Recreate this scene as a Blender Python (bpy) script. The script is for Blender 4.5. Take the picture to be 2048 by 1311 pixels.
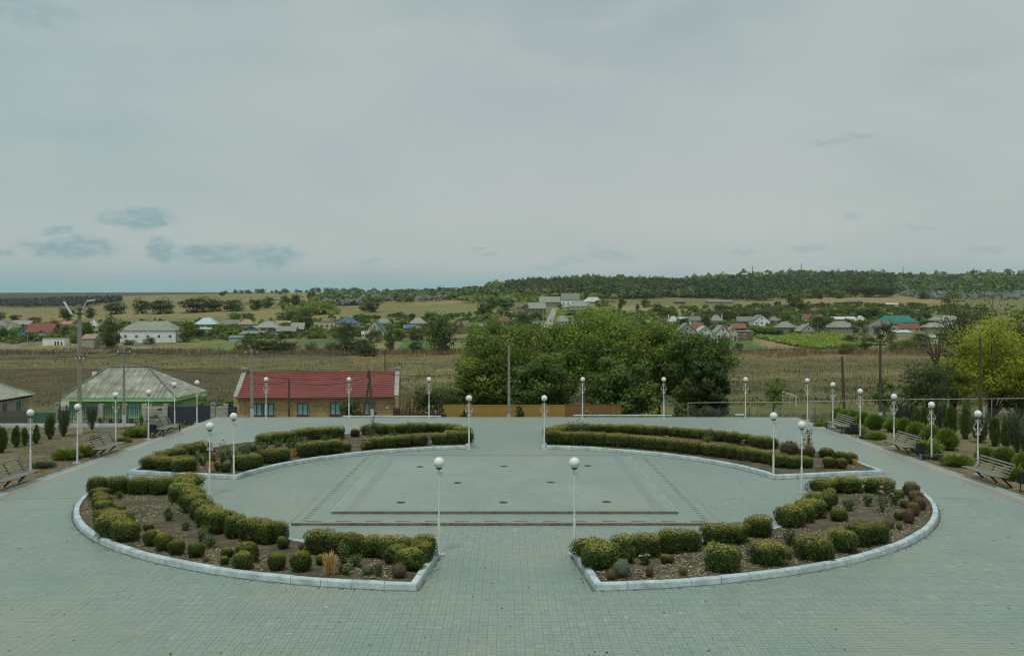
import bpy, math, random
import numpy as np
from mathutils import Vector, Matrix

for o in list(bpy.data.objects):
    bpy.data.objects.remove(o)
SC = bpy.context.scene
COL = SC.collection
R = math.radians
PI = math.pi
FPX, HC, CX, HY = 1950.0, 7.0, 1012.0, 633.0     # focal in photo pixels, eye height, axis column, eye-level row

# ------------------------------------------------------------------ camera
cam = bpy.data.cameras.new('camera')
cam.sensor_width = 36.0
cam.lens = FPX / 2048.0 * 36.0
cam.shift_x = 12.0 / 2048.0
cam.shift_y = -22.5 / 2048.0
cam.clip_start = 0.3
cam.clip_end = 20000.0
camo = bpy.data.objects.new('camera', cam)
camo.location = (0, 0, HC)
camo.rotation_euler = (R(90), 0, 0)
COL.objects.link(camo)
SC.camera = camo

# ------------------------------------------------------------------ sky, sun, exposure
SUN_EL, SUN_AZ = 68.0, 200.0        # azimuth measured from +Y towards +X (a high veiled sun, slightly behind the viewer)
w = bpy.data.worlds.new('World')
SC.world = w
w.use_nodes = True
SC.view_settings.view_transform = 'Standard'
SC.view_settings.look = 'None'
SC.view_settings.exposure = 0.16
SC.view_settings.gamma = 1.0
SC.view_settings.use_curve_mapping = False
SC.cycles.filter_width = 1.1
SC.cycles.use_denoising = True
SC.cycles.denoising_input_passes = 'RGB_ALBEDO_NORMAL'
SC.cycles.denoising_prefilter = 'ACCURATE'
SC.cycles.max_bounces = 5
SC.cycles.diffuse_bounces = 3
SC.cycles.transmission_bounces = 3
SC.cycles.caustics_reflective = False
SC.cycles.caustics_refractive = False


class N:
    """tiny node-tree helper"""
    def __init__(s, nt):
        s.nt = nt

    def node(s, t, **kw):
        n = s.nt.nodes.new(t)
        for k, v in kw.items():
            setattr(n, k, v)
        return n

    def put(s, sock, v):
        if v is None:
            return
        if isinstance(v, bpy.types.NodeSocket):
            s.nt.links.new(v, sock)
        else:
            if hasattr(sock.default_value, '__len__') and not hasattr(v, '__len__'):
                v = (v,) * len(sock.default_value)
            if hasattr(v, '__len__') and len(sock.default_value) == 4 and len(v) == 3:
                v = tuple(v) + (1.0,)
            sock.default_value = v

    def math(s, op, a, b=None, c=None, clamp=False):
        n = s.node('ShaderNodeMath', operation=op, use_clamp=clamp)
        s.put(n.inputs[0], a); s.put(n.inputs[1], b); s.put(n.inputs[2], c)
        return n.outputs[0]

    def vmath(s, op, a, b=None):
        n = s.node('ShaderNodeVectorMath', operation=op)
        s.put(n.inputs[0], a)
        if b is not None:
            s.put(n.inputs[1], b)
        return n.outputs['Value'] if op in ('LENGTH', 'DOT_PRODUCT') else n.outputs[0]

    def comb(s, x, y, z=0.0):
        n = s.node('ShaderNodeCombineXYZ')
        s.put(n.inputs[0], x); s.put(n.inputs[1], y); s.put(n.inputs[2], z)
        return n.outputs[0]

    def sep(s, v):
        n = s.node('ShaderNodeSeparateXYZ')
        s.put(n.inputs[0], v)
        return n.outputs

    def mix(s, f, a, b, mode='MIX'):
        n = s.node('ShaderNodeMixRGB', blend_type=mode)
        s.put(n.inputs[0], f); s.put(n.inputs[1], a); s.put(n.inputs[2], b)
        return n.outputs[0]

    def noise(s, vec, scale, detail=2.0, rough=0.5, dist=0.0):
        n = s.node('ShaderNodeTexNoise')
        if vec is not None:
            s.put(n.inputs['Vector'], vec)
        n.inputs['Scale'].default_value = scale
        n.inputs['Detail'].default_value = detail
        n.inputs['Roughness'].default_value = rough
        n.inputs['Distortion'].default_value = dist
        return n.outputs[0]

    def white(s, vec):
        n = s.node('ShaderNodeTexWhiteNoise', noise_dimensions='3D')
        s.put(n.inputs['Vector'], vec)
        return n.outputs['Value']

    def rng(s, v, a, b, c=0.0, d=1.0, smooth=True):
        n = s.node('ShaderNodeMapRange', interpolation_type='SMOOTHSTEP' if smooth else 'LINEAR')
        n.clamp = True
        s.put(n.inputs[0], v); s.put(n.inputs[1], a); s.put(n.inputs[2], b); s.put(n.inputs[3], c); s.put(n.inputs[4], d)
        return n.outputs[0]

    def attr(s, name):
        n = s.node('ShaderNodeAttribute', attribute_name=name)
        return n


def srgb(r, g, b):
    f = lambda c: ((c / 255.0 + 0.055) / 1.055) ** 2.4 if c > 10 else c / 255.0 / 12.92
    return (f(r), f(g), f(b))


def build_sky():
    nt = w.node_tree
    nt.nodes.clear()
    k = N(nt)
    out = k.node('ShaderNodeOutputWorld')
    bg = k.node('ShaderNodeBackground')
    sky = k.node('ShaderNodeTexSky', sky_type='NISHITA')
    sky.sun_disc = False
    sky.sun_elevation = R(SUN_EL)
    sky.sun_rotation = R(SUN_AZ)
    sky.air_density = 1.0
    sky.dust_density = 2.0
    tc = k.node('ShaderNodeTexCoord').outputs['Generated']
    x, y, z = k.sep(tc)
    el = k.math('ARCSINE', z)
    az = k.math('ARCTAN2', x, y)
    elc = k.math('MAXIMUM', el, 0.0)
    # the high overcast sheet: a flat layer seen in perspective, so its streaks flatten towards the horizon
    inv = k.math('DIVIDE', 1.0, k.math('ADD', elc, 0.16))
    p = k.comb(k.math('MULTIPLY', k.math('SINE', az), inv), k.math('MULTIPLY', k.math('COSINE', az), inv), 0.0)
    n1 = k.noise(k.comb(k.math('MULTIPLY', az, 0.9), k.math('MULTIPLY', elc, 3.2), 0.3), 2.2, 2.0, 0.55, 0.3)
    n2 = k.noise(p, 0.55, 2.0, 0.6, 0.4)
    n3 = k.noise(k.comb(az, k.math('MULTIPLY', elc, 2.4), 2.0), 9.0, 3.0, 0.6)
    sheet = k.mix(k.rng(n1, 0.36, 0.66), srgb(156, 174, 175), srgb(177, 186, 186))
    sheet = k.mix(k.math('MULTIPLY', k.rng(n2, 0.40, 0.70), 0.60), sheet, srgb(151, 168, 175))
    sheet = k.mix(k.math('MULTIPLY', k.rng(n3, 0.40, 0.70), 0.38), sheet, srgb(180, 189, 187))
    # paler belt above the horizon and the blue-green air under it
    sheet = k.mix(k.math('MULTIPLY', k.rng(az, -0.05, -0.65), 0.55), sheet, srgb(150, 178, 179))
    belt = k.math('MULTIPLY', k.rng(el, 0.015, 0.065), k.rng(el, 0.19, 0.08))
    sheet = k.mix(k.math('MULTIPLY', belt, 0.55), sheet, srgb(181, 190, 186))
    low = k.rng(el, 0.058, 0.018)
    lown = k.noise(k.comb(k.math('MULTIPLY', az, 1.0), k.math('MULTIPLY', el, 3.0), 7.0), 11.0, 2.0, 0.55)
    sheet = k.mix(k.math('MULTIPLY', low, k.rng(lown, 0.25, 0.62, 0.55, 1.0)), sheet, srgb(133, 172, 177))
    # fair-weather cumulus floating under the sheet
    clouds = [  # azimuth, elevation, half width, half height in radians
        (-0.360, 0.094, .031, .0095), (-0.430, 0.081, .014, .0034), (-0.419, 0.065, .044, .0105), (-0.342, 0.067, .012, .008),
        (-0.292, 0.061, .036, .0105), (-0.234, 0.060, .026, .012), (-0.334, 0.059, .020, .005), (-0.455, 0.274, .045, .012),
        (-0.50, 0.058, .03, .006), (0.108, 0.062, .026, .0055), (0.062, 0.058, .016, .005), (0.040, 0.051, .018, .004), (0.090, 0.070, .008, .0035),
        (-0.027, 0.070, .007, .003), (-0.018, 0.063, .010, .003), (-0.135, 0.058, .014, .003), (0.32, 0.167, .020, .0035), (0.345, 0.172, .012, .003),
        (0.30, 0.066, .016, .004), (0.342, 0.097, .010, .0032), (0.405, 0.083, .014, .003), (0.46, 0.062, .020, .0035), (0.240, 0.064, .014, .003),
        (0.80, 0.09, .05, .012), (1.1, 0.07, .06, .012), (-0.9, 0.08, .05, .013), (-1.3, 0.10, .06, .014)]
    ae = k.comb(az, el, 0.0)
    wob = k.node('ShaderNodeTexNoise')
    k.put(wob.inputs['Vector'], ae)
    wob.inputs['Scale'].default_value = 34.0
    wob.inputs['Detail'].default_value = 4.0
    wob.inputs['Roughness'].default_value = 0.62
    wv = k.vmath('MULTIPLY', k.vmath('SUBTRACT', wob.outputs['Color'], (0.5, 0.5, 0.5)), (0.034, 0.018, 0.0))
    aw = k.vmath('ADD', ae, wv)
    field = faint = None
    for ci, (a, e, ww, hh) in enumerate(clouds):
        d = k.vmath('SUBTRACT', aw, (a, e, 0.0))
        q = k.vmath('MULTIPLY', d, (1 / ww, 1 / hh, 0.0))
        f = k.math('SUBTRACT', 1.0, k.vmath('LENGTH', q))
        if ci < 9 and ci != 7 or ci > 22:
            field = f if field is None else k.math('MAXIMUM', field, f)
        else:
            faint = f if faint is None else k.math('MAXIMUM', faint, f)
    fine = k.noise(k.comb(k.math('MULTIPLY', az, 0.55), el, 0.0), 160.0, 3.0, 0.65)
    fz = k.math('MULTIPLY', k.math('SUBTRACT', fine, 0.5), 1.0)
    dens = k.math('MAXIMUM', k.rng(k.math('ADD', field, fz), -0.40, 0.45), k.math('MULTIPLY', k.rng(k.math('ADD', faint, fz), -0.35, 0.5), 0.45))
    ccol = k.mix(k.rng(k.noise(k.comb(az, k.math('MULTIPLY', el, 2.2), 4.0), 60.0, 2.0, 0.6), 0.35, 0.68), srgb(127, 159, 165), srgb(150, 175, 179))
    cover = k.mix(k.math('MULTIPLY', dens, 0.82), sheet, ccol)
    nish = k.mix(1.0, sky.outputs[0], (0.10, 0.10, 0.10), 'MULTIPLY')
    col = k.mix(1.0, k.mix(0.96, nish, cover), (.965, .955, .945), 'MULTIPLY')
    below = k.rng(el, -0.02, 0.0)
    col = k.mix(below, srgb(96, 104, 92), col)
    k.put(bg.inputs[0], col)
    bg.inputs[1].default_value = 1.0
    nt.links.new(bg.outputs[0], out.inputs[0])


build_sky()
w.cycles.sampling_method = 'NONE'
sun = bpy.data.lights.new('sun', 'SUN')
sun.energy = 1.5
sun.angle = R(10)
sun.color = (1.0, 0.985, 0.87)
suno = bpy.data.objects.new('sun', sun)
COL.objects.link(suno)
sd = Vector((math.sin(R(SUN_AZ)) * math.cos(R(SUN_EL)), math.cos(R(SUN_AZ)) * math.cos(R(SUN_EL)), math.sin(R(SUN_EL))))
suno.rotation_euler = (-sd).to_track_quat('-Z', 'Y').to_euler()

# ------------------------------------------------------------------ object helpers


def tag(o, label=None, cat=None, group=None, kind=None):
    if label: o['label'] = label
    if cat: o['category'] = cat
    if group: o['group'] = group
    if kind: o['kind'] = kind
    return o


def empty(name, loc=(0, 0, 0), rz=0.0, parent=None):
    o = bpy.data.objects.new(name, None)
    o.empty_display_size = 0.2
    COL.objects.link(o)
    o.location = loc
    o.rotation_euler = (0, 0, rz)
    if parent: o.parent = parent
    return o


def obj(name, me, parent=None, loc=None, rz=None, scale=None):
    o = bpy.data.objects.new(name, me)
    COL.objects.link(o)
    if parent: o.parent = parent
    if loc is not None: o.location = loc
    if rz is not None: o.rotation_euler = (0, 0, rz)
    if scale is not None: o.scale = scale if hasattr(scale, '__len__') else (scale,) * 3
    return o


def clone(o, parent=None):
    c = o.copy()
    COL.objects.link(c)
    c.parent = parent
    for ch in o.children:
        clone(ch, c)
    return c


class MB:
    """collects faces, builds one mesh"""
    def __init__(s):
        s.v, s.f, s.m = [], [], []

    def poly(s, pts, mi=0):
        b = len(s.v)
        s.v += [tuple(p) for p in pts]
        s.f.append(tuple(range(b, b + len(pts))))
        s.m.append(mi)
        return s

    def box(s, x0, x1, y0, y1, z0, z1, mi=0):
        b = len(s.v)
        s.v += [(x0, y0, z0), (x1, y0, z0), (x1, y1, z0), (x0, y1, z0), (x0, y0, z1), (x1, y0, z1), (x1, y1, z1), (x0, y1, z1)]
        for q in ((0, 3, 2, 1), (4, 5, 6, 7), (0, 1, 5, 4), (1, 2, 6, 5), (2, 3, 7, 6), (3, 0, 4, 7)):
            s.f.append(tuple(b + i for i in q)); s.m.append(mi)
        return s

    def beam(s, p, q, wx, wy, up=(0, 0, 1), mi=0):
        p, q = Vector(p), Vector(q)
        d = (q - p).normalized()
        a = d.cross(Vector(up))
        if a.length < 1e-4: a = d.cross(Vector((1, 0, 0)))
        a.normalize()
        c = a.cross(d).normalized()
        b = len(s.v)
        for e in (p, q):
            for (i, j) in ((-1, -1), (1, -1), (1, 1), (-1, 1)):
                s.v.append(tuple(e + a * (i * wx / 2) + c * (j * wy / 2)))
        for f in ((0, 1, 2, 3), (7, 6, 5, 4), (0, 4, 5, 1), (1, 5, 6, 2), (2, 6, 7, 3), (3, 7, 4, 0)):
            s.f.append(tuple(b + i for i in f)); s.m.append(mi)
        return s

    def tube(s, pts, rad, n=6, mi=0, cap=True):
        pts = [Vector(p) for p in pts]
        if not hasattr(rad, '__len__'): rad = [rad] * len(pts)
        b = len(s.v)
        ref = None
        for i, p in enumerate(pts):
            t = (pts[min(i + 1, len(pts) - 1)] - pts[max(i - 1, 0)]).normalized()
            if ref is None:
                ref = t.cross(Vector((0.13, 0.97, 0.21)))
                if ref.length < 1e-3: ref = t.cross(Vector((1, 0, 0)))
            ref = (ref - t * ref.dot(t)).normalized()
            bi = t.cross(ref)
            for j in range(n):
                a = 2 * PI * j / n
                s.v.append(tuple(p + (ref * math.cos(a) + bi * math.sin(a)) * rad[i]))
        for i in range(len(pts) - 1):
            for j in range(n):
                j2 = (j + 1) % n
                s.f.append((b + i * n + j, b + i * n + j2, b + (i + 1) * n + j2, b + (i + 1) * n + j)); s.m.append(mi)
        if cap:
            s.f.append(tuple(b + j for j in range(n))[::-1]); s.m.append(mi)
            e = b + (len(pts) - 1) * n
            s.f.append(tuple(e + j for j in range(n))); s.m.append(mi)
        return s

    def lathe(s, prof, n=16, mi=0, c=(0, 0, 0)):
        b = len(s.v)
        for (r, z) in prof:
            for j in range(n):
                a = 2 * PI * j / n
                s.v.append((c[0] + r * math.cos(a), c[1] + r * math.sin(a), c[2] + z))
        for i in range(len(prof) - 1):
            for j in range(n):
                j2 = (j + 1) % n
                s.f.append((b + i * n + j, b + i * n + j2, b + (i + 1) * n + j2, b + (i + 1) * n + j)); s.m.append(mi)
        s.f.append(tuple(b + j for j in range(n))[::-1]); s.m.append(mi)
        e = b + (len(prof) - 1) * n
        s.f.append(tuple(e + j for j in range(n))); s.m.append(mi)
        return s

    def mesh(s, name, mats, smooth=False):
        me = bpy.data.meshes.new(name)
        me.from_pydata(s.v, [], s.f)
        for m in (mats if isinstance(mats, (list, tuple)) else [mats]): me.materials.append(m)
        me.polygons.foreach_set('material_index', s.m)
        if smooth: me.polygons.foreach_set('use_smooth', [True] * len(s.f))
        me.update()
        return me

    def build(s, name, mats, parent=None, loc=None, rz=None, smooth=False):
        return obj(name, s.mesh(name, mats, smooth), parent, loc, rz)


def quad_mesh(name, V, mats, tone=None, mi=None):
    """V (n,4,3) loose quads"""
    n = len(V)
    me = bpy.data.meshes.new(name)
    me.vertices.add(4 * n)
    me.vertices.foreach_set('co', np.asarray(V, dtype=np.float32).ravel())
    me.loops.add(4 * n)
    me.loops.foreach_set('vertex_index', np.arange(4 * n, dtype=np.int32))
    me.polygons.add(n)
    me.polygons.foreach_set('loop_start', np.arange(0, 4 * n, 4, dtype=np.int32))
    for m in (mats if isinstance(mats, (list, tuple)) else [mats]): me.materials.append(m)
    if mi is not None: me.polygons.foreach_set('material_index', np.asarray(mi, dtype=np.int32))
    me.update(calc_edges=True)
    if tone is not None:
        a = me.attributes.new('tone', 'FLOAT', 'FACE')
        a.data.foreach_set('value', np.asarray(tone, dtype=np.float32))
    return me


def grid_mesh(name, G, mats, smooth=True):
    """G (r,c,3) point grid"""
    r, c = G.shape[:2]
    me = bpy.data.meshes.new(name)
    me.vertices.add(r * c)
    me.vertices.foreach_set('co', G.astype(np.float32).ravel())
    i = (np.arange(r - 1)[:, None] * c + np.arange(c - 1)[None]).ravel()
    q = np.stack([i, i + 1, i + c + 1, i + c], 1).astype(np.int32)
    me.loops.add(q.size)
    me.loops.foreach_set('vertex_index', q.ravel())
    me.polygons.add(len(q))
    me.polygons.foreach_set('loop_start', np.arange(0, q.size, 4, dtype=np.int32))
    for m in (mats if isinstance(mats, (list, tuple)) else [mats]): me.materials.append(m)
    if smooth: me.polygons.foreach_set('use_smooth', np.ones(len(q), dtype=bool))
    me.update(calc_edges=True)
    return me


def nvec(a):
    return a / np.maximum(np.linalg.norm(a, axis=-1, keepdims=True), 1e-9)


# ------------------------------------------------------------------ materials
_M = {}


def new_mat(name):
    m = bpy.data.materials.new(name)
    m.use_nodes = True
    nt = m.node_tree
    bs = nt.nodes['Principled BSDF']
    return m, N(nt), bs


def mat(name, col, rough=0.8, noise=0.25, scale=3.0, metal=0.0, dirt=None, dscale=1.2, bump=0.0, spec=0.3, obj_space=True):
    """painted / mineral surface with mottling"""
    if name in _M: return _M[name]
    m, k, bs = new_mat(name)
    tc = k.node('ShaderNodeTexCoord').outputs['Object'] if obj_space else k.node('ShaderNodeNewGeometry').outputs['Position']
    n = k.noise(tc, scale, 5.0, 0.62)
    c = k.mix(k.rng(n, 0.3, 0.7), tuple(v * (1 - noise) for v in col), tuple(min(1, v * (1 + noise * 0.7)) for v in col))
    if dirt:
        d = k.noise(tc, dscale, 6.0, 0.7, 0.5)
        c = k.mix(k.math('MULTIPLY', k.rng(d, 0.48, 0.72), 0.75), c, dirt)
    k.put(bs.inputs['Base Color'], c)
    bs.inputs['Roughness'].default_value = rough
    bs.inputs['Metallic'].default_value = metal
    bs.inputs['Specular IOR Level'].default_value = spec
    if bump:
        b = k.node('ShaderNodeBump')
        b.inputs['Strength'].default_value = bump
        b.inputs['Distance'].default_value = 0.02
        k.put(b.inputs['Height'], k.noise(tc, scale * 6, 4.0, 0.6))
        k.put(bs.inputs['Normal'], b.outputs[0])
    _M[name] = m
    return m


def leaf_mat(name, dark, light, trans=0.25, vary=0.25, rough=0.6, tip=None):
    if name in _M: return _M[name]
    m, k, bs = new_mat(name)
    t = k.attr('tone').outputs['Fac']
    oi = k.node('ShaderNodeObjectInfo').outputs['Random']
    c = k.mix(t, dark, light)
    if tip: c = k.mix(k.rng(t, .84, .98), c, tip)
    hs = k.node('ShaderNodeHueSaturation')
    k.put(hs.inputs['Hue'], k.rng(oi, 0, 1, 0.5 - 0.02 * vary * 4, 0.5 + 0.02 * vary * 4, False))
    k.put(hs.inputs['Value'], k.rng(k.math('FRACT', k.math('MULTIPLY', oi, 7.31)), 0, 1, 1 - vary, 1 + vary, False))
    k.put(hs.inputs['Saturation'], 0.95)
    k.put(hs.inputs['Color'], c)
    k.put(bs.inputs['Base Color'], hs.outputs[0])
    bs.inputs['Roughness'].default_value = rough
    bs.inputs['Specular IOR Level'].default_value = 0.2
    tr = k.node('ShaderNodeBsdfTranslucent')
    k.put(tr.inputs[0], hs.outputs[0])
    mx = k.node('ShaderNodeMixShader')
    mx.inputs[0].default_value = trans
    k.nt.links.new(bs.outputs[0], mx.inputs[1])
    k.nt.links.new(tr.outputs[0], mx.inputs[2])
    k.nt.links.new(mx.outputs[0], k.nt.nodes['Material Output'].inputs[0])
    _M[name] = m
    return m


# ------------------------------------------------------------------ the lie of the land
_cols = np.array([-1400., 0, 400, 800, 1200, 1600, 2048, 3400])
_rows = [
    (72, None), (150, 782), (250, 727), (330, 703),
    (400, [688, 685, 683, 681, 681, 681, 683, 686]),
    (500, [672, 668, 658, 657, 656, 658, 662, 664]),
    (600, [656, 652, 643, 641, 640, 643, 648, 652]),
    (700, [648, 644, 630, 622, 620, 624, 632, 640]),
    (900, [640, 634, 610, 604, 601, 606, 612, 622]),
    (1100, [634, 626, 600, 595, 590, 594, 600, 612]),
    (1300, [636, 628, 595, 589, 580, 583, 588, 600]),
    (1700, [630, 620, 591, 585, 570, 564, 567, 580]),
    (2200, [612, 604, 589, 583, 563, 555, 555, 562]),
    (3000, [598, 594, 588, 584, 561, 553, 553, 558]),
    (4500, [588, 587, 586, 585, 572, 566, 562, 566]),
    (9000, [586, 586, 586, 586, 580, 575, 572, 575])]
_near = [(-200, -0.05), (2, -0.05), (60, -0.05), (66, -0.5), (72, -1.0), (80, -1.7), (100, -2.8), (125, -3.8)]
_lr, _tab = [], []
for (Y, z) in _near:
    if Y > 1:
        _lr.append(math.log(Y)); _tab.append([z] * len(_cols))
for (Y, ys) in _rows[1:]:
    if not hasattr(ys, '__len__'): ys = [ys] * len(_cols)
    _lr.append(math.log(Y)); _tab.append([HC - (y - HY) * Y / FPX for y in ys])
_lr, _tab = np.array(_lr), np.array(_tab)


def terr(X, Y):
    X, Y = np.asarray(X, float), np.maximum(np.asarray(Y, float), 2.01)
    c = np.clip(CX + FPX * X / Y, _cols[0], _cols[-1])
    l = np.clip(np.log(Y), _lr[0], _lr[-1])
    ci = np.clip(np.searchsorted(_cols, c) - 1, 0, len(_cols) - 2)
    li = np.clip(np.searchsorted(_lr, l) - 1, 0, len(_lr) - 2)
    fc = (c - _cols[ci]) / (_cols[ci + 1] - _cols[ci])
    fc = fc * fc * (3 - 2 * fc)
    fl = (l - _lr[li]) / (_lr[li + 1] - _lr[li])
    a = _tab[li, ci] * (1 - fc) + _tab[li, ci + 1] * fc
    b = _tab[li + 1, ci] * (1 - fc) + _tab[li + 1, ci + 1] * fc
    z = a * (1 - fl) + b * fl
    hb = np.clip((Y - 1300) / 700, 0, 1) * np.clip((X + 150) / 300, 0, 1)
    z = z + hb * (5.0 * np.sin(X * 0.011 + 0.6) + 3.0 * np.sin(X * 0.027 + Y * 0.004))
    amp = np.clip((Y - 110) / 300, 0, 1)
    z = z + amp * (0.35 * np.sin(X * 0.05 + 1.3) * np.sin(Y * 0.043) + 0.25 * np.sin(X * 0.11 + Y * 0.07))
    return z


def tz(X, Y):
    return float(terr(X, Y))


def at(x, y, z=0.0):
    """photo pixel on a level of height z -> world"""
    Y = FPX * (HC - z) / (y - HY)
    return Vector(((x - CX) * Y / FPX, Y, z))


def hit(x, y, lo=62.0, hi=6000.0):
    """first point of the land seen at a photo pixel"""
    Ys = np.exp(np.linspace(math.log(lo), math.log(hi), 3000))
    Xs = (x - CX) * Ys / FPX
    zr = HC - (y - HY) * Ys / FPX
    below = np.nonzero(zr <= terr(Xs, Ys))[0]
    i = below[0] if len(below) else len(Ys) - 1
    return Vector((Xs[i], Ys[i], tz(Xs[i], Ys[i])))


def proj(p):
    return CX + FPX * p[0] / p[1], HY + FPX * (HC - p[2]) / p[1]


ORD = ['first', 'second', 'third', 'fourth', 'fifth', 'sixth', 'seventh', 'eighth', 'ninth', 'tenth', 'eleventh', 'twelfth', 'thirteenth', 'fourteenth',
       'fifteenth', 'sixteenth', 'seventeenth', 'eighteenth', 'nineteenth', 'twentieth']


def ordn(i):
    if i < 20: return ORD[i]
    t = ['twenty', 'thirty', 'forty', 'fifty', 'sixty', 'seventy', 'eighty', 'ninety'][(i + 1) // 10 - 2]
    u = (i + 1) % 10
    return t[:-1] + 'ieth' if u == 0 else t + '-' + ORD[u - 1]

# ------------------------------------------------------------------ ground
def fbm(X, Y, sx, sy, seed, octv=5):
    r = np.random.RandomState(seed)
    s, a, t = 0, 1.0, 0
    for o in range(octv):
        for _ in range(4):
            th = r.rand() * 6.283
            s = s + a * np.sin((X * math.cos(th) / sx + Y * math.sin(th) / sy) * 2 ** o * 1.7 + r.rand() * 6.283 + 1.3 * np.sin((X * math.sin(th) / sx - Y * math.cos(th) / sy) * 2 ** o * 0.9 + r.rand() * 6))
            t += a * 0.7
        a *= 0.6
    return np.clip(0.5 + 0.9 * s / t, 0, 1)


def inpoly(px, py, poly):
    n = len(poly)
    r = np.zeros(px.shape, bool)
    j = n - 1
    for i in range(n):
        xi, yi = poly[i]; xj, yj = poly[j]
        c = ((yi > py) != (yj > py)) & (px < (xj - xi) * (py - yi) / (yj - yi + 1e-9) + xi)
        r ^= c
        j = i
    return r


def ss(a, b, v):
    t = np.clip((v - a) / (b - a), 0, 1)
    return t * t * (3 - 2 * t)


def make_ground():
    cols = np.concatenate([np.arange(-1400, -40, 40), np.arange(-40, 2090, 5), np.arange(2090, 3440, 40)]).astype(float)
    Ys = [2.0, 6, 12, 20, 30, 40, 48, 54, 58, 60, 61, 62, 63, 64, 65, 66, 67, 68, 69, 70, 71, 72, 74, 76, 78, 80, 83, 86, 90, 94, 98, 102, 107, 112]
    Ys += list(np.exp(np.linspace(math.log(118), math.log(420), 150)))
    Ys += list(np.exp(np.linspace(math.log(423), math.log(1300), 150)))
    Ys += list(np.exp(np.linspace(math.log(1320), math.log(5000), 60)))
    Ys = np.array(Ys)
    C, YY = np.meshgrid(cols, Ys)
    X = (C - CX) * YY / FPX
    Z = terr(X, YY)
    PY = HY + FPX * (HC - Z) / YY
    G = np.stack([X, YY, Z], -1)
    # earth colours: what grows or lies there
    def lay(c, m, new):
        return c * (1 - m[..., None]) + np.array(new) * m[..., None]
    n_big = fbm(X, YY, 60, 90, 1)
    n_mid = fbm(X, YY, 14, 26, 2)
    n_str = fbm(X, YY, 90, 14, 3)
    n_fine = fbm(X, YY, 4, 7, 4)
    col = np.ones(C.shape + (3,)) * np.array((.15, .135, .07))
    col = lay(col, ss(.42, .62, n_mid), (.105, .12, .050))
    col = lay(col, ss(.55, .75, n_big) * .7, (.20, .165, .085))
    # valley meadow
    v = ss(100, 120, YY) * ss(345, 322, YY)
    c2 = np.ones_like(col) * np.array((.068, .060, .032))
    c2 = lay(c2, ss(.42, .62, n_str), (.098, .088, .044))
    c2 = lay(c2, ss(.52, .75, fbm(X, YY, 50, 10, 8)) * .95, (.062, .058, .032))
    c2 = lay(c2, ss(.55, .8, n_fine) * .5, (.10, .115, .048))
    col = lay(col, v, (0, 0, 0)) + c2 * v[..., None]
    def patch(poly, c, k=1.0, wob=4):
        nonlocal col
        dx = (fbm(X, YY, 9, 14, 21) - .5) * wob * 3
        dy = (fbm(X, YY, 9, 14, 22) - .5) * wob
        m = inpoly(C + dx, PY + dy, poly).astype(float) * k
        col = lay(col, m, c)
    # hills beyond the village
    hl = ss(640, 760, YY)
    c3 = np.ones_like(col) * np.array((.138, .130, .064))
    c3 = lay(c3, ss(.45, .65, fbm(X, YY, 220, 30, 5)) * .8, (.155, .135, .068))
    c3 = lay(c3, ss(.55, .72, fbm(X, YY, 300, 24, 6)) * .6, (.200, .170, .086))
    c3 = lay(c3, ss(.55, .75, n_big) * .55, (.12, .125, .055))
    grn = ss(840, 1000, C)
    c3 = lay(c3, grn * .62, (.10, .115, .05))
    col = col * (1 - hl[..., None]) + c3 * hl[..., None]
    patch([(-100, 733), (430, 736), (520, 748), (520, 810), (-100, 812)], (.076, .060, .038), .72, 16)
    patch([(-100, 718), (500, 716), (930, 722), (930, 745), (520, 738), (-100, 734)], (.140, .130, .064), .55, 6)
    patch([(-100, 705), (480, 707), (480, 716), (-100, 717)], (.115, .10, .055), .7, 4)
    patch([(690, 702), (960, 706), (960, 728), (700, 722)], (.150, .112, .060), .8, 5)
    patch([(800, 738), (930, 735), (930, 775), (800, 775)], (.155, .145, .070), .6, 6)
    patch([(1440, 700), (1920, 702), (1920, 716), (1440, 722)], (.160, .115, .062), .85, 4)
    patch([(1450, 722), (1850, 716), (1850, 726), (1450, 735)], (.10, .105, .052), .7, 4)
    patch([(1440, 748), (1860, 742), (1860, 752), (1440, 762)], (.165, .140, .068), .6, 5)
    patch([(1440, 785), (1900, 780), (1900, 812), (1440, 815)], (.115, .120, .052), .7, 5)
    patch([(806, 682), (872, 680), (872, 702), (790, 702)], (.062, .125, .036), .95, 1)
    patch([(905, 684), (972, 682), (975, 702), (900, 701)], (.13, .165, .058), .9, 2)
    patch([(395, 690), (480, 682), (470, 704), (380, 706)], (.095, .135, .048), .8, 4)
    patch([(595, 676), (680, 676), (690, 690), (600, 692)], (.062, .105, .045), .8, 3)
    patch([(1450, 680), (1500, 682), (1545, 703), (1440, 702)], (.062, .125, .040), .9, 2)
    patch([(1500, 678), (1530, 680), (1640, 704), (1560, 704)], (.20, .165, .095), .9, 2)
    patch([(1360, 612), (1420, 613), (1425, 625), (1350, 628)], (.20, .17, .085), .8, 2)
    patch([(1230, 610), (1345, 612), (1345, 622), (1230, 620)], (.22, .185, .10), .8, 2)
    patch([(1590, 594), (1890, 590), (1890, 606), (1600, 606)], (.195, .16, .084), .9, 2)
    patch([(1480, 596), (1580, 594), (1590, 606), (1470, 612)], (.155, .14, .08), .8, 3)
    patch([(1750, 612), (1850, 618), (1850, 630), (1800, 625)], (.19, .15, .085), .8, 2)
    patch([(850, 612), (1000, 606), (1000, 640), (850, 640)], (.14, .15, .065), .6, 5)
    patch([(820, 596), (1000, 590), (980, 604), (830, 610)], (.20, .165, .09), .7, 3)
    patch([(-100, 636), (120, 630), (420, 616), (640, 622), (640, 634), (300, 634), (-100, 650)], (.185, .155, .076), .6, 3)
    # far plateau and wooded slopes
    fp = ss(2300, 2600, YY)
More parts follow.
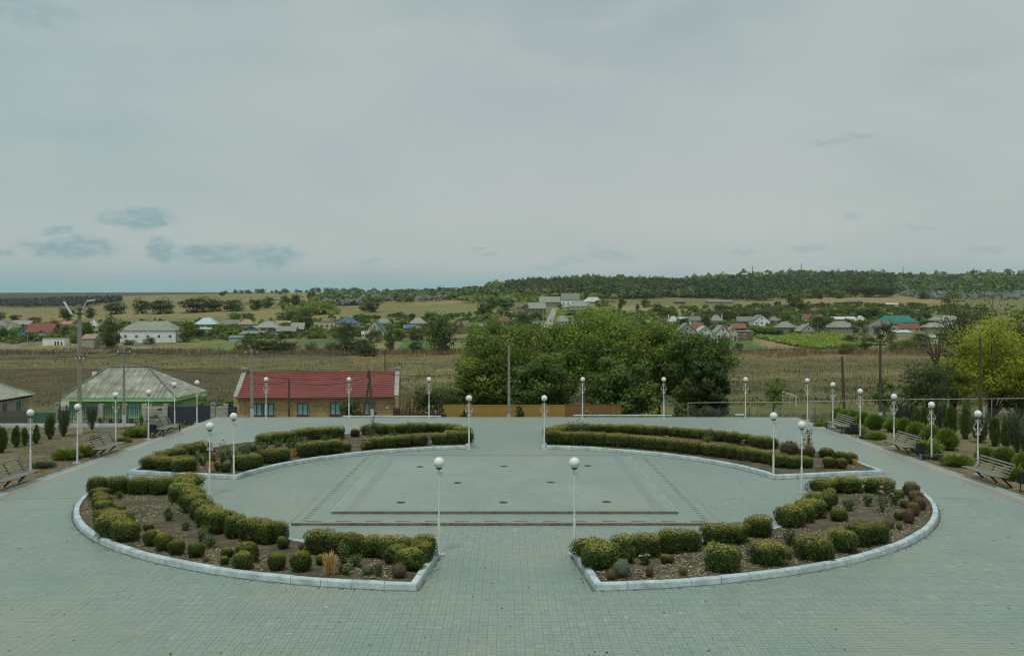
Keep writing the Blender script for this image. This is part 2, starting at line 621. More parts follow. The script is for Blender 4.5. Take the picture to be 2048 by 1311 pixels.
    col = lay(col, fp * ss(620, 380, C) * .95, (.050, .052, .045))
    col = lay(col, fp * ss(420, 640, C) * ss(980, 900, C) * .6, (.20, .155, .085))
    col = lay(col, ss(1150, 1350, YY) * ss(930, 1030, C), (.05, .065, .03))
    # earth of the planted strips beside the plaza
    sl = ss(64, 61.5, YY)
    c4 = np.ones_like(col) * np.array((.130, .112, .078))
    c4 = lay(c4, ss(.50, .75, fbm(X, YY, 2.2, 2.2, 31)) * .6, (.19, .165, .105))
    c4 = lay(c4, ss(.55, .8, fbm(X, YY, 3.5, 3, 32)) * .5, (.10, .105, .052))
    c4 = lay(c4, ss(10, 24, X) * .55, (.21, .175, .105))
    col = col * (1 - sl[..., None]) + c4 * sl[..., None]
    verge = ss(64, 66, YY) * ss(100, 80, YY)
    col = lay(col, verge * .8, (.125, .125, .060))
    col = 1.42 * col * (0.86 + 0.28 * fbm(X, YY, 3, 5, 9))[..., None]
    m, k, bs = new_mat('earth')
    a = k.attr('earth_colour').outputs['Color']
    pos = k.node('ShaderNodeNewGeometry').outputs['Position']
    big = k.noise(pos, 0.6, 6.0, 0.7)
    fin = k.noise(pos, 7.0, 5.0, 0.75)
    sp = k.noise(pos, 38.0, 3.0, 0.8)
    c = k.mix(1.0, a, k.mix(k.rng(big, .3, .7), (.70, .70, .66), (1.32, 1.28, 1.22)), 'MULTIPLY')
    c = k.mix(1.0, c, k.mix(k.rng(fin, .28, .72), (.62, .62, .60), (1.42, 1.40, 1.34)), 'MULTIPLY')
    c = k.mix(k.math('MULTIPLY', k.rng(sp, .60, .70), 0.45), c, (.33, .30, .20))
    k.put(bs.inputs['Base Color'], c)
    bs.inputs['Roughness'].default_value = 0.95
    bs.inputs['Specular IOR Level'].default_value = 0.1
    b = k.node('ShaderNodeBump')
    b.inputs['Strength'].default_value = 0.9
    b.inputs['Distance'].default_value = 0.12
    k.put(b.inputs['Height'], k.math('ADD', fin, k.math('MULTIPLY', sp, .4)))
    k.put(bs.inputs['Normal'], b.outputs[0])
    me = grid_mesh('ground', G, m)
    at_ = me.color_attributes.new('earth_colour', 'FLOAT_COLOR', 'POINT')
    at_.data.foreach_set('color', np.concatenate([np.clip(col, 0, 1), np.ones(C.shape + (1,))], -1).astype(np.float32).ravel())
    tag(obj('ground', me), kind='structure')
    mb = MB()
    mb.poly([(-160, -120, -.06), (160, -120, -.06), (160, 2.2, -.06), (-160, 2.2, -.06)])
    tag(mb.build('ground', mat('earth_plain', (.15, .135, .08), .95, .3, .5)), kind='structure')


make_ground()

# ------------------------------------------------------------------ plaza
PV_A, PV_B = (.206, .272, .226), (.264, .336, .281)


def stain(k, c, pos):
    d = k.noise(pos, 0.16, 5.0, 0.62, 0.6)
    c = k.mix(k.math('MULTIPLY', k.rng(d, .44, .66), .60), c, (.295, .315, .228))
    d2 = k.noise(k.vmath('ADD', pos, (31., 17., 0.)), 0.22, 5.0, 0.65, 0.4)
    c = k.mix(k.math('MULTIPLY', k.rng(d2, .46, .66), .60), c, (.180, .265, .240))
    d3 = k.noise(k.vmath('ADD', pos, (5., 91., 0.)), 1.1, 5.0, 0.7, 0.3)
    c = k.mix(k.math('MULTIPLY', k.rng(d3, .57, .72), .50), c, (.165, .200, .150))
    return c


def paver_geo_mat():
    m, k, bs = new_mat('paver')
    t = k.attr('tone').outputs['Fac']
    pos = k.node('ShaderNodeNewGeometry').outputs['Position']
    c = k.mix(t, PV_A, PV_B)
    c = k.mix(k.rng(t, .992, .995), c, (.36, .39, .32))
    c = k.mix(k.rng(t, .03, .025), c, (.215, .265, .235))
    c = stain(k, c, pos)
    g = k.noise(pos, 60.0, 3.0, 0.7)
    c = k.mix(1.0, c, k.mix(g, (.86, .86, .86), (1.12, 1.12, 1.12)), 'MULTIPLY')
    k.put(bs.inputs['Base Color'], c)
    bs.inputs['Roughness'].default_value = 0.46
    bs.inputs['Specular IOR Level'].default_value = 0.6
    bs.inputs['Sheen Weight'].default_value = 0.22
    bs.inputs['Sheen Roughness'].default_value = 0.4
    return m


def paver_far_mat(name, A, B, stains=True, joint=(.11, .135, .105), jw=0.0045):
    """the same paver bond as the modelled ones, for where the single stones get too small to see"""
    m, k, bs = new_mat(name)
    pos = k.node('ShaderNodeNewGeometry').outputs['Position']
    x, y, z = k.sep(pos)
    xs = k.math('MULTIPLY', x, 1 / .204)
    colm = k.math('FLOOR', xs)
    ys = k.math('ADD', k.math('MULTIPLY', y, 1 / .204), k.math('MULTIPLY', k.math('ROUND', k.math('MULTIPLY', k.white(k.comb(colm, 3.0, 0.0)), 2.0)), .5))
    row = k.math('FLOOR', ys)
    ori = k.math('GREATER_THAN', k.white(k.comb(colm, row, 1.0)), 0.62)
    u, v = k.math('FRACT', xs), k.math('FRACT', ys)
    half = lambda q: (k.math('FLOOR', k.math('MULTIPLY', q, 2.0)), k.math('FRACT', k.math('MULTIPLY', q, 2.0)))
    sv, fv = half(v)
    su, fu = half(u)
    edge = lambda q: k.math('MINIMUM', q, k.math('SUBTRACT', 1.0, q))
    dh = k.math('MINIMUM', k.math('MULTIPLY', edge(u), .204), k.math('MULTIPLY', edge(fv), .046))
    dv = k.math('MINIMUM', k.math('MULTIPLY', edge(fu), .102), k.math('MULTIPLY', edge(v), .092))
    sel = lambda a, b: k.math('ADD', k.math('MULTIPLY', a, k.math('SUBTRACT', 1.0, ori)), k.math('MULTIPLY', b, ori))
    d, sub = sel(dh, dv), sel(sv, k.math('ADD', su, 2.0))
    tone = k.white(k.comb(colm, row, k.math('ADD', sub, 5.0)))
    c = k.mix(tone, A, B)
    if stains: c = stain(k, c, pos)
    if stains == 'slab':
        s1 = k.noise(pos, 0.30, 5.0, 0.6, 0.8)
        c = k.mix(k.math('MULTIPLY', k.rng(s1, .44, .68), .60), c, (.300, .360, .312))
        s2 = k.noise(k.vmath('ADD', pos, (9., 3., 0.)), 0.42, 5.0, 0.6, 0.8)
        c = k.mix(k.math('MULTIPLY', k.rng(s2, .50, .70), .55), c, (.165, .235, .215))
    c = k.mix(k.math('LESS_THAN', d, jw), c, joint)
    k.put(bs.inputs['Base Color'], c)
    bs.inputs['Roughness'].default_value = 0.46
    bs.inputs['Specular IOR Level'].default_value = 0.6
    bs.inputs['Sheen Weight'].default_value = 0.22
    bs.inputs['Sheen Roughness'].default_value = 0.4
    return m


M_PAVE = paver_far_mat('paving', PV_A, PV_B)
M_RED = paver_far_mat('red_paving', (.30, .225, .180), (.37, .285, .235), False)
M_RED2 = paver_far_mat('faded_red_paving', (.215, .250, .210), (.248, .280, .236), False)
M_EDGE = paver_far_mat('edge_paving', (.30, .36, .325), (.36, .42, .38), False)
M_PAVER = paver_geo_mat()
PX0, PX1, PYF, PSPLIT = -20.2, 20.2, 67.6, 38.0
BC = (0.0, 39.8)            # centre of the ring of flower beds


def arc_r(p):
    return math.hypot(p[0] - BC[0], p[1] - BC[1])


# outlines of the four beds (outer kerb line), world metres, anticlockwise not required
def ring(a0, a1, r0, r1, n):
    return [(BC[0] + (r0 + (r1 - r0) * i / n) * math.cos(R(a0 + (a1 - a0) * i / n)), BC[1] + (r0 + (r1 - r0) * i / n) * math.sin(R(a0 + (a1 - a0) * i / n))) for i in range(n + 1)]


def ang(x, y):
    return math.degrees(math.atan2(y - BC[1], x - BC[0])) % 360


NL = ring(ang(-2.28, 24.9), ang(-16.5, 38.9) , 15.05, 16.5, 24)[::1]
NL = [p for p in NL] + ring(ang(-12.2, 39.2), ang(-1.95, 28.45), 12.2, 11.5, 16)
NR = [(-p[0], p[1]) for p in NL]
FLo = [(-1.85, 51.75), (-3.1, 58.2), (-5.6, 58.1), (-9.3, 57.3), (-12.6, 55.5), (-15.0, 52.6), (-16.6, 48.2), (-16.8, 43.4)]
FL = ring(ang(-11.6, 42.0), ang(-1.85, 51.75), 11.8, 12.05, 18)[:-1] + FLo
FR = [(-p[0], p[1]) for p in FL]


def resample(poly, step):
    out = []
    for i in range(len(poly)):
        a, b = Vector(poly[i]), Vector(poly[(i + 1) % len(poly)])
        n = max(1, round((b - a).length / step))
        for j in range(n):
            out.append(tuple(a.lerp(b, j / n)))
    return out


def inset(poly, d):
    n = len(poly)
    A = sum(poly[i][0] * poly[(i + 1) % n][1] - poly[(i + 1) % n][0] * poly[i][1] for i in range(n)) / 2
    s = 1 if A > 0 else -1
    out = []
    for i in range(n):
        p0, p1, p2 = Vector(poly[i - 1]), Vector(poly[i]), Vector(poly[(i + 1) % n])
        e1, e2 = (p1 - p0).normalized(), (p2 - p1).normalized()
        n1, n2 = Vector((-e1.y, e1.x)) * s, Vector((-e2.y, e2.x)) * s
        b = (n1 + n2)
        b = b / max(b.length, 1e-6)
        q = d / max(0.35, b.dot(n1))
        out.append((p1.x + b.x * q, p1.y + b.y * q))
    return out


def make_plaza():
    # far sheet, near bed sheet under the modelled stones
    def sheet(mb, x0, x1, y0, y1, z): mb.poly([(x0, y0, z), (x1, y0, z), (x1, y1, z), (x0, y1, z)])
    mb = MB()
    sheet(mb, -19.3, 19.3, PSPLIT - .4, PYF, 0.0)
    sheet(mb, -19.3, 19.3, 17.0, PSPLIT - .4, -.0065)
    sheet(mb, -19.3, 19.3, -30.0, 17.0, 0.0)
    plaza = mb.build('plaza_pavement', M_PAVE)
    tag(plaza, 'wide grey-green paved plaza around the flower beds', kind='structure')
    for sx in (-1, 1):
        mb = MB()
        a, b = sorted((sx * 19.3, sx * 19.72))
        sheet(mb, a, b, -30, PYF, 0.001)
        mb.build('red_paver_strip', M_RED, plaza)
        mb = MB()
        a, b = sorted((sx * 19.72, sx * 20.08))
        sheet(mb, a, b, -30, PYF, 0.0015)
        mb.build('edge_paver_strip', M_EDGE, plaza)
        for i in range(48):
            y0 = 19.0 + i * 1.013
            if y0 > PYF - .9: break
            mb = MB()
            a, b = sorted((sx * 20.08, sx * 20.2))
            mb.box(a, b, y0, y0 + 1.0, -.2, .022)
            mb.build('edging_stone', mat('edging', (.36, .40, .36), .85, .2, 4, dirt=(.2, .2, .15)), plaza)
    mb = MB()
    mb.box(-20.2, 20.2, PYF, PYF + .16, -1.3, .03)
    mb.build('edge_wall', mat('edging', (.36, .40, .36)), plaza)
    # modelled stones
    rs = np.random.RandomState(5)
    S = .204
    beds = [np.array(b) for b in (NL, NR)]
    i0, i1 = int(-19.3 / S) , int(19.3 / S)
    near, rest = [], []
    for i in range(i0, i1):
        off = rs.randint(3) * .5
        js = np.arange(int(17.0 / S) + 1, int(PSPLIT / S) - 1)
        for j in js:
            x, y = i * S, (j - off) * S
            xc, yc = x + S / 2, y + S / 2
            if y < 17.0 or y + S > PSPLIT: continue
            if abs(xc) > yc * .545 + .8: continue
            if yc > 32.7 and -7.3 < xc < 7.25: continue
            r = math.hypot(xc - BC[0], yc - BC[1])
            if 12.0 < r < 14.9 and yc < 39 and abs(xc) > 2.5: continue
            v = rs.rand() > .62
            for q in range(2):
                if v: box = (x + q * S / 2, x + (q + 1) * S / 2, y, y + S)
                else: box = (x, x + S, y + q * S / 2, y + (q + 1) * S / 2)
                rest.append(box + (rs.rand(), rs.rand()))
    rest = np.array(rest)
    xc, yc = (rest[:, 0] + rest[:, 1]) / 2, (rest[:, 2] + rest[:, 3]) / 2
    keep = np.ones(len(rest), bool)
    for b in beds: keep &= ~inpoly(xc, yc, [tuple(p) for p in b])
    rest, xc, yc = rest[keep], xc[keep], yc[keep]
    vis = (yc > 20.35) & (np.abs(xc) < yc * .515)
    order = np.argsort(np.where(vis, yc, 1e9))
    single = order[:300]
    mask = np.ones(len(rest), bool)
    mask[single] = False
    J, JY = .0020, .0046

    def stone(b, tone_i=0):
        x0, x1, y0, y1 = b[:, 0] + J, b[:, 1] - J, b[:, 2] + JY, b[:, 3] - JY
        zt = (b[:, 5] - .5) * .0016 + .003
        zb = np.full_like(zt, -.0075)
        c = .0022
        P = lambda x, y, z: np.stack([x, y, z], -1)
        t = [P(x0 + c, y0 + c, zt), P(x1 - c, y0 + c, zt), P(x1 - c, y1 - c, zt), P(x0 + c, y1 - c, zt)]
        o = [P(x0, y0, zb), P(x1, y0, zb), P(x1, y1, zb), P(x0, y1, zb)]
        qs = [np.stack(t, 1)]
        for a in range(4):
            e = (a + 1) % 4
            qs.append(np.stack([o[a], o[e], t[e], t[a]], 1))
        return np.concatenate(qs), np.tile(b[:, 4], 5)
    V, T = stone(rest[mask])
    tag(obj('paving_stones', quad_mesh('paving_stones', V, M_PAVER, T), plaza), kind='stuff')
    protos = {}
    for q in single:
        b = rest[q]
        w_ = round(b[1] - b[0], 3)
        key = (w_, int(b[4] * 5))
        if key not in protos:
            bb = np.array([[-(b[1] - b[0]) / 2, (b[1] - b[0]) / 2, -(b[3] - b[2]) / 2, (b[3] - b[2]) / 2, (key[1] + .5) / 5, .5]])
            v, t = stone(bb)
            protos[key] = quad_mesh('paver', v, M_PAVER, t)
        obj('paver', protos[key], plaza, ((b[0] + b[1]) / 2, (b[2] + b[3]) / 2, (b[5] - .5) * .002))
    return plaza


PLAZA = make_plaza()


def make_platform():
    """the dry fountain: two shallow steps"""
    t = empty('fountain_platform', (0, 32.8, 0))
    tag(t, kind='structure', label='low two-step paved platform of the dry fountain in the middle of the plaza')
    dark = mat('riser', (.185, .165, .138), .85, .3, 3, dirt=(.2, .17, .13))
    pale = paver_far_mat('fountain_paving', (.195, .262, .220), (.222, .295, .250), 'slab', (.185, .240, .202))
    x0, x1, y0, y1 = -7.2, 7.15, 0.0, 15.6
    mb = MB(); mb.box(x0, x1, y0, y1, -.05, .075, 0); mb.build('lower_step', M_PAVE, t)
    mb = MB(); mb.box(-6.1, 6.02, 1.55, 15.3, .05, .15, 0); mb.build('upper_step', pale, t)
    mb = MB(); mb.box(x0 - .01, x1 + .01, -.09, -.002, -.05, .079); mb.build('riser', dark, t)
    mb = MB(); mb.box(-6.12, 6.04, 1.46, 1.548, .07, .154); mb.build('riser', dark, t)
    line = mat('joint_dark', (.12, .13, .11), .9, .3, 3)
    pal = mat('edging', (.36, .40, .36))
    for (a, b) in ((-6.16, -6.102), (6.022, 6.08)):
        mb = MB(); mb.box(a, b, 1.55, 15.3, .07, .156); mb.build('side_edging', pal, t)
    mb = MB(); mb.box(-6.1, 6.02, 15.302, 15.40, .07, .156); mb.build('back_edging', line, t)
    for (a, b) in ((-5.72, -5.34), (5.24, 5.62)):
        mb = MB(); mb.poly([(a, 1.6, .1535), (b, 1.6, .1535), (b, 15.2, .1535), (a, 15.2, .1535)]); mb.build('red_paver_strip', M_RED2, t)
    mb = MB(); mb.poly([(-5.24, 1.6, .1535), (5.14, 1.6, .1535), (5.14, 1.72, .1535), (-5.24, 1.72, .1535)]); mb.build('red_paver_strip', M_RED2, t)
    dk = mat('dark_paver', (.175, .172, .145), .85, .25, 8)
    mb = MB(); mb.box(-.10, .10, -.05, .05, -.02, .006)
    me = mb.mesh('dark_paver', dk)
    for s in (-6.86, 6.80):
        for i in range(38):
            obj('dark_paver', me, t, (s, .35 + i * .40, .0745))
    mb = MB(); mb.box(-.25, .25, -.05, .05, -.02, .008)
    me2 = mb.mesh('dark_paver', dk)
    for i in range(14):
        obj('dark_paver', me2, t, (-6.5 + i * 1.0, .25, .0745))
    # covers
    iron = mat('cast_iron', (.11, .115, .10), .65, .35, 9, .3)
    wht = mat('white_tile', (.42, .45, .41), .6, .15, 6)
    names = ['left end of the back row', 'middle of the back row', 'right end of the back row', 'left of the middle row', 'right of the middle row', 'left end of the front row', 'middle of the front row', 'right end of the front row']
    for i, (px, py) in enumerate([(840, 933), (1008, 932), (1175, 931), (915, 965), (1102, 964), (802, 1004), (1007, 1004), (1213, 1003)]):
        p = at(px, py, .15)
        d = empty('drain_cover', (p.x, p.y, .1505))
        tag(d, 'round dark drain cover on the fountain platform, ' + names[i], 'drain cover', 'drain covers on the fountain platform')
        mb = MB(); mb.lathe([(.17, 0), (.17, .012), (.14, .016)], 18); mb.build('ring', iron, d)
        for q in range(5):
            mb = MB(); mb.box(-.12 + abs(q - 2) * .02, .12 - abs(q - 2) * .02, -.105 + q * .047, -.08 + q * .047, .012, .021); mb.build('bar', iron, d)
    names = ['left end of the back row', 'middle of the back row', 'right end of the back row', 'left end of the front row', 'middle of the front row', 'right end of the front row']
    for i, (px, py) in enumerate([(836, 941), (1008, 940), (1180, 938), (808, 993), (1010, 991), (1208, 991)]):
        p = at(px, py, .15)
        d = empty('floor_light', (p.x, p.y, .1505))
        tag(d, 'small white square light set in the fountain platform, ' + names[i], 'floor light', 'white floor lights on the fountain platform')
        mb = MB(); mb.box(-.11, .11, -.07, .07, 0, .016); mb.build('frame', mat('tile_frame', (.40, .43, .39)), d)
        mb = MB(); mb.box(-.08, .08, -.045, .045, .016, .024); mb.build('lens', wht, d)


# ------------------------------------------------------------------ streets
def strip(name, m, pts, width, lift=.03, parent=None, n=24):
    """ribbon draped over the land along a polyline"""
    P = [Vector((p[0], p[1], 0)) for p in pts]
    L = []
    for a, b in zip(P, P[1:]):
        for i in range(n): L.append(a.lerp(b, i / n))
    L.append(P[-1])
    G = np.zeros((len(L), 5, 3))
    for i, p in enumerate(L):
        t = (L[min(i + 1, len(L) - 1)] - L[max(i - 1, 0)]).normalized()
        nr = Vector((-t.y, t.x, 0))
        for j in range(5):
            wd = width if not hasattr(width, '__len__') else width[0] + (width[1] - width[0]) * i / (len(L) - 1)
            q = p + nr * wd * (j / 4 - .5)
            G[i, j] = (q.x, q.y, tz(q.x, q.y) + lift)
    return obj(name, grid_mesh(name, G, m), parent)


asph = mat('asphalt', (.175, .195, .185), .85, .2, .8, dirt=(.13, .13, .11), bump=.2, obj_space=False)
tag(strip('street', asph, [(-75, 66.5), (-40, 65.6), (-21, 66.4)], 3.8), 'grey street passing in front of the green house', kind='structure')
tag(strip('street', asph, [(20.5, 69.0), (45, 68.2), (80, 67.5)], 3.2), 'grey street behind the right planting', kind='structure')
tag(strip('street', asph, [(-21, 70.2), (21, 70.2)], 3.0), 'street hidden behind the plaza edge', kind='structure')
kw = mat('white_kerb', (.60, .62, .60), .8, .2, 3, dirt=(.3, .3, .25))
ks = empty('street_kerb', (-33, 68.3, tz(-33, 68.3)))
tag(ks, 'whitewashed street kerb in front of the green house fence', 'kerb')
for i in range(13):
    x = -39.2 + i * 1.02
    mb = MB(); mb.box(x + 33, x + 33 + 1.0, -.1, .1, -.3, .22); mb.build('kerb_stone', kw, ks)

make_platform()

# ------------------------------------------------------------------ flower beds
KERB = mat('kerb_paint', (.49, .59, .61), .75, .22, 2.6, dirt=(.24, .31, .33), dscale=2.4, bump=.25, obj_space=False)
KERB_TOP = .175


def soil_mat():
    m, k, bs = new_mat('bed_soil')
    pos = k.node('ShaderNodeNewGeometry').outputs['Position']
    a = k.noise(pos, 1.1, 5, .65)
    b_ = k.noise(pos, 9.0, 5, .75)
    s = k.noise(pos, 30.0, 4, .8)
    c = k.mix(k.rng(a, .35, .68), (.098, .084, .060), (.170, .152, .108))
    c = k.mix(1.0, c, k.mix(k.rng(b_, .3, .7), (.6, .6, .6), (1.4, 1.38, 1.3)), 'MULTIPLY')
    c = k.mix(k.math('MULTIPLY', k.rng(s, .58, .66), .55), c, (.36, .33, .22))
    k.put(bs.inputs['Base Color'], c)
    bs.inputs['Roughness'].default_value = .95
    bs.inputs['Specular IOR Level'].default_value = .1
    bp = k.node('ShaderNodeBump'); bp.inputs['Strength'].default_value = 1.0; bp.inputs['Distance'].default_value = .05
    k.put(bp.inputs['Height'], k.math('ADD', b_, k.math('MULTIPLY', s, .5)))
    k.put(bs.inputs['Normal'], bp.outputs[0])
    return m


M_SOIL = soil_mat()
SOILZ = .13


def straw(name, poly, n, seed, parent, z=SOILZ):
    """dead leaves and straw lying on the soil"""
    rs = np.random.RandomState(seed)
    P = np.array(poly)
    lo, hi = P.min(0), P.max(0)
    q = lo + rs.rand(n * 3, 2) * (hi - lo)
    den = fbm(q[:, 0], q[:, 1], 1.6, 1.6, seed + 3)
    ok = inpoly(q[:, 0], q[:, 1], [tuple(p) for p in poly]) & (rs.rand(len(q)) < ss(.3, .75, den))
    q = q[ok][:n]
    c = np.concatenate([q, np.full((len(q), 1), z + .012) + rs.rand(len(q), 1) * .02], 1)
    a = rs.rand(len(q)) * 6.28
    L, W = .02 + rs.rand(len(q)) * .045, .008 + rs.rand(len(q)) * .022
    t = np.stack([np.cos(a), np.sin(a), (rs.rand(len(q)) - .5) * .7], -1) * L[:, None]
    b_ = np.stack([-np.sin(a), np.cos(a), (rs.rand(len(q)) - .5) * .5], -1) * W[:, None]
    V = np.stack([c - t, c - b_, c + t, c + b_], 1)
    m = leaf_mat('straw', (.16, .125, .07), (.55, .51, .34), .1, .1)
    o = obj(name, quad_mesh(name, V, m, rs.rand(len(q)) ** 1.5), parent)
    tag(o, kind='stuff')
    return o


def make_bed(poly, label, seed):
    t = empty('flower_bed', (sum(p[0] for p in poly) / len(poly), sum(p[1] for p in poly) / len(poly), 0))
    tag(t, label, 'flower bed', 'flower beds of the plaza ring')
    ox, oy = t.location.x, t.location.y
    rs = random.Random(seed)
    top_o, top_i = inset(poly, .04), inset(poly, .19)
    n = len(poly)
    mb = MB()
    soil = inset(poly, .16)
    mb.poly([(p[0] - ox, p[1] - oy, SOILZ) for p in soil])
    mb.build('soil', M_SOIL, t)
    # kerb stones between outline vertices, each about a metre
    for i in range(n):
        j = (i + 1) % n
        L = math.hypot(poly[j][0] - poly[i][0], poly[j][1] - poly[i][1])
        m = max(1, round(L / 1.0))
        for s in range(m):
            f0, f1 = s / m, (s + 1) / m
            g = .007 / L
            lerp = lambda a, b, f: (a[0] + (b[0] - a[0]) * f - ox, a[1] + (b[1] - a[1]) * f - oy)
            a, b = f0 + g, f1 - g
            dz, dr = rs.uniform(-.009, .009), rs.uniform(-.004, .004)
            o0, o1 = lerp(poly[i], poly[j], a), lerp(poly[i], poly[j], b)
            t0, t1 = lerp(top_o[i], top_o[j], a), lerp(top_o[i], top_o[j], b)
            i0, i1 = lerp(top_i[i], top_i[j], a), lerp(top_i[i], top_i[j], b)
            h, hb = KERB_TOP + dz, KERB_TOP - .035 + dz
            ch = lambda o, tt, f: (o[0] + (tt[0] - o[0]) * f, o[1] + (tt[1] - o[1]) * f)
            c0, c1 = ch(o0, t0, .35), ch(o1, t1, .35)
            V = [(*o0, -.03), (*o1, -.03), (*c1, hb), (*c0, hb), (*t0, h), (*t1, h), (*i1, h), (*i0, h), (*i0, -.03), (*i1, -.03)]
            me = MB()
            me.v = V
            me.f = [(0, 1, 2, 3), (3, 2, 5, 4), (4, 5, 6, 7), (7, 6, 9, 8), (0, 3, 4, 7, 8), (1, 9, 6, 5, 2)]
            me.m = [0] * 6
            me.build('kerb_stone', KERB, t)
    foot = inset(poly, -.075)  # dark ribbon at the kerb foot: contact shadow put into colour, plus washed dirt
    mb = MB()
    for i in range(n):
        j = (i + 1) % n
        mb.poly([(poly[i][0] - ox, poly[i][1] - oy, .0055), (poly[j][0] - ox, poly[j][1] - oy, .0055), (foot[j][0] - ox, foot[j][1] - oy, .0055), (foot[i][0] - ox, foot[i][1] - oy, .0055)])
    mb.build('contact_shade_dirt', mat('contact_shade_dirt', (.15, .150, .118), .95, .35, 2.2, dirt=(.235, .29, .24), dscale=1.1, obj_space=False), t)
    d = straw('dead_leaves', [(p[0], p[1]) for p in inset(poly, .3)], 11000 if oy_near(poly) else 4000, seed, t)
    d.location = (-ox, -oy, 0)
    return t


def oy_near(poly):
    return min(p[1] for p in poly) < 35


BEDS = {}
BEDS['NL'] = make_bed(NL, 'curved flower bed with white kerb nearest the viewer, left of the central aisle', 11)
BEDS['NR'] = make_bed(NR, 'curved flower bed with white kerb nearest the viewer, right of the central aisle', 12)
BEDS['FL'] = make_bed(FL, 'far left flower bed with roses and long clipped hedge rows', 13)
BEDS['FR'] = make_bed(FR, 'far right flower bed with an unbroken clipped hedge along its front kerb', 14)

# ------------------------------------------------------------------ foliage makers (loose leaf faces through a volume)
def wobble(P, rs, amp, freq):
    s = 0
    for _ in range(6):
        d = rs.randn(3)
        d /= np.linalg.norm(d)
        s = s + np.sin(P @ d * freq * (0.7 + rs.rand() * .9) + rs.rand() * 6.28)
    return amp * s / 2.4


def leaves(P, Nn, size, aspect, rs, jit=.9):
    """kite shaped leaves at P facing roughly Nn"""
    n = len(P)
    nn = nvec(Nn + rs.randn(n, 3) * jit)
    t = nvec(np.cross(nn, rs.randn(n, 3)))
    b = np.cross(nn, t)
    L = (size * (.7 + .6 * rs.rand(n)))[:, None]
    return np.stack([P - t * L * .5, P + b * L * aspect * .5, P + t * L * .5, P - b * L * aspect * .5], 1)


def blades(P, D, length, width, rs, jit=.35):
    """thin pointed sprays growing from P along D"""
    n = len(P)
    d = nvec(D + rs.randn(n, 3) * jit)
    s = nvec(np.cross(d, rs.randn(n, 3)))
    L = (length * (.6 + .8 * rs.rand(n)))[:, None]
    W = (width * (.7 + .6 * rs.rand(n)))[:, None]
    return np.stack([P, P + d * L * .45 + s * W * .5, P + d * L, P + d * L * .45 - s * W * .5], 1)


def sph(rs, n, up=-1.0):
    d = nvec(rs.randn(n * 3, 3))
    d = d[d[:, 2] > up][:n]
    return d


def ball_core(a, b, c, z0, rs, p=2.0, nu=14, nv=8, amp=.05):
    u = np.linspace(0, 2 * PI, nu + 1)
    v = np.linspace(-PI / 2, PI / 2, nv + 1)
    U, V = np.meshgrid(u, v)
    d = np.stack([np.cos(U) * np.cos(V), np.sin(U) * np.cos(V), np.sin(V)], -1)
    r = (np.abs(d) ** p).sum(-1) ** (-1 / p)
    G = d * r[..., None] * np.array((a, b, c))
    G[..., 2] = np.maximum(G[..., 2] + z0, 0.0)
    return np.stack([G[:-1, :-1], G[:-1, 1:], G[1:, 1:], G[1:, :-1]], 2).reshape(-1, 4, 3)


def clipped_bush(name, seed, m, p=3.2, n=2500, leaf=.060, h=.78):
    """clipped box bush, about 1 m across, resting on z = 0"""
    rs = np.random.RandomState(seed)
    c = h * .53
    d = sph(rs, n)
    r = (np.abs(d) ** p).sum(-1) ** (-1 / p)
    wob = wobble(d * np.array((1, 1, .8)), rs, .095, 5.0)
    lift = wobble(d, rs, .045, 12)
    clump = wobble(d, rs, .5, 15)
    dep = 1 - (rs.rand(n) ** 2) * .16 + wob + lift
    P = d * (r * dep)[:, None] * np.array((.5, .5, c))
    P[:, 2] = P[:, 2] + c * .93
    ok = P[:, 2] > .03
    P, dd, clump = P[ok], d[ok], clump[ok]
    V = leaves(P, dd + np.array((0, 0, .35)), leaf, .62, rs, .75)
    # fresh shoots standing out of the clipped face
    k = n // 9
    i = rs.randint(0, len(P), k)
    V2 = blades(P[i], dd[i] + np.array((0, 0, .7)), .085, .022, rs, .4)
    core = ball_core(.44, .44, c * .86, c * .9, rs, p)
    t = np.clip(-.04 + rs.rand(len(V)) * .44 + .20 * clump + .55 * ss(.74, .98, P[:, 2] / h) + .25 * np.clip(dd[:, 2], 0, 1) ** 2.0, 0, 1)  # tone lighter on top: overhead light put into leaf colour, besides yellow new growth
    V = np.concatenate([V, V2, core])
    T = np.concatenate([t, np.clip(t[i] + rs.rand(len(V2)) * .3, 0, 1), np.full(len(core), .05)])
    return quad_mesh(name, V, m, T)


def juniper_mound(name, seed, m, n=2600, flat=.62):
    rs = np.random.RandomState(seed)
    d = sph(rs, n, -.35)
    wob = wobble(d, rs, .10, 4)
    P = d * ((.62 + wob) * (1 - rs.rand(n) * .35))[:, None] * np.array((.5, .5, flat * .95))
    P[:, 2] += flat * .42
    P[:, 2] = np.maximum(P[:, 2], .03)
    V = blades(P, d * np.array((1, 1, .8)) + np.array((0, 0, .55)), .21, .028, rs, .28)
    core = ball_core(.34, .34, flat * .5, flat * .40, rs, 2.2)
    T = np.concatenate([np.clip(rs.rand(len(V)) * .8 + .2 * (P[:, 2] > flat * .4), 0, 1), np.full(len(core), .05)])
    return quad_mesh(name, np.concatenate([V, core]), m, T)


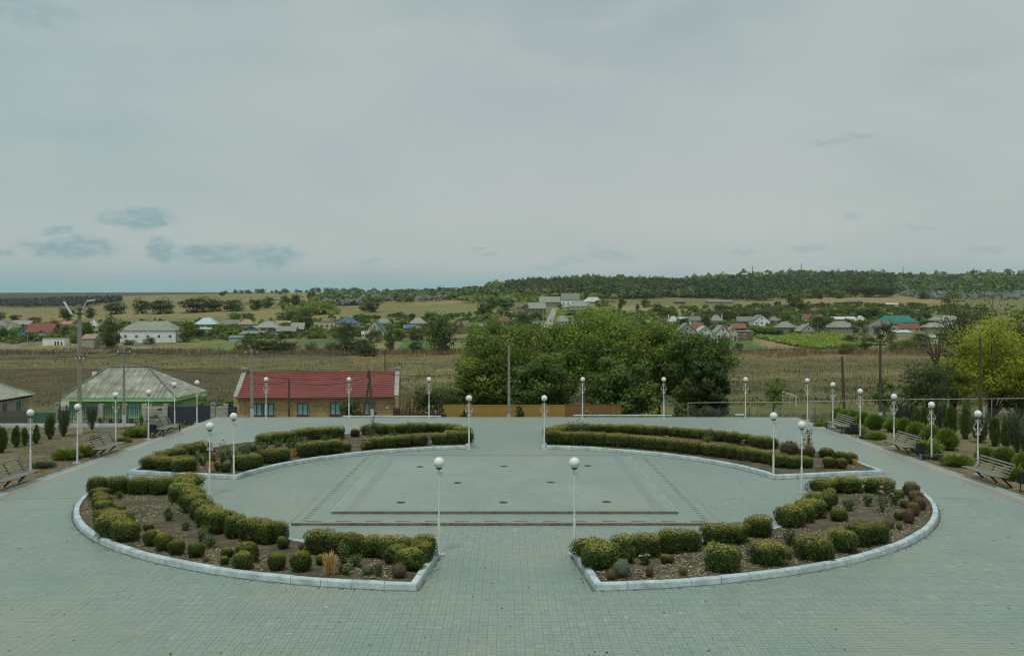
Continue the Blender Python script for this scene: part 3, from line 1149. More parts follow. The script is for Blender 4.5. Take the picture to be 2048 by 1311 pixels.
def juniper_spread(name, seed, m, n=1700):
    """low spreading juniper: arching sprays from the middle"""
    rs = np.random.RandomState(seed)
    a = rs.rand(n) * 6.283
    rr = .06 + .42 * rs.rand(n) ** .6
    hz = .30 * (1 - (rr / .55) ** 2) * (.45 + .55 * rs.rand(n)) + .02
    P = np.stack([rr * np.cos(a), rr * np.sin(a), hz], -1)
    D = np.stack([np.cos(a), np.sin(a), .25 + .3 * rs.rand(n)], -1)
    V = blades(P, D, .22, .030, rs, .3)
    core = ball_core(.36, .36, .15, .08, rs, 2.0)
    T = np.concatenate([np.clip(rs.rand(len(V)) * .7 + hz, 0, 1), np.full(len(core), .05)])
    return quad_mesh(name, np.concatenate([V, core]), m, T)


def thuja(name, seed, m, n=3400, top=.12, loose=0.0):
    """narrow conifer, height 1, width about .4, built of upright plumes"""
    rs = np.random.RandomState(seed)
    npl = 26 if loose else 46
    P, D = [], []
    for i in range(npl):
        h0 = rs.rand() ** 1.1 * (.45 if loose else .80)
        a = rs.rand() * 6.283
        R0 = np.interp(h0, [0, .1, .35, .7, .95], [.13, .18, .19, .12, .03])
        L = (.34 + .30 * rs.rand()) * (1.25 if loose else .62) * (1 - .45 * h0)
        rr = R0 * (.55 + .5 * rs.rand())
        q0 = np.array((math.cos(a) * rr * .85, math.sin(a) * rr * .85, .02 + h0))
        out = .05 + .12 * rs.rand() if loose else .03
        d = nvec(np.array((math.cos(a) * out, math.sin(a) * out, 1.0)))
        k_ = n // npl
        f = rs.rand(k_)
        wd = (.045 if loose else .075) * np.sin(np.clip(f * .92 + .06, 0, 1) * PI) ** .7
        off = nvec(rs.randn(k_, 3)) * (wd * rs.rand(k_) ** .4)[:, None]
        pp = q0 + d * (f * L)[:, None] + off
        pp[:, 2] = np.minimum(pp[:, 2], 1.0)
        P.append(pp)
        D.append(d * 1.5 + off / (wd[:, None] + .01))
    P, D = np.concatenate(P), np.concatenate(D)
    P[:, 2] = np.maximum(P[:, 2], .015)
    V = blades(P, D, .075 if loose else .06, .017 if loose else .024, rs, .35)
    nv = 10
    hs = np.linspace(0, 1, nv)
    pr = np.interp(hs, [0, .08, .35, .7, .92, 1], [.08, .12, .13, .08, .03, 0.0]) * (.75 - .3 * loose)
    u = np.linspace(0, 2 * PI, 11)
    G = np.stack([pr[:, None] * np.cos(u), pr[:, None] * np.sin(u), np.repeat(hs[:, None] * .9, 11, 1)], -1)
    core = np.stack([G[:-1, :-1], G[:-1, 1:], G[1:, 1:], G[1:, :-1]], 2).reshape(-1, 4, 3)
    T = np.concatenate([np.clip(rs.rand(len(V)) * .7 + .3 * np.repeat(rs.rand(npl), n // npl), 0, 1), np.full(len(core), .05)])
    return quad_mesh(name, np.concatenate([V, core]), m, T)


def stems_and_leaves(seed, nst, h, spread, nl, leaf, lean=.25):
    rs = np.random.RandomState(seed)
    mb = MB()
    P, D = [], []
    for i in range(nst):
        a = rs.rand() * 6.283
        q0 = np.array((math.cos(a), math.sin(a), 0)) * rs.rand() * .05
        q1 = np.array((math.cos(a), math.sin(a), 0)) * spread * (.3 + .7 * rs.rand()) + np.array((0, 0, h * (.6 + .4 * rs.rand())))
        mid = (q0 + q1) / 2 + rs.randn(3) * .05 * h
        pts = [q0 * (1 - t) ** 2 + 2 * mid * t * (1 - t) + q1 * t * t for t in np.linspace(0, 1, 5)]
        mb.tube(pts, [.012, .010, .008, .006, .004], 4)
        for _ in range(nl // nst):
            t = .2 + .8 * rs.rand()
            P.append(q0 * (1 - t) ** 2 + 2 * mid * t * (1 - t) + q1 * t * t + rs.randn(3) * .045 * (.6 + h))
            D.append(rs.randn(3) * .5 + (0, 0, .8))
    P, D = np.array(P), np.array(D)
    return mb, P, leaves(P, D, leaf, .62, rs, .5), rs.rand(len(P)), rs


LM = dict(
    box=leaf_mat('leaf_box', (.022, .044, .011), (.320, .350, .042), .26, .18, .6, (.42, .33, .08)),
    box_rust=leaf_mat('leaf_box_rust', (.090, .070, .034), (.28, .20, .085), .18, .2),
    brown=leaf_mat('leaf_brown', (.100, .075, .035), (.26, .19, .085), .15, .2),
    gold=leaf_mat('leaf_gold', (.50, .31, .06), (.85, .58, .17), .35, .1),
    grey=leaf_mat('leaf_grey', (.095, .130, .085), (.31, .37, .25), .2, .1),
    jun=leaf_mat('leaf_juniper', (.062, .112, .015), (.295, .410, .052), .2, .15),
    junl=leaf_mat('leaf_juniper_light', (.100, .150, .020), (.33, .41, .055), .25, .15),
    junb=leaf_mat('leaf_juniper_blue', (.055, .082, .042), (.185, .240, .135), .3, .15),
    thu=leaf_mat('leaf_thuja', (.040, .076, .015), (.185, .270, .048), .25, .18),
    rose=leaf_mat('leaf_rose', (.045, .080, .022), (.18, .26, .075), .25, .2),
)
M_STEM = mat('stem', (.10, .075, .045), .9, .3, 8)
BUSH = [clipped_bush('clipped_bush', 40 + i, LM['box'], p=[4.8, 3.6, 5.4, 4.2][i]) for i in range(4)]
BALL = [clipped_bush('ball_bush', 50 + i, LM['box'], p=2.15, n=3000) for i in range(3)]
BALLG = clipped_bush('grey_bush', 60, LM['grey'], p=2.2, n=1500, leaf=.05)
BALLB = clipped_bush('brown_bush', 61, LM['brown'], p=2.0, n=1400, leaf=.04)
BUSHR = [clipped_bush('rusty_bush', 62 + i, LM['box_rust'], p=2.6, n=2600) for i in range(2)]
JUN = [juniper_mound('juniper_mound', 70 + i, LM['jun']) for i in range(3)]
SPR = [juniper_spread('juniper_spread', 75 + i, LM['junl']) for i in range(2)]
SPRB = juniper_spread('juniper_low', 78, LM['junb'])
THU = [thuja('thuja', 80 + i, LM['thu']) for i in range(3)]
THB = [thuja('loose_juniper', 85 + i, LM['junb'], n=3000, loose=1.0) for i in range(2)]
THCONE = thuja('small_cone', 88, LM['box_rust'], n=1500)
THCONEG = thuja('small_cone', 89, LM['thu'], n=1500)
RND = random.Random(77)


def place_px(me, name, px, py, wpx, hpx, z, natural_w, natural_h, label, cat, group, depth=None):
    """stand a plant on the ground at a photo pixel; width and height from its size in the photo"""
    p = at(px, py, z)
    s = p.y / FPX
    sw, sh = wpx * s / natural_w, hpx * s / natural_h
    o = obj(name, me, None, p, RND.uniform(0, 6.28), (sw, sw * (depth or 1), sh))
    tag(o, label, cat, group)
    return o


# ------------------------------------------------------------------ bushes of the beds
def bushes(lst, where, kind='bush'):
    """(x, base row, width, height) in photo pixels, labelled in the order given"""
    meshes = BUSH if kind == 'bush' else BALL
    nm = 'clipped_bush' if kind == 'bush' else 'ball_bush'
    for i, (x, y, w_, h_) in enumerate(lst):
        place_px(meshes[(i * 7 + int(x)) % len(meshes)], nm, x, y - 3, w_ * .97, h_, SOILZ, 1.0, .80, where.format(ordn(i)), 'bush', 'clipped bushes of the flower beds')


# front left bed
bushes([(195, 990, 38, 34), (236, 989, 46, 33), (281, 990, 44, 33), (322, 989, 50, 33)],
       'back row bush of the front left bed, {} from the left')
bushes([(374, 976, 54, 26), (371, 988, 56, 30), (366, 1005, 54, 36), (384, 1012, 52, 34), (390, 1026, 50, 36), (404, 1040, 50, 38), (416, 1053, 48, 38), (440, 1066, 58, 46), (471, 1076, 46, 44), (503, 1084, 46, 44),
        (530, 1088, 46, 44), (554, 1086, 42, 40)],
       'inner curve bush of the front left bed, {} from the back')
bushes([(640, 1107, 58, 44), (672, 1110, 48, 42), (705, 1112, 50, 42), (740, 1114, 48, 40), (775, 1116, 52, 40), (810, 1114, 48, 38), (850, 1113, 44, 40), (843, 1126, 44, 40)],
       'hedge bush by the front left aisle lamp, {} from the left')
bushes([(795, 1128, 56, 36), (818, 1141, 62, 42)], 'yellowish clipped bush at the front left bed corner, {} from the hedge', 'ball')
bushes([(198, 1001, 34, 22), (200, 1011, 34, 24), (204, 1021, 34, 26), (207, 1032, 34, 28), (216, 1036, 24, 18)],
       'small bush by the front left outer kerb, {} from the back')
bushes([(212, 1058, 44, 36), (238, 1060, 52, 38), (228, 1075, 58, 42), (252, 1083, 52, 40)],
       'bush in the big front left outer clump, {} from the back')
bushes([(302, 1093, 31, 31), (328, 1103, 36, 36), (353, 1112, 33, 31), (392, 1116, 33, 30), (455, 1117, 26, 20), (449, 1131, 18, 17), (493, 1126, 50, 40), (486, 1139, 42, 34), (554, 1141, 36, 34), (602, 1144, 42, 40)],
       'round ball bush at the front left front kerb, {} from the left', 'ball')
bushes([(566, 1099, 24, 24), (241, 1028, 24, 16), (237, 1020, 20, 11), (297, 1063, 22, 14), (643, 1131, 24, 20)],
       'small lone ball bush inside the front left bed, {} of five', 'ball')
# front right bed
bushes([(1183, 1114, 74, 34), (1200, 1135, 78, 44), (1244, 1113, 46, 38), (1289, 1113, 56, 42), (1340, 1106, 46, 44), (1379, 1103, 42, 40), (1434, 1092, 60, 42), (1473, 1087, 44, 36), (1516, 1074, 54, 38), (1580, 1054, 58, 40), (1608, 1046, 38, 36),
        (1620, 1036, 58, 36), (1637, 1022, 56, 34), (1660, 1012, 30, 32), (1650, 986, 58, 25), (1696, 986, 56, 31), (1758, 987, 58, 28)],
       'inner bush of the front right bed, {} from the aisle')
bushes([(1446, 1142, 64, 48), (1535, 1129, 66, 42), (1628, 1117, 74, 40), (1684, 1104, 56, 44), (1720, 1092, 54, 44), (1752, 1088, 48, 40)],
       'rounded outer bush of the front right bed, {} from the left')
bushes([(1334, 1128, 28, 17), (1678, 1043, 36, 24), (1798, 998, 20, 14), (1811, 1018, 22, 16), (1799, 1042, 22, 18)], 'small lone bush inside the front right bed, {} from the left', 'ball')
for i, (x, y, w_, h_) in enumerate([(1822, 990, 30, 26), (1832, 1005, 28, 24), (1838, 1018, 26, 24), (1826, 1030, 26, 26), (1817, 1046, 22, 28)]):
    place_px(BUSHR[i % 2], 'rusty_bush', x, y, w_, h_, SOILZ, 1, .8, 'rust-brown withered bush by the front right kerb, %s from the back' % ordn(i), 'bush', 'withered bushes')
# far beds
bushes([(308, 938, 50, 24), (338, 943, 54, 28), (366, 945, 50, 28)], 'low front bush at the far left bed outer end, {} from the left')
bushes([(330, 921, 36, 17), (352, 918, 44, 20), (378, 913, 46, 22), (402, 907, 40, 22)], 'rear bush at the far left bed outer end, {} from the left')
bushes([(487, 942, 40, 30), (508, 937, 34, 26), (537, 928, 40, 26), (562, 924, 36, 26), (612, 915, 40, 28), (642, 911, 38, 27), (668, 908, 34, 26), (756, 898, 34, 22), (778, 897, 32, 22), (806, 895, 34, 22), (836, 893, 36, 22), (880, 890, 36, 22), (906, 889, 36, 24), (930, 889, 32, 25)],
       'front hedge bush of the far left bed, {} from the left')
bushes([(530, 890, 36, 20), (553, 888, 34, 20), (575, 886, 34, 21), (597, 883, 34, 22), (620, 881, 34, 23), (643, 880, 34, 23), (668, 879, 40, 23), (738, 871, 32, 19), (760, 870, 32, 19), (782, 869, 32, 18), (804, 868, 32, 18), (826, 867, 32, 18), (848, 866, 32, 17), (870, 866, 32, 17), (892, 867, 32, 17), (910, 871, 34, 19), (924, 878, 36, 22)],
       'back hedge bush of the far left bed, {} from the left')
bushes([(452, 946, 22, 20), (692, 904, 22, 16), (734, 901, 24, 17), (710, 876, 20, 16), (506, 905, 16, 12)], 'small ball bush inside the far left bed, {} of five', 'ball')
fr = [(1108, 889, 36, 26), (1130, 890, 34, 24)] + [(1154 + i * 24.0, 891 + (i * 24.0) ** 1.45 * .0068, 34, 25) for i in range(17)] + [(1560, 936, 38, 26), (1585, 938, 36, 24), (1608, 937, 36, 22)]
bushes(fr, 'front hedge bush of the far right bed, {} from the aisle')
bushes([(1108, 880, 36, 24), (1124, 872, 36, 20), (1146, 868, 34, 18), (1170, 868, 32, 17), (1192, 868, 32, 17), (1214, 868, 32, 17), (1236, 869, 32, 17), (1258, 870, 32, 18), (1280, 871, 32, 18), (1302, 872, 32, 18), (1322, 873, 28, 18), (1350, 875, 32, 18), (1373, 877, 32, 19), (1396, 879, 32, 19), (1418, 881, 32, 19), (1442, 884, 34, 20),
        (1466, 887, 34, 20), (1490, 891, 34, 21), (1513, 895, 34, 21), (1537, 899, 34, 22)],
       'back hedge bush of the far right bed, {} from the aisle')
bushes([(1653, 917, 32, 19), (1680, 925, 28, 20), (1700, 929, 28, 22), (1658, 938, 26, 22), (1682, 939, 26, 20)], 'ball bush at the outer end of the far right bed, {} from the back', 'ball')
for i, (x, y, w_, h_) in enumerate([(1612, 912, 32, 24), (1578, 910, 34, 26)]):
    place_px(BUSHR[i % 2], 'rusty_bush', x, y, w_, h_, SOILZ, 1, .8, ['rust tinged bush behind the right lamps in the far right bed', 'leafy rust tinged bush left of the far right bed lamp'][i], 'bush', 'withered bushes')

# odd small plants
for (x, y, w_, h_, me, lab) in [
    (798, 1154, 33, 30, BALLB, 'withered brown ball bush at the front corner of the front left bed'),
    (736, 1148, 24, 20, BALLG, 'pale grey-green ball plant near the front kerb of the front left bed'),
    (1243, 1153, 38, 33, BALLG, 'pale grey-green ball plant near the front kerb of the front right bed'),
    (412, 1124, 12, 12, BALLB, 'tiny brown dead plant beside the ball bushes of the front left bed'),
    (602, 1101, 12, 17, BALLB, 'small reddish dead plant in the hedge gap of the front left bed'),
    (1222, 1158, 22, 22, BALLB, 'dead brown plant left of the grey-green ball, front right bed'),
    (1299, 1153, 18, 24, BALLB, 'dead brown upright plant right of the grey-green ball, front right bed'),
    (1366, 1150, 19, 19, BALLB, 'dead brown tuft at the middle of the front right kerb'),
    (1577, 1118, 15, 20, BALLB, 'dead brown tuft between the rounded bushes of the front right bed'),
    (1778, 1056, 22, 20, BALLB, 'reddish dead tuft at the right end of the rounded bush row'),
    (1798, 1058, 12, 15, BALLB, 'small dead tuft by the right curve of the front right kerb'),
    (726, 900, 10, 14, BALLB, 'small dead brown plant among the far left front hedge')]:
    place_px(me, 'garden_plant', x, y, w_, h_, SOILZ, 1, .8, lab, 'plant', 'single garden plants')


def dry_plant(x, y, w_, h_, m, lab, seed, n=260):
    p = at(x, y, SOILZ)
    s = p.y / FPX
    rs = np.random.RandomState(seed)
    a = rs.rand(n) * 6.283
    P = np.stack([np.cos(a) * .22 * rs.rand(n), np.sin(a) * .22 * rs.rand(n), rs.rand(n) * .55], -1)
    V = blades(P, np.stack([np.cos(a), np.sin(a), np.full(n, 1.6)], -1), .24, .035, rs, .3)
    t = empty('dry_plant', p)
    tag(t, lab, 'plant', 'single garden plants')
    mb = MB()
    for i in range(7):
        mb.tube([(0, 0, 0), (rs.randn() * .08, rs.randn() * .08, .3), (rs.randn() * .16, rs.randn() * .16, .62)], [.012, .008, .004], 4)
    mb.build('stem', M_STEM, t)
    obj('foliage', quad_mesh('foliage', V, m, rs.rand(n)), t)
    t.scale = (w_ * s / .6, w_ * s / .6, h_ * s / .72)
    t.rotation_euler = (0, 0, rs.rand() * 6)


dry_plant(659, 1150, 32, 46, LM['gold'], 'golden dried plant near the front kerb of the front left bed', 5)
dry_plant(757, 1153, 18, 26, LM['rose'], 'thin green weed beside the brown ball of the front left bed', 6)
dry_plant(1468, 1126, 16, 18, LM['gold'], 'small orange dried plant between rounded bushes of the front right bed', 7)
dry_plant(588, 913, 16, 18, LM['gold'], 'small golden plant between hedge pieces of the far left bed', 8)
dry_plant(421, 944, 14, 22, LM['gold'], 'golden dried plant beside the far left bed lamp', 9)
dry_plant(1710, 929, 10, 12, LM['gold'], 'golden tuft at the outer tip of the far right bed', 10)
dry_plant(1186, 1100, 14, 30, LM['junl'], 'yellowish shoots rising from the corner bush of the front right bed', 11)

# roses
M_PET = {'pink': mat('petal_pink', (.62, .27, .27), .6, .15, 30), 'red': mat('petal_red', (.50, .07, .06), .6, .15, 30), 'orange': mat('petal_orange', (.68, .27, .05), .6, .15, 30), 'pale': mat('petal_pale', (.68, .48, .40), .6, .15, 30)}


def flower_mesh(m):
    mb = MB()
    for l, (n, r0, z0, tilt) in enumerate([(5, .042, 0, .5), (5, .030, .012, .9), (3, .016, .022, 1.3)]):
        for i in range(n):
            a = 2 * PI * i / n + l * .6
            c, s_ = math.cos(a), math.sin(a)
            mb.poly([(0, 0, z0), (c * r0 * .8 - s_ * r0 * .6, s_ * r0 * .8 + c * r0 * .6, z0 + r0 * tilt * .8), (c * r0 * 1.15, s_ * r0 * 1.15, z0 + r0 * tilt), (c * r0 * .8 + s_ * r0 * .6, s_ * r0 * .8 - c * r0 * .6, z0 + r0 * tilt * .8)])
    return mb.mesh('flower', m)


FLOW = {k_: flower_mesh(v) for k_, v in M_PET.items()}


def rose(x, y, w_, h_, lab, seed, flowers=0, colour='pink', nst=7):
    p = at(x, y, SOILZ)
    s = p.y / FPX
    h, spread = h_ * s, w_ * s * .5
    mb, P, V, T, rs = stems_and_leaves(seed, nst, h, spread, int(58 * nst), max(.055, .075 * p.y / 42))
    t = empty('rose_bush', p)
    tag(t, lab, 'rose bush', 'rose bushes of the flower beds')
    mb.build('stem', M_STEM, t)
    obj('foliage', quad_mesh('foliage', V, LM['rose'], T), t)
    top = P[np.argsort(-P[:, 2])]
    for i in range(flowers):
        q = top[int(rs.rand() * len(top) * .45)]
        obj('flower', FLOW[colour], t, q + np.array((0, 0, .03)), rs.rand() * 6, 1.2 + rs.rand() * .8)


for i, (x, y, w_, h_, fl, c, lab) in enumerate([
    (1765, 1024, 52, 58, 4, 'pale', 'loose rose bush with pale blooms in the middle of the front right bed'),
    (1790, 1010, 30, 34, 1, 'pale', 'rose bush just right of the pale blooming one, front right bed'),
    (1576, 1090, 34, 36, 0, 'pink', 'leafy rose without blooms beside the front right inner bushes'),
    (1262, 1125, 36, 34, 0, 'pink', 'rose leaves in front of the second inner bush, front right bed'),
    (1292, 1128, 26, 22, 2, 'pale', 'low rose with a pale bloom, front right bed'),
    (1698, 1022, 24, 30, 0, 'pink', 'thin twiggy rose left of the pale blooming rose'),
    (1735, 1012, 24, 26, 0, 'pink', 'short twiggy rose behind the small lone bush'),
    (686, 1128, 46, 50, 0, 'pink', 'tall leafy rose in front of the aisle hedge, front left bed'),
    (712, 1134, 34, 28, 0, 'pink', 'low rose right of the tall one, front left bed'),
    (690, 1148, 30, 20, 0, 'pink', 'low green rose right of the golden plant'),
    (400, 1082, 40, 30, 0, 'pink', 'thin rose shoots among dead leaves of the front left bed'),
    (420, 1094, 34, 26, 0, 'pink', 'second thin rose among dead leaves of the front left bed'),
    (368, 1060, 26, 16, 0, 'pink', 'low rose rosette inside the front left inner curve'),
    (330, 1030, 24, 14, 0, 'pink', 'low rose rosette in the middle of the front left bed'),
    (240, 996, 20, 14, 0, 'pink', 'small rose behind the back row of the front left bed'),
    (338, 1040, 20, 16, 0, 'pink', 'small twig rose in the middle of the front left bed'),
    (425, 935, 36, 44, 5, 'red', 'red blooming rose beside the far left bed lamp'),
    (445, 930, 30, 48, 3, 'red', 'tall rose with red blooms right of the far left lamp'),
    (438, 942, 24, 20, 3, 'orange', 'low rose with orange blooms by the far left lamp'),
    (405, 930, 34, 34, 0, 'pink', 'leafy rose left of the red blooming rose'),
    (465, 925, 34, 34, 0, 'pink', 'rose behind the two left lamps'),
    (490, 915, 34, 30, 0, 'pink', 'rose right of the two left lamps'),
    (380, 932, 34, 28, 0, 'pink', 'rose behind the outer bushes of the far left bed'),
    (520, 908, 40, 26, 0, 'pink', 'rose in the middle of the far left bed, behind the front hedge start'),
    (550, 905, 40, 28, 0, 'pink', 'rose behind the second front hedge piece, far left bed'),
    (580, 902, 34, 28, 0, 'pink', 'rose left of the long front hedge piece, far left bed'),
    (610, 896, 30, 24, 0, 'pink', 'rose in front of the rear hedge, far left bed'),
    (655, 893, 28, 24, 0, 'pink', 'rose in front of the rear hedge end, far left bed'),
    (680, 892, 20, 20, 0, 'pink', 'small rose by the rear kerb gap, far left bed'),
    (730, 892, 24, 14, 4, 'pink', 'pink blooming low rose by the rear kerb gap, far left bed'),
    (745, 880, 20, 50, 0, 'pink', 'tall slender rose standing above the rear hedge, far left bed'),
    (752, 884, 40, 22, 0, 'pink', 'broad rose at the foot of the tall slender one'),
    (785, 884, 30, 22, 2, 'pink', 'rose with two blooms behind the front hedge, far left bed'),
    (806, 887, 20, 12, 5, 'pink', 'pink rose cluster in the centre of the far left bed'),
    (832, 884, 40, 20, 0, 'pink', 'broad leafy rose right of the pink cluster'),
    (820, 866, 14, 24, 0, 'pink', 'thin rose shoot above the rear hedge, far left bed'),
    (1150, 880, 26, 44, 0, 'pink', 'tall rose shoots above the aisle end of the far right bed'),
    (1166, 880, 24, 38, 0, 'pink', 'second tall rose at the aisle end of the far right bed'),
    (1215, 886, 30, 14, 0, 'pink', 'low grey-green rose behind the far right front hedge'),
    (1232, 886, 22, 12, 0, 'pink', 'low rose right of the grey-green one, far right bed'),
    (1336, 892, 20, 18, 5, 'pale', 'pale pink rose cluster in the hedge gap of the far right bed'),
    (1315, 888, 26, 14, 0, 'pink', 'low rose left of the pale pink cluster'),
    (1410, 897, 34, 26, 0, 'pink', 'rose in the middle of the far right bed'),
    (1418, 888, 16, 34, 1, 'red', 'tall rose with a reddish tip in the far right bed'),
    (1462, 901, 22, 16, 0, 'pink', 'small grey-green rose in the far right bed'),
    (1488, 903, 20, 20, 2, 'pale', 'rose with pale blooms near the far right lamp'),
    (1500, 908, 24, 14, 1, 'red', 'low rose with a red bloom near the far right lamp'),
    (1578, 905, 24, 26, 0, 'pink', 'rose left of the rust tinged bush, far right bed'),
    (1616, 905, 14, 48, 0, 'pink', 'tall single rose stem beside the outer lamp of the far right bed')]):
    rose(x, y, w_, h_, lab, 300 + i, fl, c, 5 if w_ < 22 else 8)

# ------------------------------------------------------------------ plants of the strips
GZ = -.05
for i, (x, y, w_, h_) in enumerate([(1676, 838, 30, 22), (1691, 846, 38, 28), (1708, 850, 36, 28), (1727, 853, 36, 28), (1750, 859, 42, 31), (1786, 863, 38, 26), (1808, 867, 40, 30), (1833, 878, 44, 34), (1862, 888, 46, 36), (1893, 899, 50, 40), (1972, 922, 46, 28), (2007, 930, 52, 34), (2044, 946, 40, 40)]):
    place_px(JUN[i % 3], 'juniper_shrub', x, y, w_, h_, GZ, .98, .74, 'bushy bright green juniper, %s from the far end of the right planting' % ordn(i), 'shrub', 'rounded junipers of the right strip')
for i, (x, y, w_, h_) in enumerate([(1640, 853, 26, 9), (1712, 866, 46, 18), (1752, 878, 40, 16), (1852, 904, 64, 28), (1914, 931, 60, 24), (2030, 960, 46, 30)]):
    place_px(SPR[i % 2], 'spreading_juniper', x, y, w_, h_, GZ, 1.2, .42, 'low spreading yellow-green juniper, %s from the far end behind the right benches' % ordn(i), 'shrub', 'spreading junipers of the right strip')
for i, (x, y, w_, h_) in enumerate([(1868, 918, 44, 12), (1736, 876, 34, 8)]):
    place_px(SPRB, 'creeping_juniper', x, y, w_, h_, GZ, 1.2, .42, ['flat blue-green juniper beside the second right lamp', 'flat blue-green juniper left of the second right bench'][i], 'shrub', 'creeping junipers')
for i, (x, y, w_, h_) in enumerate([(1795, 843, 17, 38), (1833, 852, 19, 38), (1850, 853, 19, 40), (1902, 870, 28, 58), (1931, 878, 24, 66), (1989, 892, 27, 56), (2013, 898, 24, 62)]):
    place_px(THU[i % 3], 'thuja', x, y, w_, h_, GZ, .42, 1.0, 'dark green columnar thuja, %s from the far end of the right row' % ordn(i), 'conifer', 'thujas of the right strip')
for i, (x, y, w_, h_) in enumerate([(1814, 849, 32, 54), (1880, 862, 28, 68), (1960, 885, 38, 62), (2034, 905, 38, 86), (2058, 915, 40, 80)]):
    place_px(THB[i % 2], 'upright_juniper', x, y, w_, h_, GZ, .46, 1.06, 'loose blue-green upright juniper, %s from the far end of the right row' % ordn(i), 'conifer', 'upright junipers of the right strip')
for i, (x, y, w_, h_) in enumerate([(3, 905, 25, 52), (32, 894, 17, 42), (50, 891, 16, 36), (72, 887, 17, 38), (100, 878, 21, 50)]):
    place_px(THU[i % 3], 'thuja', x, y, w_, h_, GZ, .42, 1.0, 'dark columnar thuja, %s from the left edge of the left strip' % ordn(i), 'conifer', 'thujas of the left strip')
for i, (x, y, w_, h_) in enumerate([(127, 872, 25, 66), (184, 859, 21, 52)]):
    place_px(THB[i % 2], 'upright_juniper', x, y, w_, h_, GZ, .46, 1.06, ['feathery upright juniper left of the tall concrete street-light pole', 'feathery upright juniper right of the tall concrete street-light pole'][i], 'conifer', 'upright junipers of the left strip')
for i, (x, y, w_, h_) in enumerate([(200, 846, 9, 16), (221, 846, 10, 14), (241, 846, 8, 14), (262, 846, 11, 14), (283, 847, 9, 20)]):
    p = at(x, y, -.85)
    o = obj('cone_shrub', THCONE if i in (0, 1, 2) else THCONEG, None, (p.x, p.y, tz(p.x, p.y) - .02), i, (w_ * p.y / FPX / .42, w_ * p.y / FPX / .42, h_ * p.y / FPX))
    tag(o, 'small cone-shaped shrub, %s from the left before the green house fence' % ordn(i), 'shrub', 'cone shrubs before the fence')
for i, (x, y, w_, h_, l_) in enumerate([(132, 918, 54, 24, 'spreading juniper left of the second left bench'), (170, 912, 40, 24, 'spreading juniper right behind the second left bench'), (246, 884, 34, 11, 'flat juniper behind the second left bench end'),
                                        (272, 873, 50, 20, 'dense spreading juniper left of the far left bench'), (191, 878, 20, 9, 'tiny yellowish juniper behind the second left bench'), (311, 856, 30, 10, 'low juniper behind the far left bench'), (88, 934, 44, 13, 'thin grey-green ground juniper right of the first left bench')]):
    place_px(SPR[i % 2] if i != 6 else SPRB, 'spreading_juniper', x, y, w_, h_, GZ, 1.2, .42, l_, 'shrub', 'spreading junipers of the left strip')

# ------------------------------------------------------------------ lamps
M_WHITE = mat('lamp_white', (.72, .73, .71), .55, .06, 3)
M_GLOBE = mat('lamp_globe', (.80, .79, .78), .35, .03, 2, spec=.5)
M_CREAM = mat('lamp_scroll', (.66, .62, .52), .6, .08, 6)
M_BLACK = mat('black_metal', (.022, .023, .025), .55, .3, 8)
M_CONC = mat('pad_concrete', (.42, .42, .38), .9, .2, 6)


def spiral(cx, cz, r0, a0, turns, n=14, sgn=1):
    return [(cx + (r0 * (1 - .82 * i / n)) * math.cos(a0 + sgn * turns * 2 * PI * i / n), 0, cz + (r0 * (1 - .82 * i / n)) * math.sin(a0 + sgn * turns * 2 * PI * i / n)) for i in range(n + 1)]


def make_lamp():
    t = empty('lamp_post', (0, 0, 0))
    mb = MB(); mb.box(-.17, .17, -.17, .17, -.02, .03); mb.build('base_plate', M_CONC, t)
    mb = MB(); mb.lathe([(.042, .02), (.042, 1.02), (.033, 1.05)], 12); mb.build('lower_pole', M_WHITE, t, smooth=False)
    mb = MB(); mb.lathe([(.028, 1.05), (.028, 2.52)], 12); mb.build('upper_pole', M_WHITE, t)
    mb = MB(); mb.lathe([(.03, 2.50), (.085, 2.515), (.085, 2.55), (.06, 2.56)], 14); mb.build('collar', mat('dark_collar', (.05, .05, .05), .5), t)
    mb = MB(); mb.lathe([(.163 * math.sin(a) if 0 < a < PI else .01, 2.70 - .163 * math.cos(a)) for a in np.linspace(.28, PI, 16)], 24); mb.build('globe', M_GLOBE, t, smooth=True)
    for s in (1, -1):
        mb = MB()
        top = spiral(.085, 2.38, .05, PI, 1.2, 12, -1)
        arm = [(.03, 0, 2.36), (.10, 0, 2.27), (.18, 0, 2.17), (.205, 0, 2.09), (.185, 0, 2.01)] + spiral(.125, 2.03, .068, -.3, 1.3, 14, -1)
        low = [(.205, 0, 2.08), (.16, 0, 1.96), (.07, 0, 1.87), (.035, 0, 1.84)] + spiral(.085, 1.80, .052, PI, 1.2, 12, 1)
        for q in (top, arm, low):
            mb.tube([(s * p[0], p[1], p[2]) for p in q], .0095, 5)
        mb.build('scroll', M_CREAM, t)
    return t


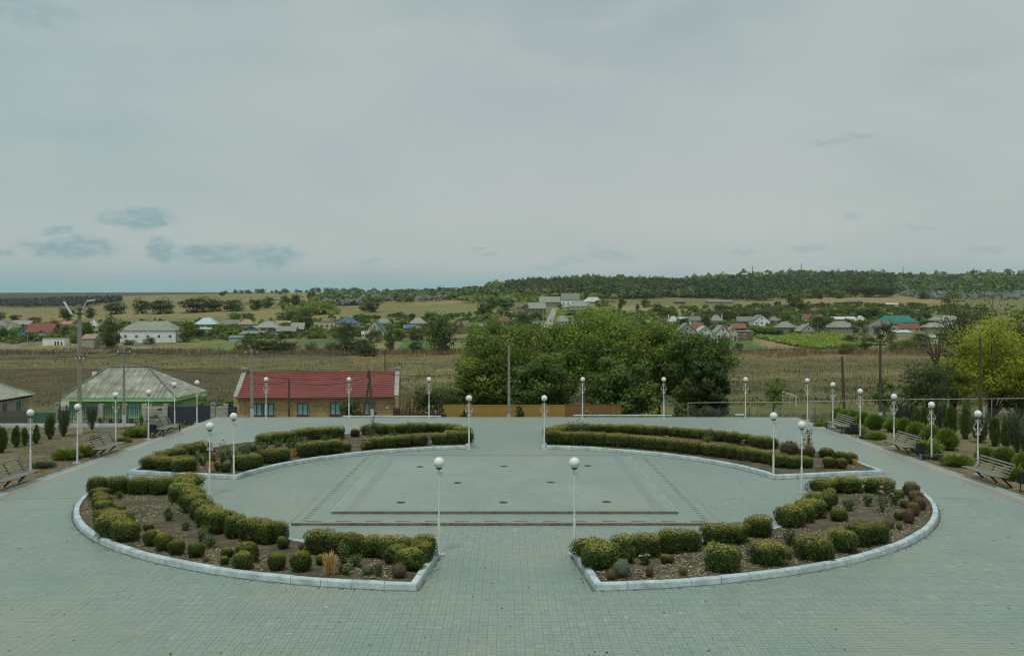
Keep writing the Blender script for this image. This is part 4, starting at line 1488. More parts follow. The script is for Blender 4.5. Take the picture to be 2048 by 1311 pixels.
LAMP0 = make_lamp()
_first = True
far = lambda x: ((x - CX) * 66.9 / FPX, 66.9)
lamps = [
    ((-1.98, 28.75), 'white globe lamp at the aisle corner of the front left bed'), ((2.02, 28.75), 'white globe lamp at the aisle corner of the front right bed'),
    ((-11.65, 38.3), 'white globe lamp behind the inner curve of the front left bed'), ((-11.75, 42.1), 'white globe lamp at the inner corner of the far left bed'),
    ((-1.95, 51.5), 'white globe lamp at the aisle corner of the far left bed'), ((2.02, 51.5), 'white globe lamp at the aisle corner of the far right bed'),
    ((11.6, 42.9 - .6), 'white globe lamp at the inner corner of the far right bed'), ((11.75, 38.75), 'white globe lamp behind the inner curve of the front right bed'),
    (far(532), 'white globe lamp on the far edge before the left half of the brick house'), (far(698), 'white globe lamp on the far edge before the right half of the brick house'),
    (far(858), 'white globe lamp on the far edge before the brown gate'), (far(1165), 'white globe lamp on the far edge before the big trees, left of two'),
    (far(1328), 'white globe lamp on the far edge before the big trees, right of two'), (far(1491), 'white globe lamp on the far edge before the chain-link fence'),
    ((-21.5, 44.1), 'white globe lamp behind the nearest left bench'), ((-20.62, 46.9), 'white globe lamp at the paving edge between first and second left bench'),
    ((-21.65, 54.1), 'white globe lamp behind the second left bench'), ((-20.5, 55.9), 'white globe lamp at the left bin'),
    ((-21.2, 62.4), 'white globe lamp behind the farthest left bench'), ((-20.35, 64.2), 'white globe lamp in the grass before the dark gate'),
    ((20.5, 66.3), 'farthest white globe lamp of the right-hand row'), ((20.85, 62.2), 'white globe lamp behind the farthest right bench'),
    ((20.6, 56.7), 'white globe lamp among junipers between far and middle right benches'), ((21.05, 52.9), 'white globe lamp behind the middle right bench'),
    ((20.95, 48.0), 'white globe lamp between the middle and nearest right benches'), ((21.1, 43.6), 'white globe lamp behind the nearest right bench')]
for i, ((x, y), lab) in enumerate(lamps):
    l_ = LAMP0 if i == 0 else clone(LAMP0)
    l_.location = (x, y, -.04 if abs(x) > 20.2 else (0.0 if y > 60 or abs(x) > 3 else 0.0))
    l_.rotation_euler = (RND.uniform(-.006, .006), RND.uniform(-.006, .006), RND.uniform(-.12, .12))
    tag(l_, lab, 'street lamp', 'white globe lamps')

# ------------------------------------------------------------------ benches
M_SLAT = mat('bench_slat', (.235, .25, .22), .8, .25, 5, dirt=(.15, .15, .12))
M_SLATB = mat('bench_slat_back', (.265, .255, .205), .8, .25, 5, dirt=(.18, .16, .11))


def make_bench():
    """length along x, sitter looks to -y"""
    t = empty('park_bench')
    L = 2.95
    for i in range(3):
        x = (-1.2, 0, 1.2)[i]
        mb = MB(); mb.beam((x, -.02, .40), (x, .40, 0), .06, .075, (1, 0, 0)); mb.build('leg', M_BLACK, t)
        mb = MB(); mb.beam((x, -.40, .415), (x, .16, .395), .05, .05, (1, 0, 0)); mb.build('seat_bracket', M_BLACK, t)
        mb = MB(); mb.beam((x, .12, .39), (x, .44, .96), .05, .05, (1, 0, 0)); mb.build('back_bracket', M_BLACK, t)
    me = MB().box(-L / 2, L / 2, -.033, .033, 0, .028).mesh('seat_slat', M_SLAT)
    for i in range(6):
        obj('seat_slat', me, t, (0, -.40 + i * .098, .443 - i * .0035))
    mb2 = MB().box(-L / 2, L / 2, -.030, .030, 0, .026).mesh('back_slat', M_SLATB)
    for i in range(5):
        f = .16 + i * .195
        o = obj('back_slat', mb2, t, (0, .11 + .32 * f, .405 + .57 * f))
        o.rotation_euler = (R(60.7), 0, 0)
    mb = MB(); mb.beam((-L / 2, .45, .965), (L / 2, .45, .965), .05, .03); mb.build('top_rail', M_BLACK, t)
    return t


B0 = make_bench()
for i, (x, y, s, lab) in enumerate([
    (-20.3, 40.2, -1, 'slatted bench at the left picture edge, nearest on the left'), (-20.3, 49.7, -1, 'second slatted bench on the left, between two lamps'), (-20.3, 58.2, -1, 'farthest slatted bench on the left, next to a bin'),
    (20.4, 59.6, 1, 'farthest slatted bench on the right, with a bin to its right'), (20.4, 50.3, 1, 'middle slatted bench on the right before green junipers'), (20.4, 41.3, 1, 'nearest slatted bench on the right')]):
    b = B0 if i == 0 else clone(B0)
    b.location = (x, y, -.01)
    b.rotation_euler = (0, 0, R(-90) if s > 0 else R(90))
    tag(b, lab, 'bench', 'park benches along the plaza')
    if i in (2, 3):
        for q in ((1.38, -.36),) if i == 2 else ((-1.38, -.36), ):
            mb = MB(); mb.box(q[0] - .025, q[0] + .025, q[1] - .025, q[1] + .025, 0, .43); mb.build('front_leg', M_BLACK, b)
            mb = MB(); mb.box(-q[0] - .025, -q[0] + .025, q[1] - .025, q[1] + .025, 0, .43); mb.build('front_leg', M_BLACK, b)

# ------------------------------------------------------------------ bins
M_BAG = mat('blue_bag', (.05, .12, .42), .5, .2, 8)


def bin_(x, y, lab, bag=False):
    t = empty('litter_bin', (x, y, -.045))
    tag(t, lab, 'litter bin', 'black litter bins')
    mb = MB()
    for (a, b, c_, d) in ((-.17, .17, -.15, -.135), (-.17, .17, .135, .15), (-.17, -.155, -.135, .135), (.155, .17, -.135, .135), (-.17, .17, -.15, .15)):
        z0, z1 = (.36, .78) if d - c_ < .29 or b - a < .1 else (.345, .358)
        mb.box(a, b, c_, d, z0, z1)
    mb.build('bucket', M_BLACK, t)
    for s in (-1, 1):
        mb = MB(); mb.box(s * .12 - .015, s * .12 + .015, -.015, .015, 0, .345); mb.build('leg', M_BLACK, t)
        mb = MB(); mb.tube([(s * .18, 0, .345), (s * .18, 0, .74)], .012, 5); mb.build('bracket', M_BLACK, t)
    if bag:
        mb = MB(); mb.lathe([(.13, .70), (.165, .79), (.12, .82), (.10, .78)], 9); mb.build('bag', M_BAG, t)


bin_(-20.55, 56.7, 'black litter bin by the farthest left bench')
bin_(20.35, 57.0, 'black litter bin with a blue bag by the farthest right bench', True)
bin_(20.42, 48.0, 'black litter bin by the middle right bench')
bin_(20.8, 39.2, 'black litter bin at the right picture edge')


# ------------------------------------------------------------------ what lies about on the paving
def litter():
    rs = np.random.RandomState(8)
    n = 900
    y = 20 + 46 * rs.rand(n) ** 1.4
    x = (rs.rand(n) - .5) * np.minimum(y * 1.04, 39)
    ok = np.ones(n, bool)
    for b in (NL, NR, FL, FR): ok &= ~inpoly(x, y, [tuple(p) for p in b])
    ok &= ~((np.abs(x) < 7.3) & (y > 32.5) & (y < 48.6))
    # leaves gather along the kerbs
    ex, ey = [], []
    for b in (NL, NR, FL, FR):
        o = inset(b, -.12)
        for i in range(len(o)):
            a, c = Vector(o[i]), Vector(o[(i + 1) % len(o)])
            for _ in range(int((c - a).length * 9)):
                q = a.lerp(c, rs.rand()); ex.append(q.x + rs.randn() * .06); ey.append(q.y + rs.randn() * .06)
    x, y = np.concatenate([x[ok], ex]), np.concatenate([y[ok], ey])
    n = len(x)
    c = np.stack([x, y, np.full(n, .014)], -1)
    a = rs.rand(n) * 6.28
    L = .012 + .035 * rs.rand(n) ** 2
    t = np.stack([np.cos(a) * L, np.sin(a) * L, .012 * rs.rand(n)], -1)
    b_ = np.stack([-np.sin(a) * L * .6, np.cos(a) * L * .6, .012 * rs.rand(n)], -1)
    m = leaf_mat('litter', (.035, .026, .016), (.26, .17, .075), .1, .1)
    tag(obj('fallen_leaves', quad_mesh('fallen_leaves', np.stack([c - t, c - b_, c + t, c + b_], 1), m, rs.rand(n))), 'dead leaves and crumbs scattered on the paving', kind='stuff')
    # moss and weeds in the joints
    n = 2600
    y = 20 + 47 * rs.rand(n) ** 1.3
    x = (rs.rand(n) - .5) * np.minimum(y * 1.04, 39)
    den = fbm(x, y, 2.6, 2.6, 77)
    ok = den > .62 + .2 * rs.rand(n)
    for b in (NL, NR, FL, FR): ok &= ~inpoly(x, y, [tuple(p) for p in b])
    x, y = x[ok], y[ok]
    x = np.round(x / .204) * .204
    P = np.stack([x, y, np.full(len(x), .0)], -1)
    V = blades(P, np.tile((0, 0, 1.0), (len(x), 1)), .035, .016, rs, .8)
    tag(obj('joint_moss', quad_mesh('joint_moss', V, LM['rose'], rs.rand(len(x)))), 'tufts of moss and weeds in the paving joints', kind='stuff')


litter()

for sx, nm in ((-1, 'left'), (1, 'right')):
    o = straw('strip_straw', [(sx * 20.25, 34.0), (sx * 36.0, 34.0), (sx * 36.0, 62.0), (sx * 20.25, 62.0)], 9000, 90 + sx, None, -.05)
    tag(o, 'straw and dead leaves on the %s planted strip' % nm)

# ------------------------------------------------------------------ building materials
def brick_mat(name, A, B, mortar, bw=.25, bh=.085):
    if name in _M: return _M[name]
    m, k, bs = new_mat(name)
    tc = k.node('ShaderNodeTexCoord').outputs['Object']
    x, y, z = k.sep(tc)
    nx = k.node('ShaderNodeNewGeometry').outputs['Normal']
    ax, ay, az_ = k.sep(nx)
    u = k.math('ADD', x, y)
    br = k.node('ShaderNodeTexBrick')
    k.put(br.inputs['Vector'], k.comb(u, z, 0.0))
    br.inputs['Scale'].default_value = 1.0
    br.inputs['Brick Width'].default_value = bw
    br.inputs['Row Height'].default_value = bh
    br.inputs['Mortar Size'].default_value = .009
    k.put(br.inputs['Color1'], A); k.put(br.inputs['Color2'], B); k.put(br.inputs['Mortar'], mortar)
    n = k.noise(tc, 1.3, 5, .65)
    c = k.mix(1.0, br.outputs['Color'], k.mix(k.rng(n, .3, .7), (.78, .76, .72), (1.2, 1.18, 1.15)), 'MULTIPLY')
    k.put(bs.inputs['Base Color'], c)
    bs.inputs['Roughness'].default_value = .85
    b = k.node('ShaderNodeBump'); b.inputs['Strength'].default_value = .5; b.inputs['Distance'].default_value = .01; b.invert = True
    k.put(b.inputs['Height'], br.outputs['Fac'])
    k.put(bs.inputs['Normal'], b.outputs[0])
    _M[name] = m
    return m


def sheet_mat():
    """weathered fibre-cement sheets, each sheet with its own age"""
    m, k, bs = new_mat('fibre_cement')
    oi = k.node('ShaderNodeObjectInfo').outputs['Random']
    tc = k.node('ShaderNodeTexCoord').outputs['Object']
    x, y, z = k.sep(tc)
    n = k.noise(k.comb(k.math('MULTIPLY', x, 5.0), k.math('MULTIPLY', y, .25), k.math('MULTIPLY', z, .25)), 1.6, 5, .65)
    n2 = k.noise(tc, .55, 4, .6)
    c = k.mix(oi, (.32, .335, .275), (.46, .475, .40))
    c = k.mix(k.math('MULTIPLY', k.rng(n, .42, .62), .85), c, (.18, .185, .140))
    c = k.mix(k.math('MULTIPLY', k.rng(n2, .48, .66), .55), c, (.16, .165, .125))
    k.put(bs.inputs['Base Color'], c)
    bs.inputs['Roughness'].default_value = .9
    return m


M_SHEET = sheet_mat()
M_SHEET_D = mat('fibre_cement_grey', (.34, .36, .30), .9, .25, 1.2, dirt=(.15, .15, .12))
M_GREEN = mat('green_plaster', (.25, .45, .23), .85, .10, 1.5)
M_GREENL = mat('green_fascia', (.36, .60, .32), .7, .06, 2)
M_BRICKG = brick_mat('grey_brick', (.48, .47, .40), (.36, .355, .30), (.22, .215, .18), .24, .10)
M_CAP = mat('pillar_cap', (.30, .42, .48), .7, .15, 4)
M_IRON = mat('iron_bar', (.05, .06, .055), .6, .2, 8)
M_GATE = mat('gate_dark', (.042, .050, .072), .5, .12, 3)
M_GLASS = mat('window_glass', (.10, .13, .14), .12, .3, 1.0, spec=.8)
M_CURT = mat('window_curtain', (.26, .46, .46), .45, .15, 6, spec=.5)
M_FRAME = mat('window_frame', (.62, .66, .64), .6, .05, 4)
M_FRAMED = mat('window_frame_dark', (.05, .055, .06), .6, .1, 4)


def window(parent, x, y, z, w_, h_, frame, glass, ny=-1, sill=None, mull=1, axis='x'):
    """window in a wall whose outer face is at y (axis x) or at x (axis y); parts proud of the wall"""
    o = empty('window', (x, y, z), 0 if axis == 'x' else R(90), parent)
    mb = MB()
    e = .05
    mb.box(-w_ / 2, w_ / 2, -.035, .02, 0, e).box(-w_ / 2, w_ / 2, -.035, .02, h_ - e, h_).box(-w_ / 2, -w_ / 2 + e, -.035, .02, e, h_ - e).box(w_ / 2 - e, w_ / 2, -.035, .02, e, h_ - e)
    for i in range(mull):
        xx = -w_ / 2 + w_ * (i + 1) / (mull + 1)
        mb.box(xx - .02, xx + .02, -.03, .02, e, h_ - e)
    mb.build('frame', frame, o)
    for i in range(mull + 1):
        a, b = -w_ / 2 + w_ * i / (mull + 1), -w_ / 2 + w_ * (i + 1) / (mull + 1)
        mb = MB(); mb.box(a + e * .8, b - e * .8, -.012, .015, e, h_ - e); mb.build('pane', glass, o)
    if sill:
        mb = MB(); mb.box(-w_ / 2 - .08, w_ / 2 + .08, -.09, .02, -.07, -.005); mb.build('sill', sill, o)
    return o


def corrug_slope(parent, name, P00, P10, P01, P11, ncol, nrow, m, pitch=.21, amp=.028, over=.05, seg=6):
    """slope made of corrugated sheets; P00-P10 eave ends, P01-P11 ridge ends (a trapezoid or triangle)"""
    P00, P10, P01, P11 = [np.array(p, float) for p in (P00, P10, P01, P11)]
    ex = P10 - P00
    W = np.linalg.norm(ex); ex = ex / W
    mid0, mid1 = (P00 + P10) / 2, (P01 + P11) / 2
    up = mid1 - mid0
    up = up - ex * (up @ ex)
    S = np.linalg.norm(up); up = up / S
    nr = np.cross(ex, up)
    if nr[2] < 0: nr = -nr
    l0, l1 = (P01 - P00) @ ex, (P11 - P00) @ ex
    cw, rh = W / ncol, S / nrow
    for r in range(nrow):
        v0, v1 = r * rh - (over if r else 0), (r + 1) * rh
        for c in range(ncol):
            a, b = c * cw, (c + 1) * cw
            lo = lambda v: l0 * v / S
            hi = lambda v: W + (l1 - W) * v / S
            if b <= lo(v0) + .02 or a >= hi(v0) - .02: continue
            n = max(2, int(round(cw / pitch * seg)))
            us = np.linspace(a, b + .02, n + 1)
            G = np.zeros((3, n + 1, 3))
            for i, v in enumerate((v0, (v0 + v1) / 2, v1)):
                uu = np.clip(us, lo(v), hi(v))
                off = amp * np.sin(uu / pitch * 2 * PI) + .012 * (1 - (v - v0) / (v1 - v0)) + .02
                G[i] = P00 + ex * uu[:, None] + up * v + nr * off[:, None]
            me = grid_mesh('roof_sheet', G, m)
            obj('roof_sheet', me, parent)


# ------------------------------------------------------------------ green house
def green_house():
    gx0, gx1, gy0, gy1, gr = -35.6, -26.4, 78.0, 86.2, 82.1
    t = empty('green_house', (-31, 82, -1.9))
    tag(t, 'green plastered house under a big weathered corrugated hip roof', 'house')
    o = np.array((-31, 82, -1.9))
    ez = .46 + 1.9
    rz = 2.72 + 1.9
    L = lambda x, y, z=0: (x - o[0], y - o[1], z)
    mb = MB(); mb.box(gx0 + .45 - o[0], gx1 - .45 - o[0], gy0 + .45 - o[1], gy1 - .45 - o[1], -.6, ez - .02); mb.build('wall', M_GREEN, t)
    for (a, b, c_, d) in ((gx0, gx1, gy0 + .0, gy0 + .06), (gx1 - .06, gx1, gy0 + .062, gy1)):
        mb = MB(); mb.box(a - o[0], b - o[0], c_ - o[1], d - o[1], ez - .24, ez - .03); mb.build('fascia', M_GREENL, t)
    roof = empty('roof', (0, 0, 0), 0, t)
    A, B, C_, D = L(gx0, gy0, ez), L(gx1, gy0, ez), L(gx1, gy1, ez), L(gx0, gy1, ez)
    r0, r1 = L(-33.5, gr, rz), L(-30.1, gr, rz)
    corrug_slope(roof, 'f', A, B, r0, r1, 9, 4, M_SHEET)
    corrug_slope(roof, 'r', B, C_, r1, r1, 8, 4, M_SHEET)
    corrug_slope(roof, 'b', C_, D, r1, r0, 9, 2, M_SHEET, .3, .02, .05, 4)
    corrug_slope(roof, 'l', D, A, r0, r0, 8, 2, M_SHEET, .3, .02, .05, 4)
    mb = MB()
    for (p, q) in ((r0, r1), (B, r1), (C_, r1), (A, r0), (D, r0)):
        p, q = Vector(p) + Vector((0, 0, .07)), Vector(q) + Vector((0, 0, .07))
        mb.tube([p, q], .085, 6)
    mb.build('ridge_cap', mat('ridge', (.20, .20, .16), .9, .3, 2), roof)
    mb = MB(); mb.poly([A, B, r1, r0]).poly([B, C_, r1]).poly([C_, D, r0, r1]).poly([D, A, r0]); mb.build('roof_deck', mat('deck', (.12, .10, .08)), roof)
    mb = MB(); mb.box(-3.55, -3.2, -.6, -.3, rz - 1.3, rz - .33); mb.build('chimney', M_WHITE, roof)
    for i, (x, w_) in enumerate(((-33.1, 1.1), (-29.9, .8))):
        window(t, x - o[0], gy0 + .45 - o[1], .75, w_, 1.05, M_FRAME, M_CURT, mull=1)
    window(t, gx1 - .45 - o[0], 81.5 - o[1], .75, .9, 1.0, M_FRAME, M_CURT, axis='y')
    return t


def dish():
    p = at(398, 786, .4); p.y = 86.8; p.x = (399 - CX) * 86.8 / FPX
    t = empty('satellite_dish', (p.x, p.y, tz(p.x, p.y)))
    tag(t, 'pale round satellite dish beside the right eave of the green house', 'satellite dish')
    mb = MB(); mb.tube([(0, 0, 0), (0, 0, 2.1)], .04, 6); mb.build('mast', M_IRON, t)
    mb = MB()
    rings = [(.0, .14), (.25, .12), (.45, .06), (.6, 0)]
    for i in range(3):
        for j in range(16):
            a, b = 2 * PI * j / 16, 2 * PI * (j + 1) / 16
            q = lambda r, y, an: (r * math.cos(an), y, 2.35 + r * math.sin(an))
            mb.poly([q(rings[i][0], rings[i][1], a), q(rings[i + 1][0], rings[i + 1][1], a), q(rings[i + 1][0], rings[i + 1][1], b), q(rings[i][0], rings[i][1], b)])
    mb.build('reflector', mat('dish', (.45, .54, .56), .5), t)


GH = green_house()
dish()


def yard_fence():
    y = 72.2
    def gz(x): return tz(x, y)
    pill = [-33.2, -29.95, -28.2, -26.85, -25.15, -21.75, -20.75]
    pill = [(x - CX) * y / FPX for x in (115, 203, 250, 289, 332, 427, 452)]
    t = empty('yard_fence', (pill[0], y, gz(pill[0])))
    tag(t, 'iron railing fence with pale brick pillars before the green house', 'fence')
    oz = gz(pill[0])
    for i, x in enumerate(pill[:5]):
        mb = MB(); mb.box(x - pill[0] - .16, x - pill[0] + .16, -.16, .16, -.3, 1.55); pl = mb.build('pillar', M_BRICKG, t)
        mb = MB(); mb.lathe([(.28, 1.552), (.27, 1.60), (.05, 1.70)], 4); mb.build('cap', M_CAP, pl)
    for i in range(3):
        a, b = pill[i] + .16 - pill[0], pill[i + 1] - .16 - pill[0]
        mb = MB(); mb.box(a, b, -.10, .10, -.3, .34); mb.build('plinth', mat('plinth', (.26, .25, .21), .9, .25, 3), t)
        mb = MB()
        mb.box(a, b, -.02, .02, .44, .48).box(a, b, -.02, .02, 1.22, 1.26).box(a, b, -.02, .02, 1.36, 1.395)
        n = int((b - a) / .125)
        for j in range(n):
            xx = a + (j + .5) * (b - a) / n
            mb.box(xx - .011, xx + .011, -.012, .012, .345, 1.42)
        mb.build('railing_panel', M_IRON, t)
    a, b = pill[3] + .16 - pill[0], pill[4] - .16 - pill[0]
    mb = MB(); mb.box(a, b, -.10, .10, -.3, 1.38); pn = mb.build('brick_panel', M_BRICKG, t)
    st = mat('grey_slate', (.10, .115, .14), .7, .25, 6)
    rs = random.Random(3)
    for i in range(26):
        u, v = rs.random(), rs.random()
        xx, zz = a + .15 + u * (b - a - .3), .05 + v * .85 * (1 - abs(u - .5) * 1.2)
        mb = MB(); mb.box(xx - .13, xx + .13, -.118 - rs.random() * .01, -.101, zz - .035, zz + .035); mb.build('slate', st, pn)
    mb = MB(); mb.box(b - .42, b - .1, -.12, -.101, 1.12, 1.24); mb.build('letter_plate', M_IRON, pn)
    # gates
    gz0 = gz(-23)
    g = empty('dark_gate', (pill[4] + .18, y, oz))
    tag(g, 'wide dark blue-black metal gate of horizontal boards', 'gate')
    W = pill[5] - .16 - pill[4] - .2
    for i in range(9):
        mb = MB(); mb.box(0, W, -.03, .03, -.12 + i * .166, -.12 + i * .166 + .157); mb.build('board', M_GATE, g)
    for xx in (0.0, W - .05):
        mb = MB(); mb.box(xx, xx + .05, .031, .07, -.2, 1.42); mb.build('stile', M_GATE, g)
    t2 = empty('gate_wall', (pill[5], y, oz))
    tag(t2, 'short pale brick wall between two capped pillars beside the dark gate', 'wall')
    for x in pill[5:]:
        mb = MB(); mb.box(x - pill[5] - .17, x - pill[5] + .17, -.17, .17, -.3, 1.55); pl = mb.build('pillar', M_BRICKG, t2)
        mb = MB(); mb.lathe([(.30, 1.552), (.29, 1.60), (.06, 1.71)], 4); mb.build('cap', M_CAP, pl)
    mb = MB(); mb.box(.171, pill[6] - pill[5] - .171, -.08, .08, -.3, 1.40); mb.build('brick_panel', M_BRICKG, t2)
    d = empty('yard_door', (pill[6] + .19, y + .02, oz))
    tag(d, 'narrow dark metal door between the gate wall and the brick house', 'gate')
    mb = MB(); mb.box(0, .62, -.02, .02, -.2, 1.36); mb.build('leaf', mat('door_dark', (.065, .062, .068), .5, .1, 3), d)
    mb = MB(); mb.box(.05, .09, -.05, -.021, .55, .7); mb.build('handle', M_FRAME, d)
    mb = MB(); mb.box(0, .62, -.03, -.021, 1.0, 1.03).box(0, .62, -.03, -.021, .3, .33); mb.build('rail', M_IRON, d)


yard_fence()


# ------------------------------------------------------------------ brick house
def metal_tile_mat():
    m, k, bs = new_mat('red_metal_tile')
    tc = k.node('ShaderNodeTexCoord').outputs['Object']
    n = k.noise(tc, .9, 5, .6)
    c = k.mix(k.rng(n, .3, .7), (.200, .050, .046), (.255, .070, .062))
    k.put(bs.inputs['Base Color'], c)
    bs.inputs['Roughness'].default_value = .55
    bs.inputs['Specular IOR Level'].default_value = .35
    return m


def brick_house():
    x0, x1, y0, y1 = -20.95, -8.75, 76.0, 84.0
    yr = 80.0
    gz = -1.7
    t = empty('brick_house', (x0, y0, gz), R(5))
    tag(t, 'long tan brick house with a red metal tile roof and grey gable parapets', 'house')
    br = brick_mat('tan_brick', (.58, .43, .21), (.45, .32, .15), (.28, .22, .13), .27, .10)
    grey = mat('cement_parapet', (.36, .36, .31), .9, .2, 2, dirt=(.22, .21, .17))
    W, D = x1 - x0, y1 - y0
    ez, rz = .69 - gz, 2.38 - gz
    yr_ = yr - y0
    mb = MB()
    mb.box(0, W, 0, D, -.6, ez - .05)
    mb.build('wall', br, t)
    for i in range(1, 8):       # brick piers
        pass
    for x in (.02, 2.05, 4.3, 7.1, 9.5, W - .62):
        mb = MB(); mb.box(x, x + .5, -.05, -.002, -.5, ez - .28); mb.build('pier', br, t)
    mb = MB(); mb.box(-.02, W + .02, -.10, -.0535, ez - .26, ez - .06); mb.build('cornice', br, t)
    # parapet gables
    for sx, x in ((0, -.28), (1, W - .02)):
        mb = MB()
        pts = [(-.05, ez - .05), (yr_, rz + .10), (D + .05, ez - .05), (D + .05, -.5), (-.0, -.5)]
        a = [(x, p[0], p[1]) for p in pts]; b = [(x + .3, p[0], p[1]) for p in pts]
        mb.poly(a[::-1]).poly(b)
        for i in range(5):
            j = (i + 1) % 5
            mb.poly([a[i], a[j], b[j], b[i]])
        mb.build('gable', br, t)
        for q, (f0, f1) in enumerate(((.02, .48), (.49, .97))):
            e = lambda f: Vector((x + .15, -.1 + (yr_ + .1) * f, ez - .05 + (rz + .10 - ez + .05) * f + .06))
            mb = MB(); mb.beam(e(f0), e(f1), .36, .12, (0, 0, 1)); mb.build('coping', grey, t)
        mb = MB(); mb.beam((x + .15, D + .1, ez + .02), (x + .15, yr_ + .3, rz + .05), .36, .12); mb.build('coping', grey, t)
        mb = MB(); mb.box(x - .06, x + .36, yr_ - .32, yr_ + .32, rz - .12, rz + .34); mb.build('chimney', grey, t)
        mb = MB(); mb.box(x - .12, x + .42, yr_ - .38, yr_ + .38, rz + .342, rz + .41); mb.build('chimney_cap', grey, t)
    # roof: stepped metal tiles
    M_RT = metal_tile_mat()
    nrow, wave = 13, .24
    xs = np.arange(.02, W - .02, wave / 5)
    roof = empty('roof', (0, 0, 0), 0, t)
    e0 = np.array((0, -.35, ez - .02)); e1 = np.array((0, yr_, rz))
    up = e1 - e0; S = np.linalg.norm(up); up /= S
    nr = np.array((0, -up[2], up[1]))
    for r in range(nrow):
        G = np.zeros((3, len(xs), 3))
        for i, f in enumerate((0.0, .5, 1.02)):
            v = (r + f) * S / nrow
            off = .034 * np.abs(np.sin(xs / wave * PI)) + .042 * (1 - f)
            G[i] = e0 + up * v + nr * off[:, None]
            G[i, :, 0] = xs
        G2 = np.concatenate([G[:1] - nr * .03, G])
        obj('tile_course', grid_mesh('tile_course', G2, M_RT, False), roof)
    mb = MB(); mb.poly([(0, yr_, rz), (W, yr_, rz), (W, D + .35, ez - .02), (0, D + .35, ez - .02)]); mb.build('rear_slope', M_RT, roof)
    mb = MB(); mb.tube([(0, yr_, rz + .03), (W, yr_, rz + .03)], .09, 8); mb.build('ridge_cap', M_RT, roof)
    mb = MB(); mb.tube([(0, -.40, ez - .06), (W, -.40, ez - .06)], .05, 6); mb.build('gutter', mat('gutter', (.12, .06, .05)), roof)
    sillm = mat('brick_sill', (.15, .07, .045), .8, .2, 4)
    for px in (513, 536, 604, 669, 736):
        x = (px - CX) * y0 / FPX - x0
        surr = MB(); surr.box(x - .50, x - .41, -.07, -.051, .92, 1.94).box(x + .41, x + .50, -.07, -.051, .92, 1.94).box(x - .50, x + .50, -.07, -.051, 1.942, 2.02)
        surr.build('surround', mat('grey_render', (.30, .29, .245), .9, .2, 4), t)
        window(t, x, -.04, .98, .80, .94, M_FRAMED, M_CURT, sill=sillm)
    mb = MB(); mb.box(11.5, 11.72, -.08, -.052, 1.45, 1.65); mb.build('number_plate', M_WHITE, t)
    return t


brick_house()


# ------------------------------------------------------------------ beige house and shed at the left edge
def beige_house():
    x1, y0, y1, x0 = -37.5, 70.4, 77.6, -46.5
    gz = -1.4
    t = empty('beige_house', (x1, y0, gz))
    tag(t, 'beige plastered house with grey sheet hip roof at the left edge', 'house')
    W, D = x1 - x0, y1 - y0
    ez = .80 - gz
    mb = MB(); mb.box(-W, -.35, .35, D - .35, -.5, ez - .02); mb.build('wall', mat('beige_plaster', (.42, .37, .27), .9, .15, 1.2, dirt=(.22, .19, .14)), t)
    A, B, C_, E = (-W - .4, 0, ez), (0, 0, ez), (0, D, ez), (-W - .4, D, ez)
    rz = ez + 1.75
    r0, r1 = (-W + 2.8, D / 2, rz), (-3.3, D / 2, rz)
    roof = empty('roof', (0, 0, 0), 0, t)
    corrug_slope(roof, '', A, B, r0, r1, 8, 4, M_SHEET_D, .16, .022, .05, 6)
    corrug_slope(roof, '', B, C_, r1, r1, 7, 5, M_SHEET_D, .16, .022, .05, 6)
    corrug_slope(roof, '', C_, E, r1, r0, 8, 2, M_SHEET_D, .3, .02, .05, 4)
    mb = MB(); mb.poly([A, B, r1, r0]).poly([B, C_, r1]).poly([C_, E, r0, r1]); mb.build('roof_deck', mat('deck', (.12, .10, .08)), roof)
    mb = MB()
    for (p, q) in ((r0, r1), (B, r1), (C_, r1)):
        mb.tube([Vector(p) + Vector((0, 0, .06)), Vector(q) + Vector((0, 0, .06))], .08, 6)
    mb.build('ridge_cap', M_SHEET_D, roof)
    for i in range(13):
        mb = MB(); mb.box(-.42, -.02, .2 + i * .55, .28 + i * .55, ez - .14, ez - .02); mb.build('rafter_end', mat('rafter', (.13, .11, .08)), roof)
    for y in (1.4, 3.2, 5.3):
        window(t, -.35, y, .95, .75, .95, mat('grey_frame', (.30, .36, .35), .7, .1, 4), M_GLASS, axis='y')
    return t


beige_house()


def gable_shed(name, label, x0, x1, y0, y1, gz, wh, rh, wall, roofm, group=None):
    t = empty(name, ((x0 + x1) / 2, y0, gz))
    tag(t, label, 'shed', group)
    w_, d = (x1 - x0) / 2, y1 - y0
    mb = MB(); mb.box(-w_, w_, 0, d, -.4, wh); mb.poly([(-w_, 0, wh), (-w_, d, wh), (-w_, d / 2, wh + rh)]).poly([(w_, 0, wh), (w_, d, wh), (w_, d / 2, wh + rh)]); mb.build('wall', wall, t)
    for s in (0, 1):
        mb = MB(); e = .25
        ya, yb = (-e, d / 2) if s == 0 else (d / 2, d + e)
        za, zb = (wh - rh * e / (d / 2), wh + rh) if s == 0 else (wh + rh, wh - rh * e / (d / 2))
        mb.poly([(-w_ - .2, ya, za + .02), (w_ + .2, ya, za + .02), (w_ + .2, yb, zb + .02), (-w_ - .2, yb, zb + .02)])
        mb.poly([(-w_ - .2, ya, za + .09), (w_ + .2, ya, za + .09), (w_ + .2, yb, zb + .09), (-w_ - .2, yb, zb + .09)])
        mb.poly([(-w_ - .2, ya, za + .02), (w_ + .2, ya, za + .02), (w_ + .2, ya, za + .09), (-w_ - .2, ya, za + .09)])
        mb.build('roof', roofm, t)
    mb = MB(); mb.box(-w_ * .3, w_ * .3, -.03, -.002, 0, min(1.7, wh - .1)); mb.build('door', mat('shed_door', (.11, .08, .06), .8, .2, 4), t)


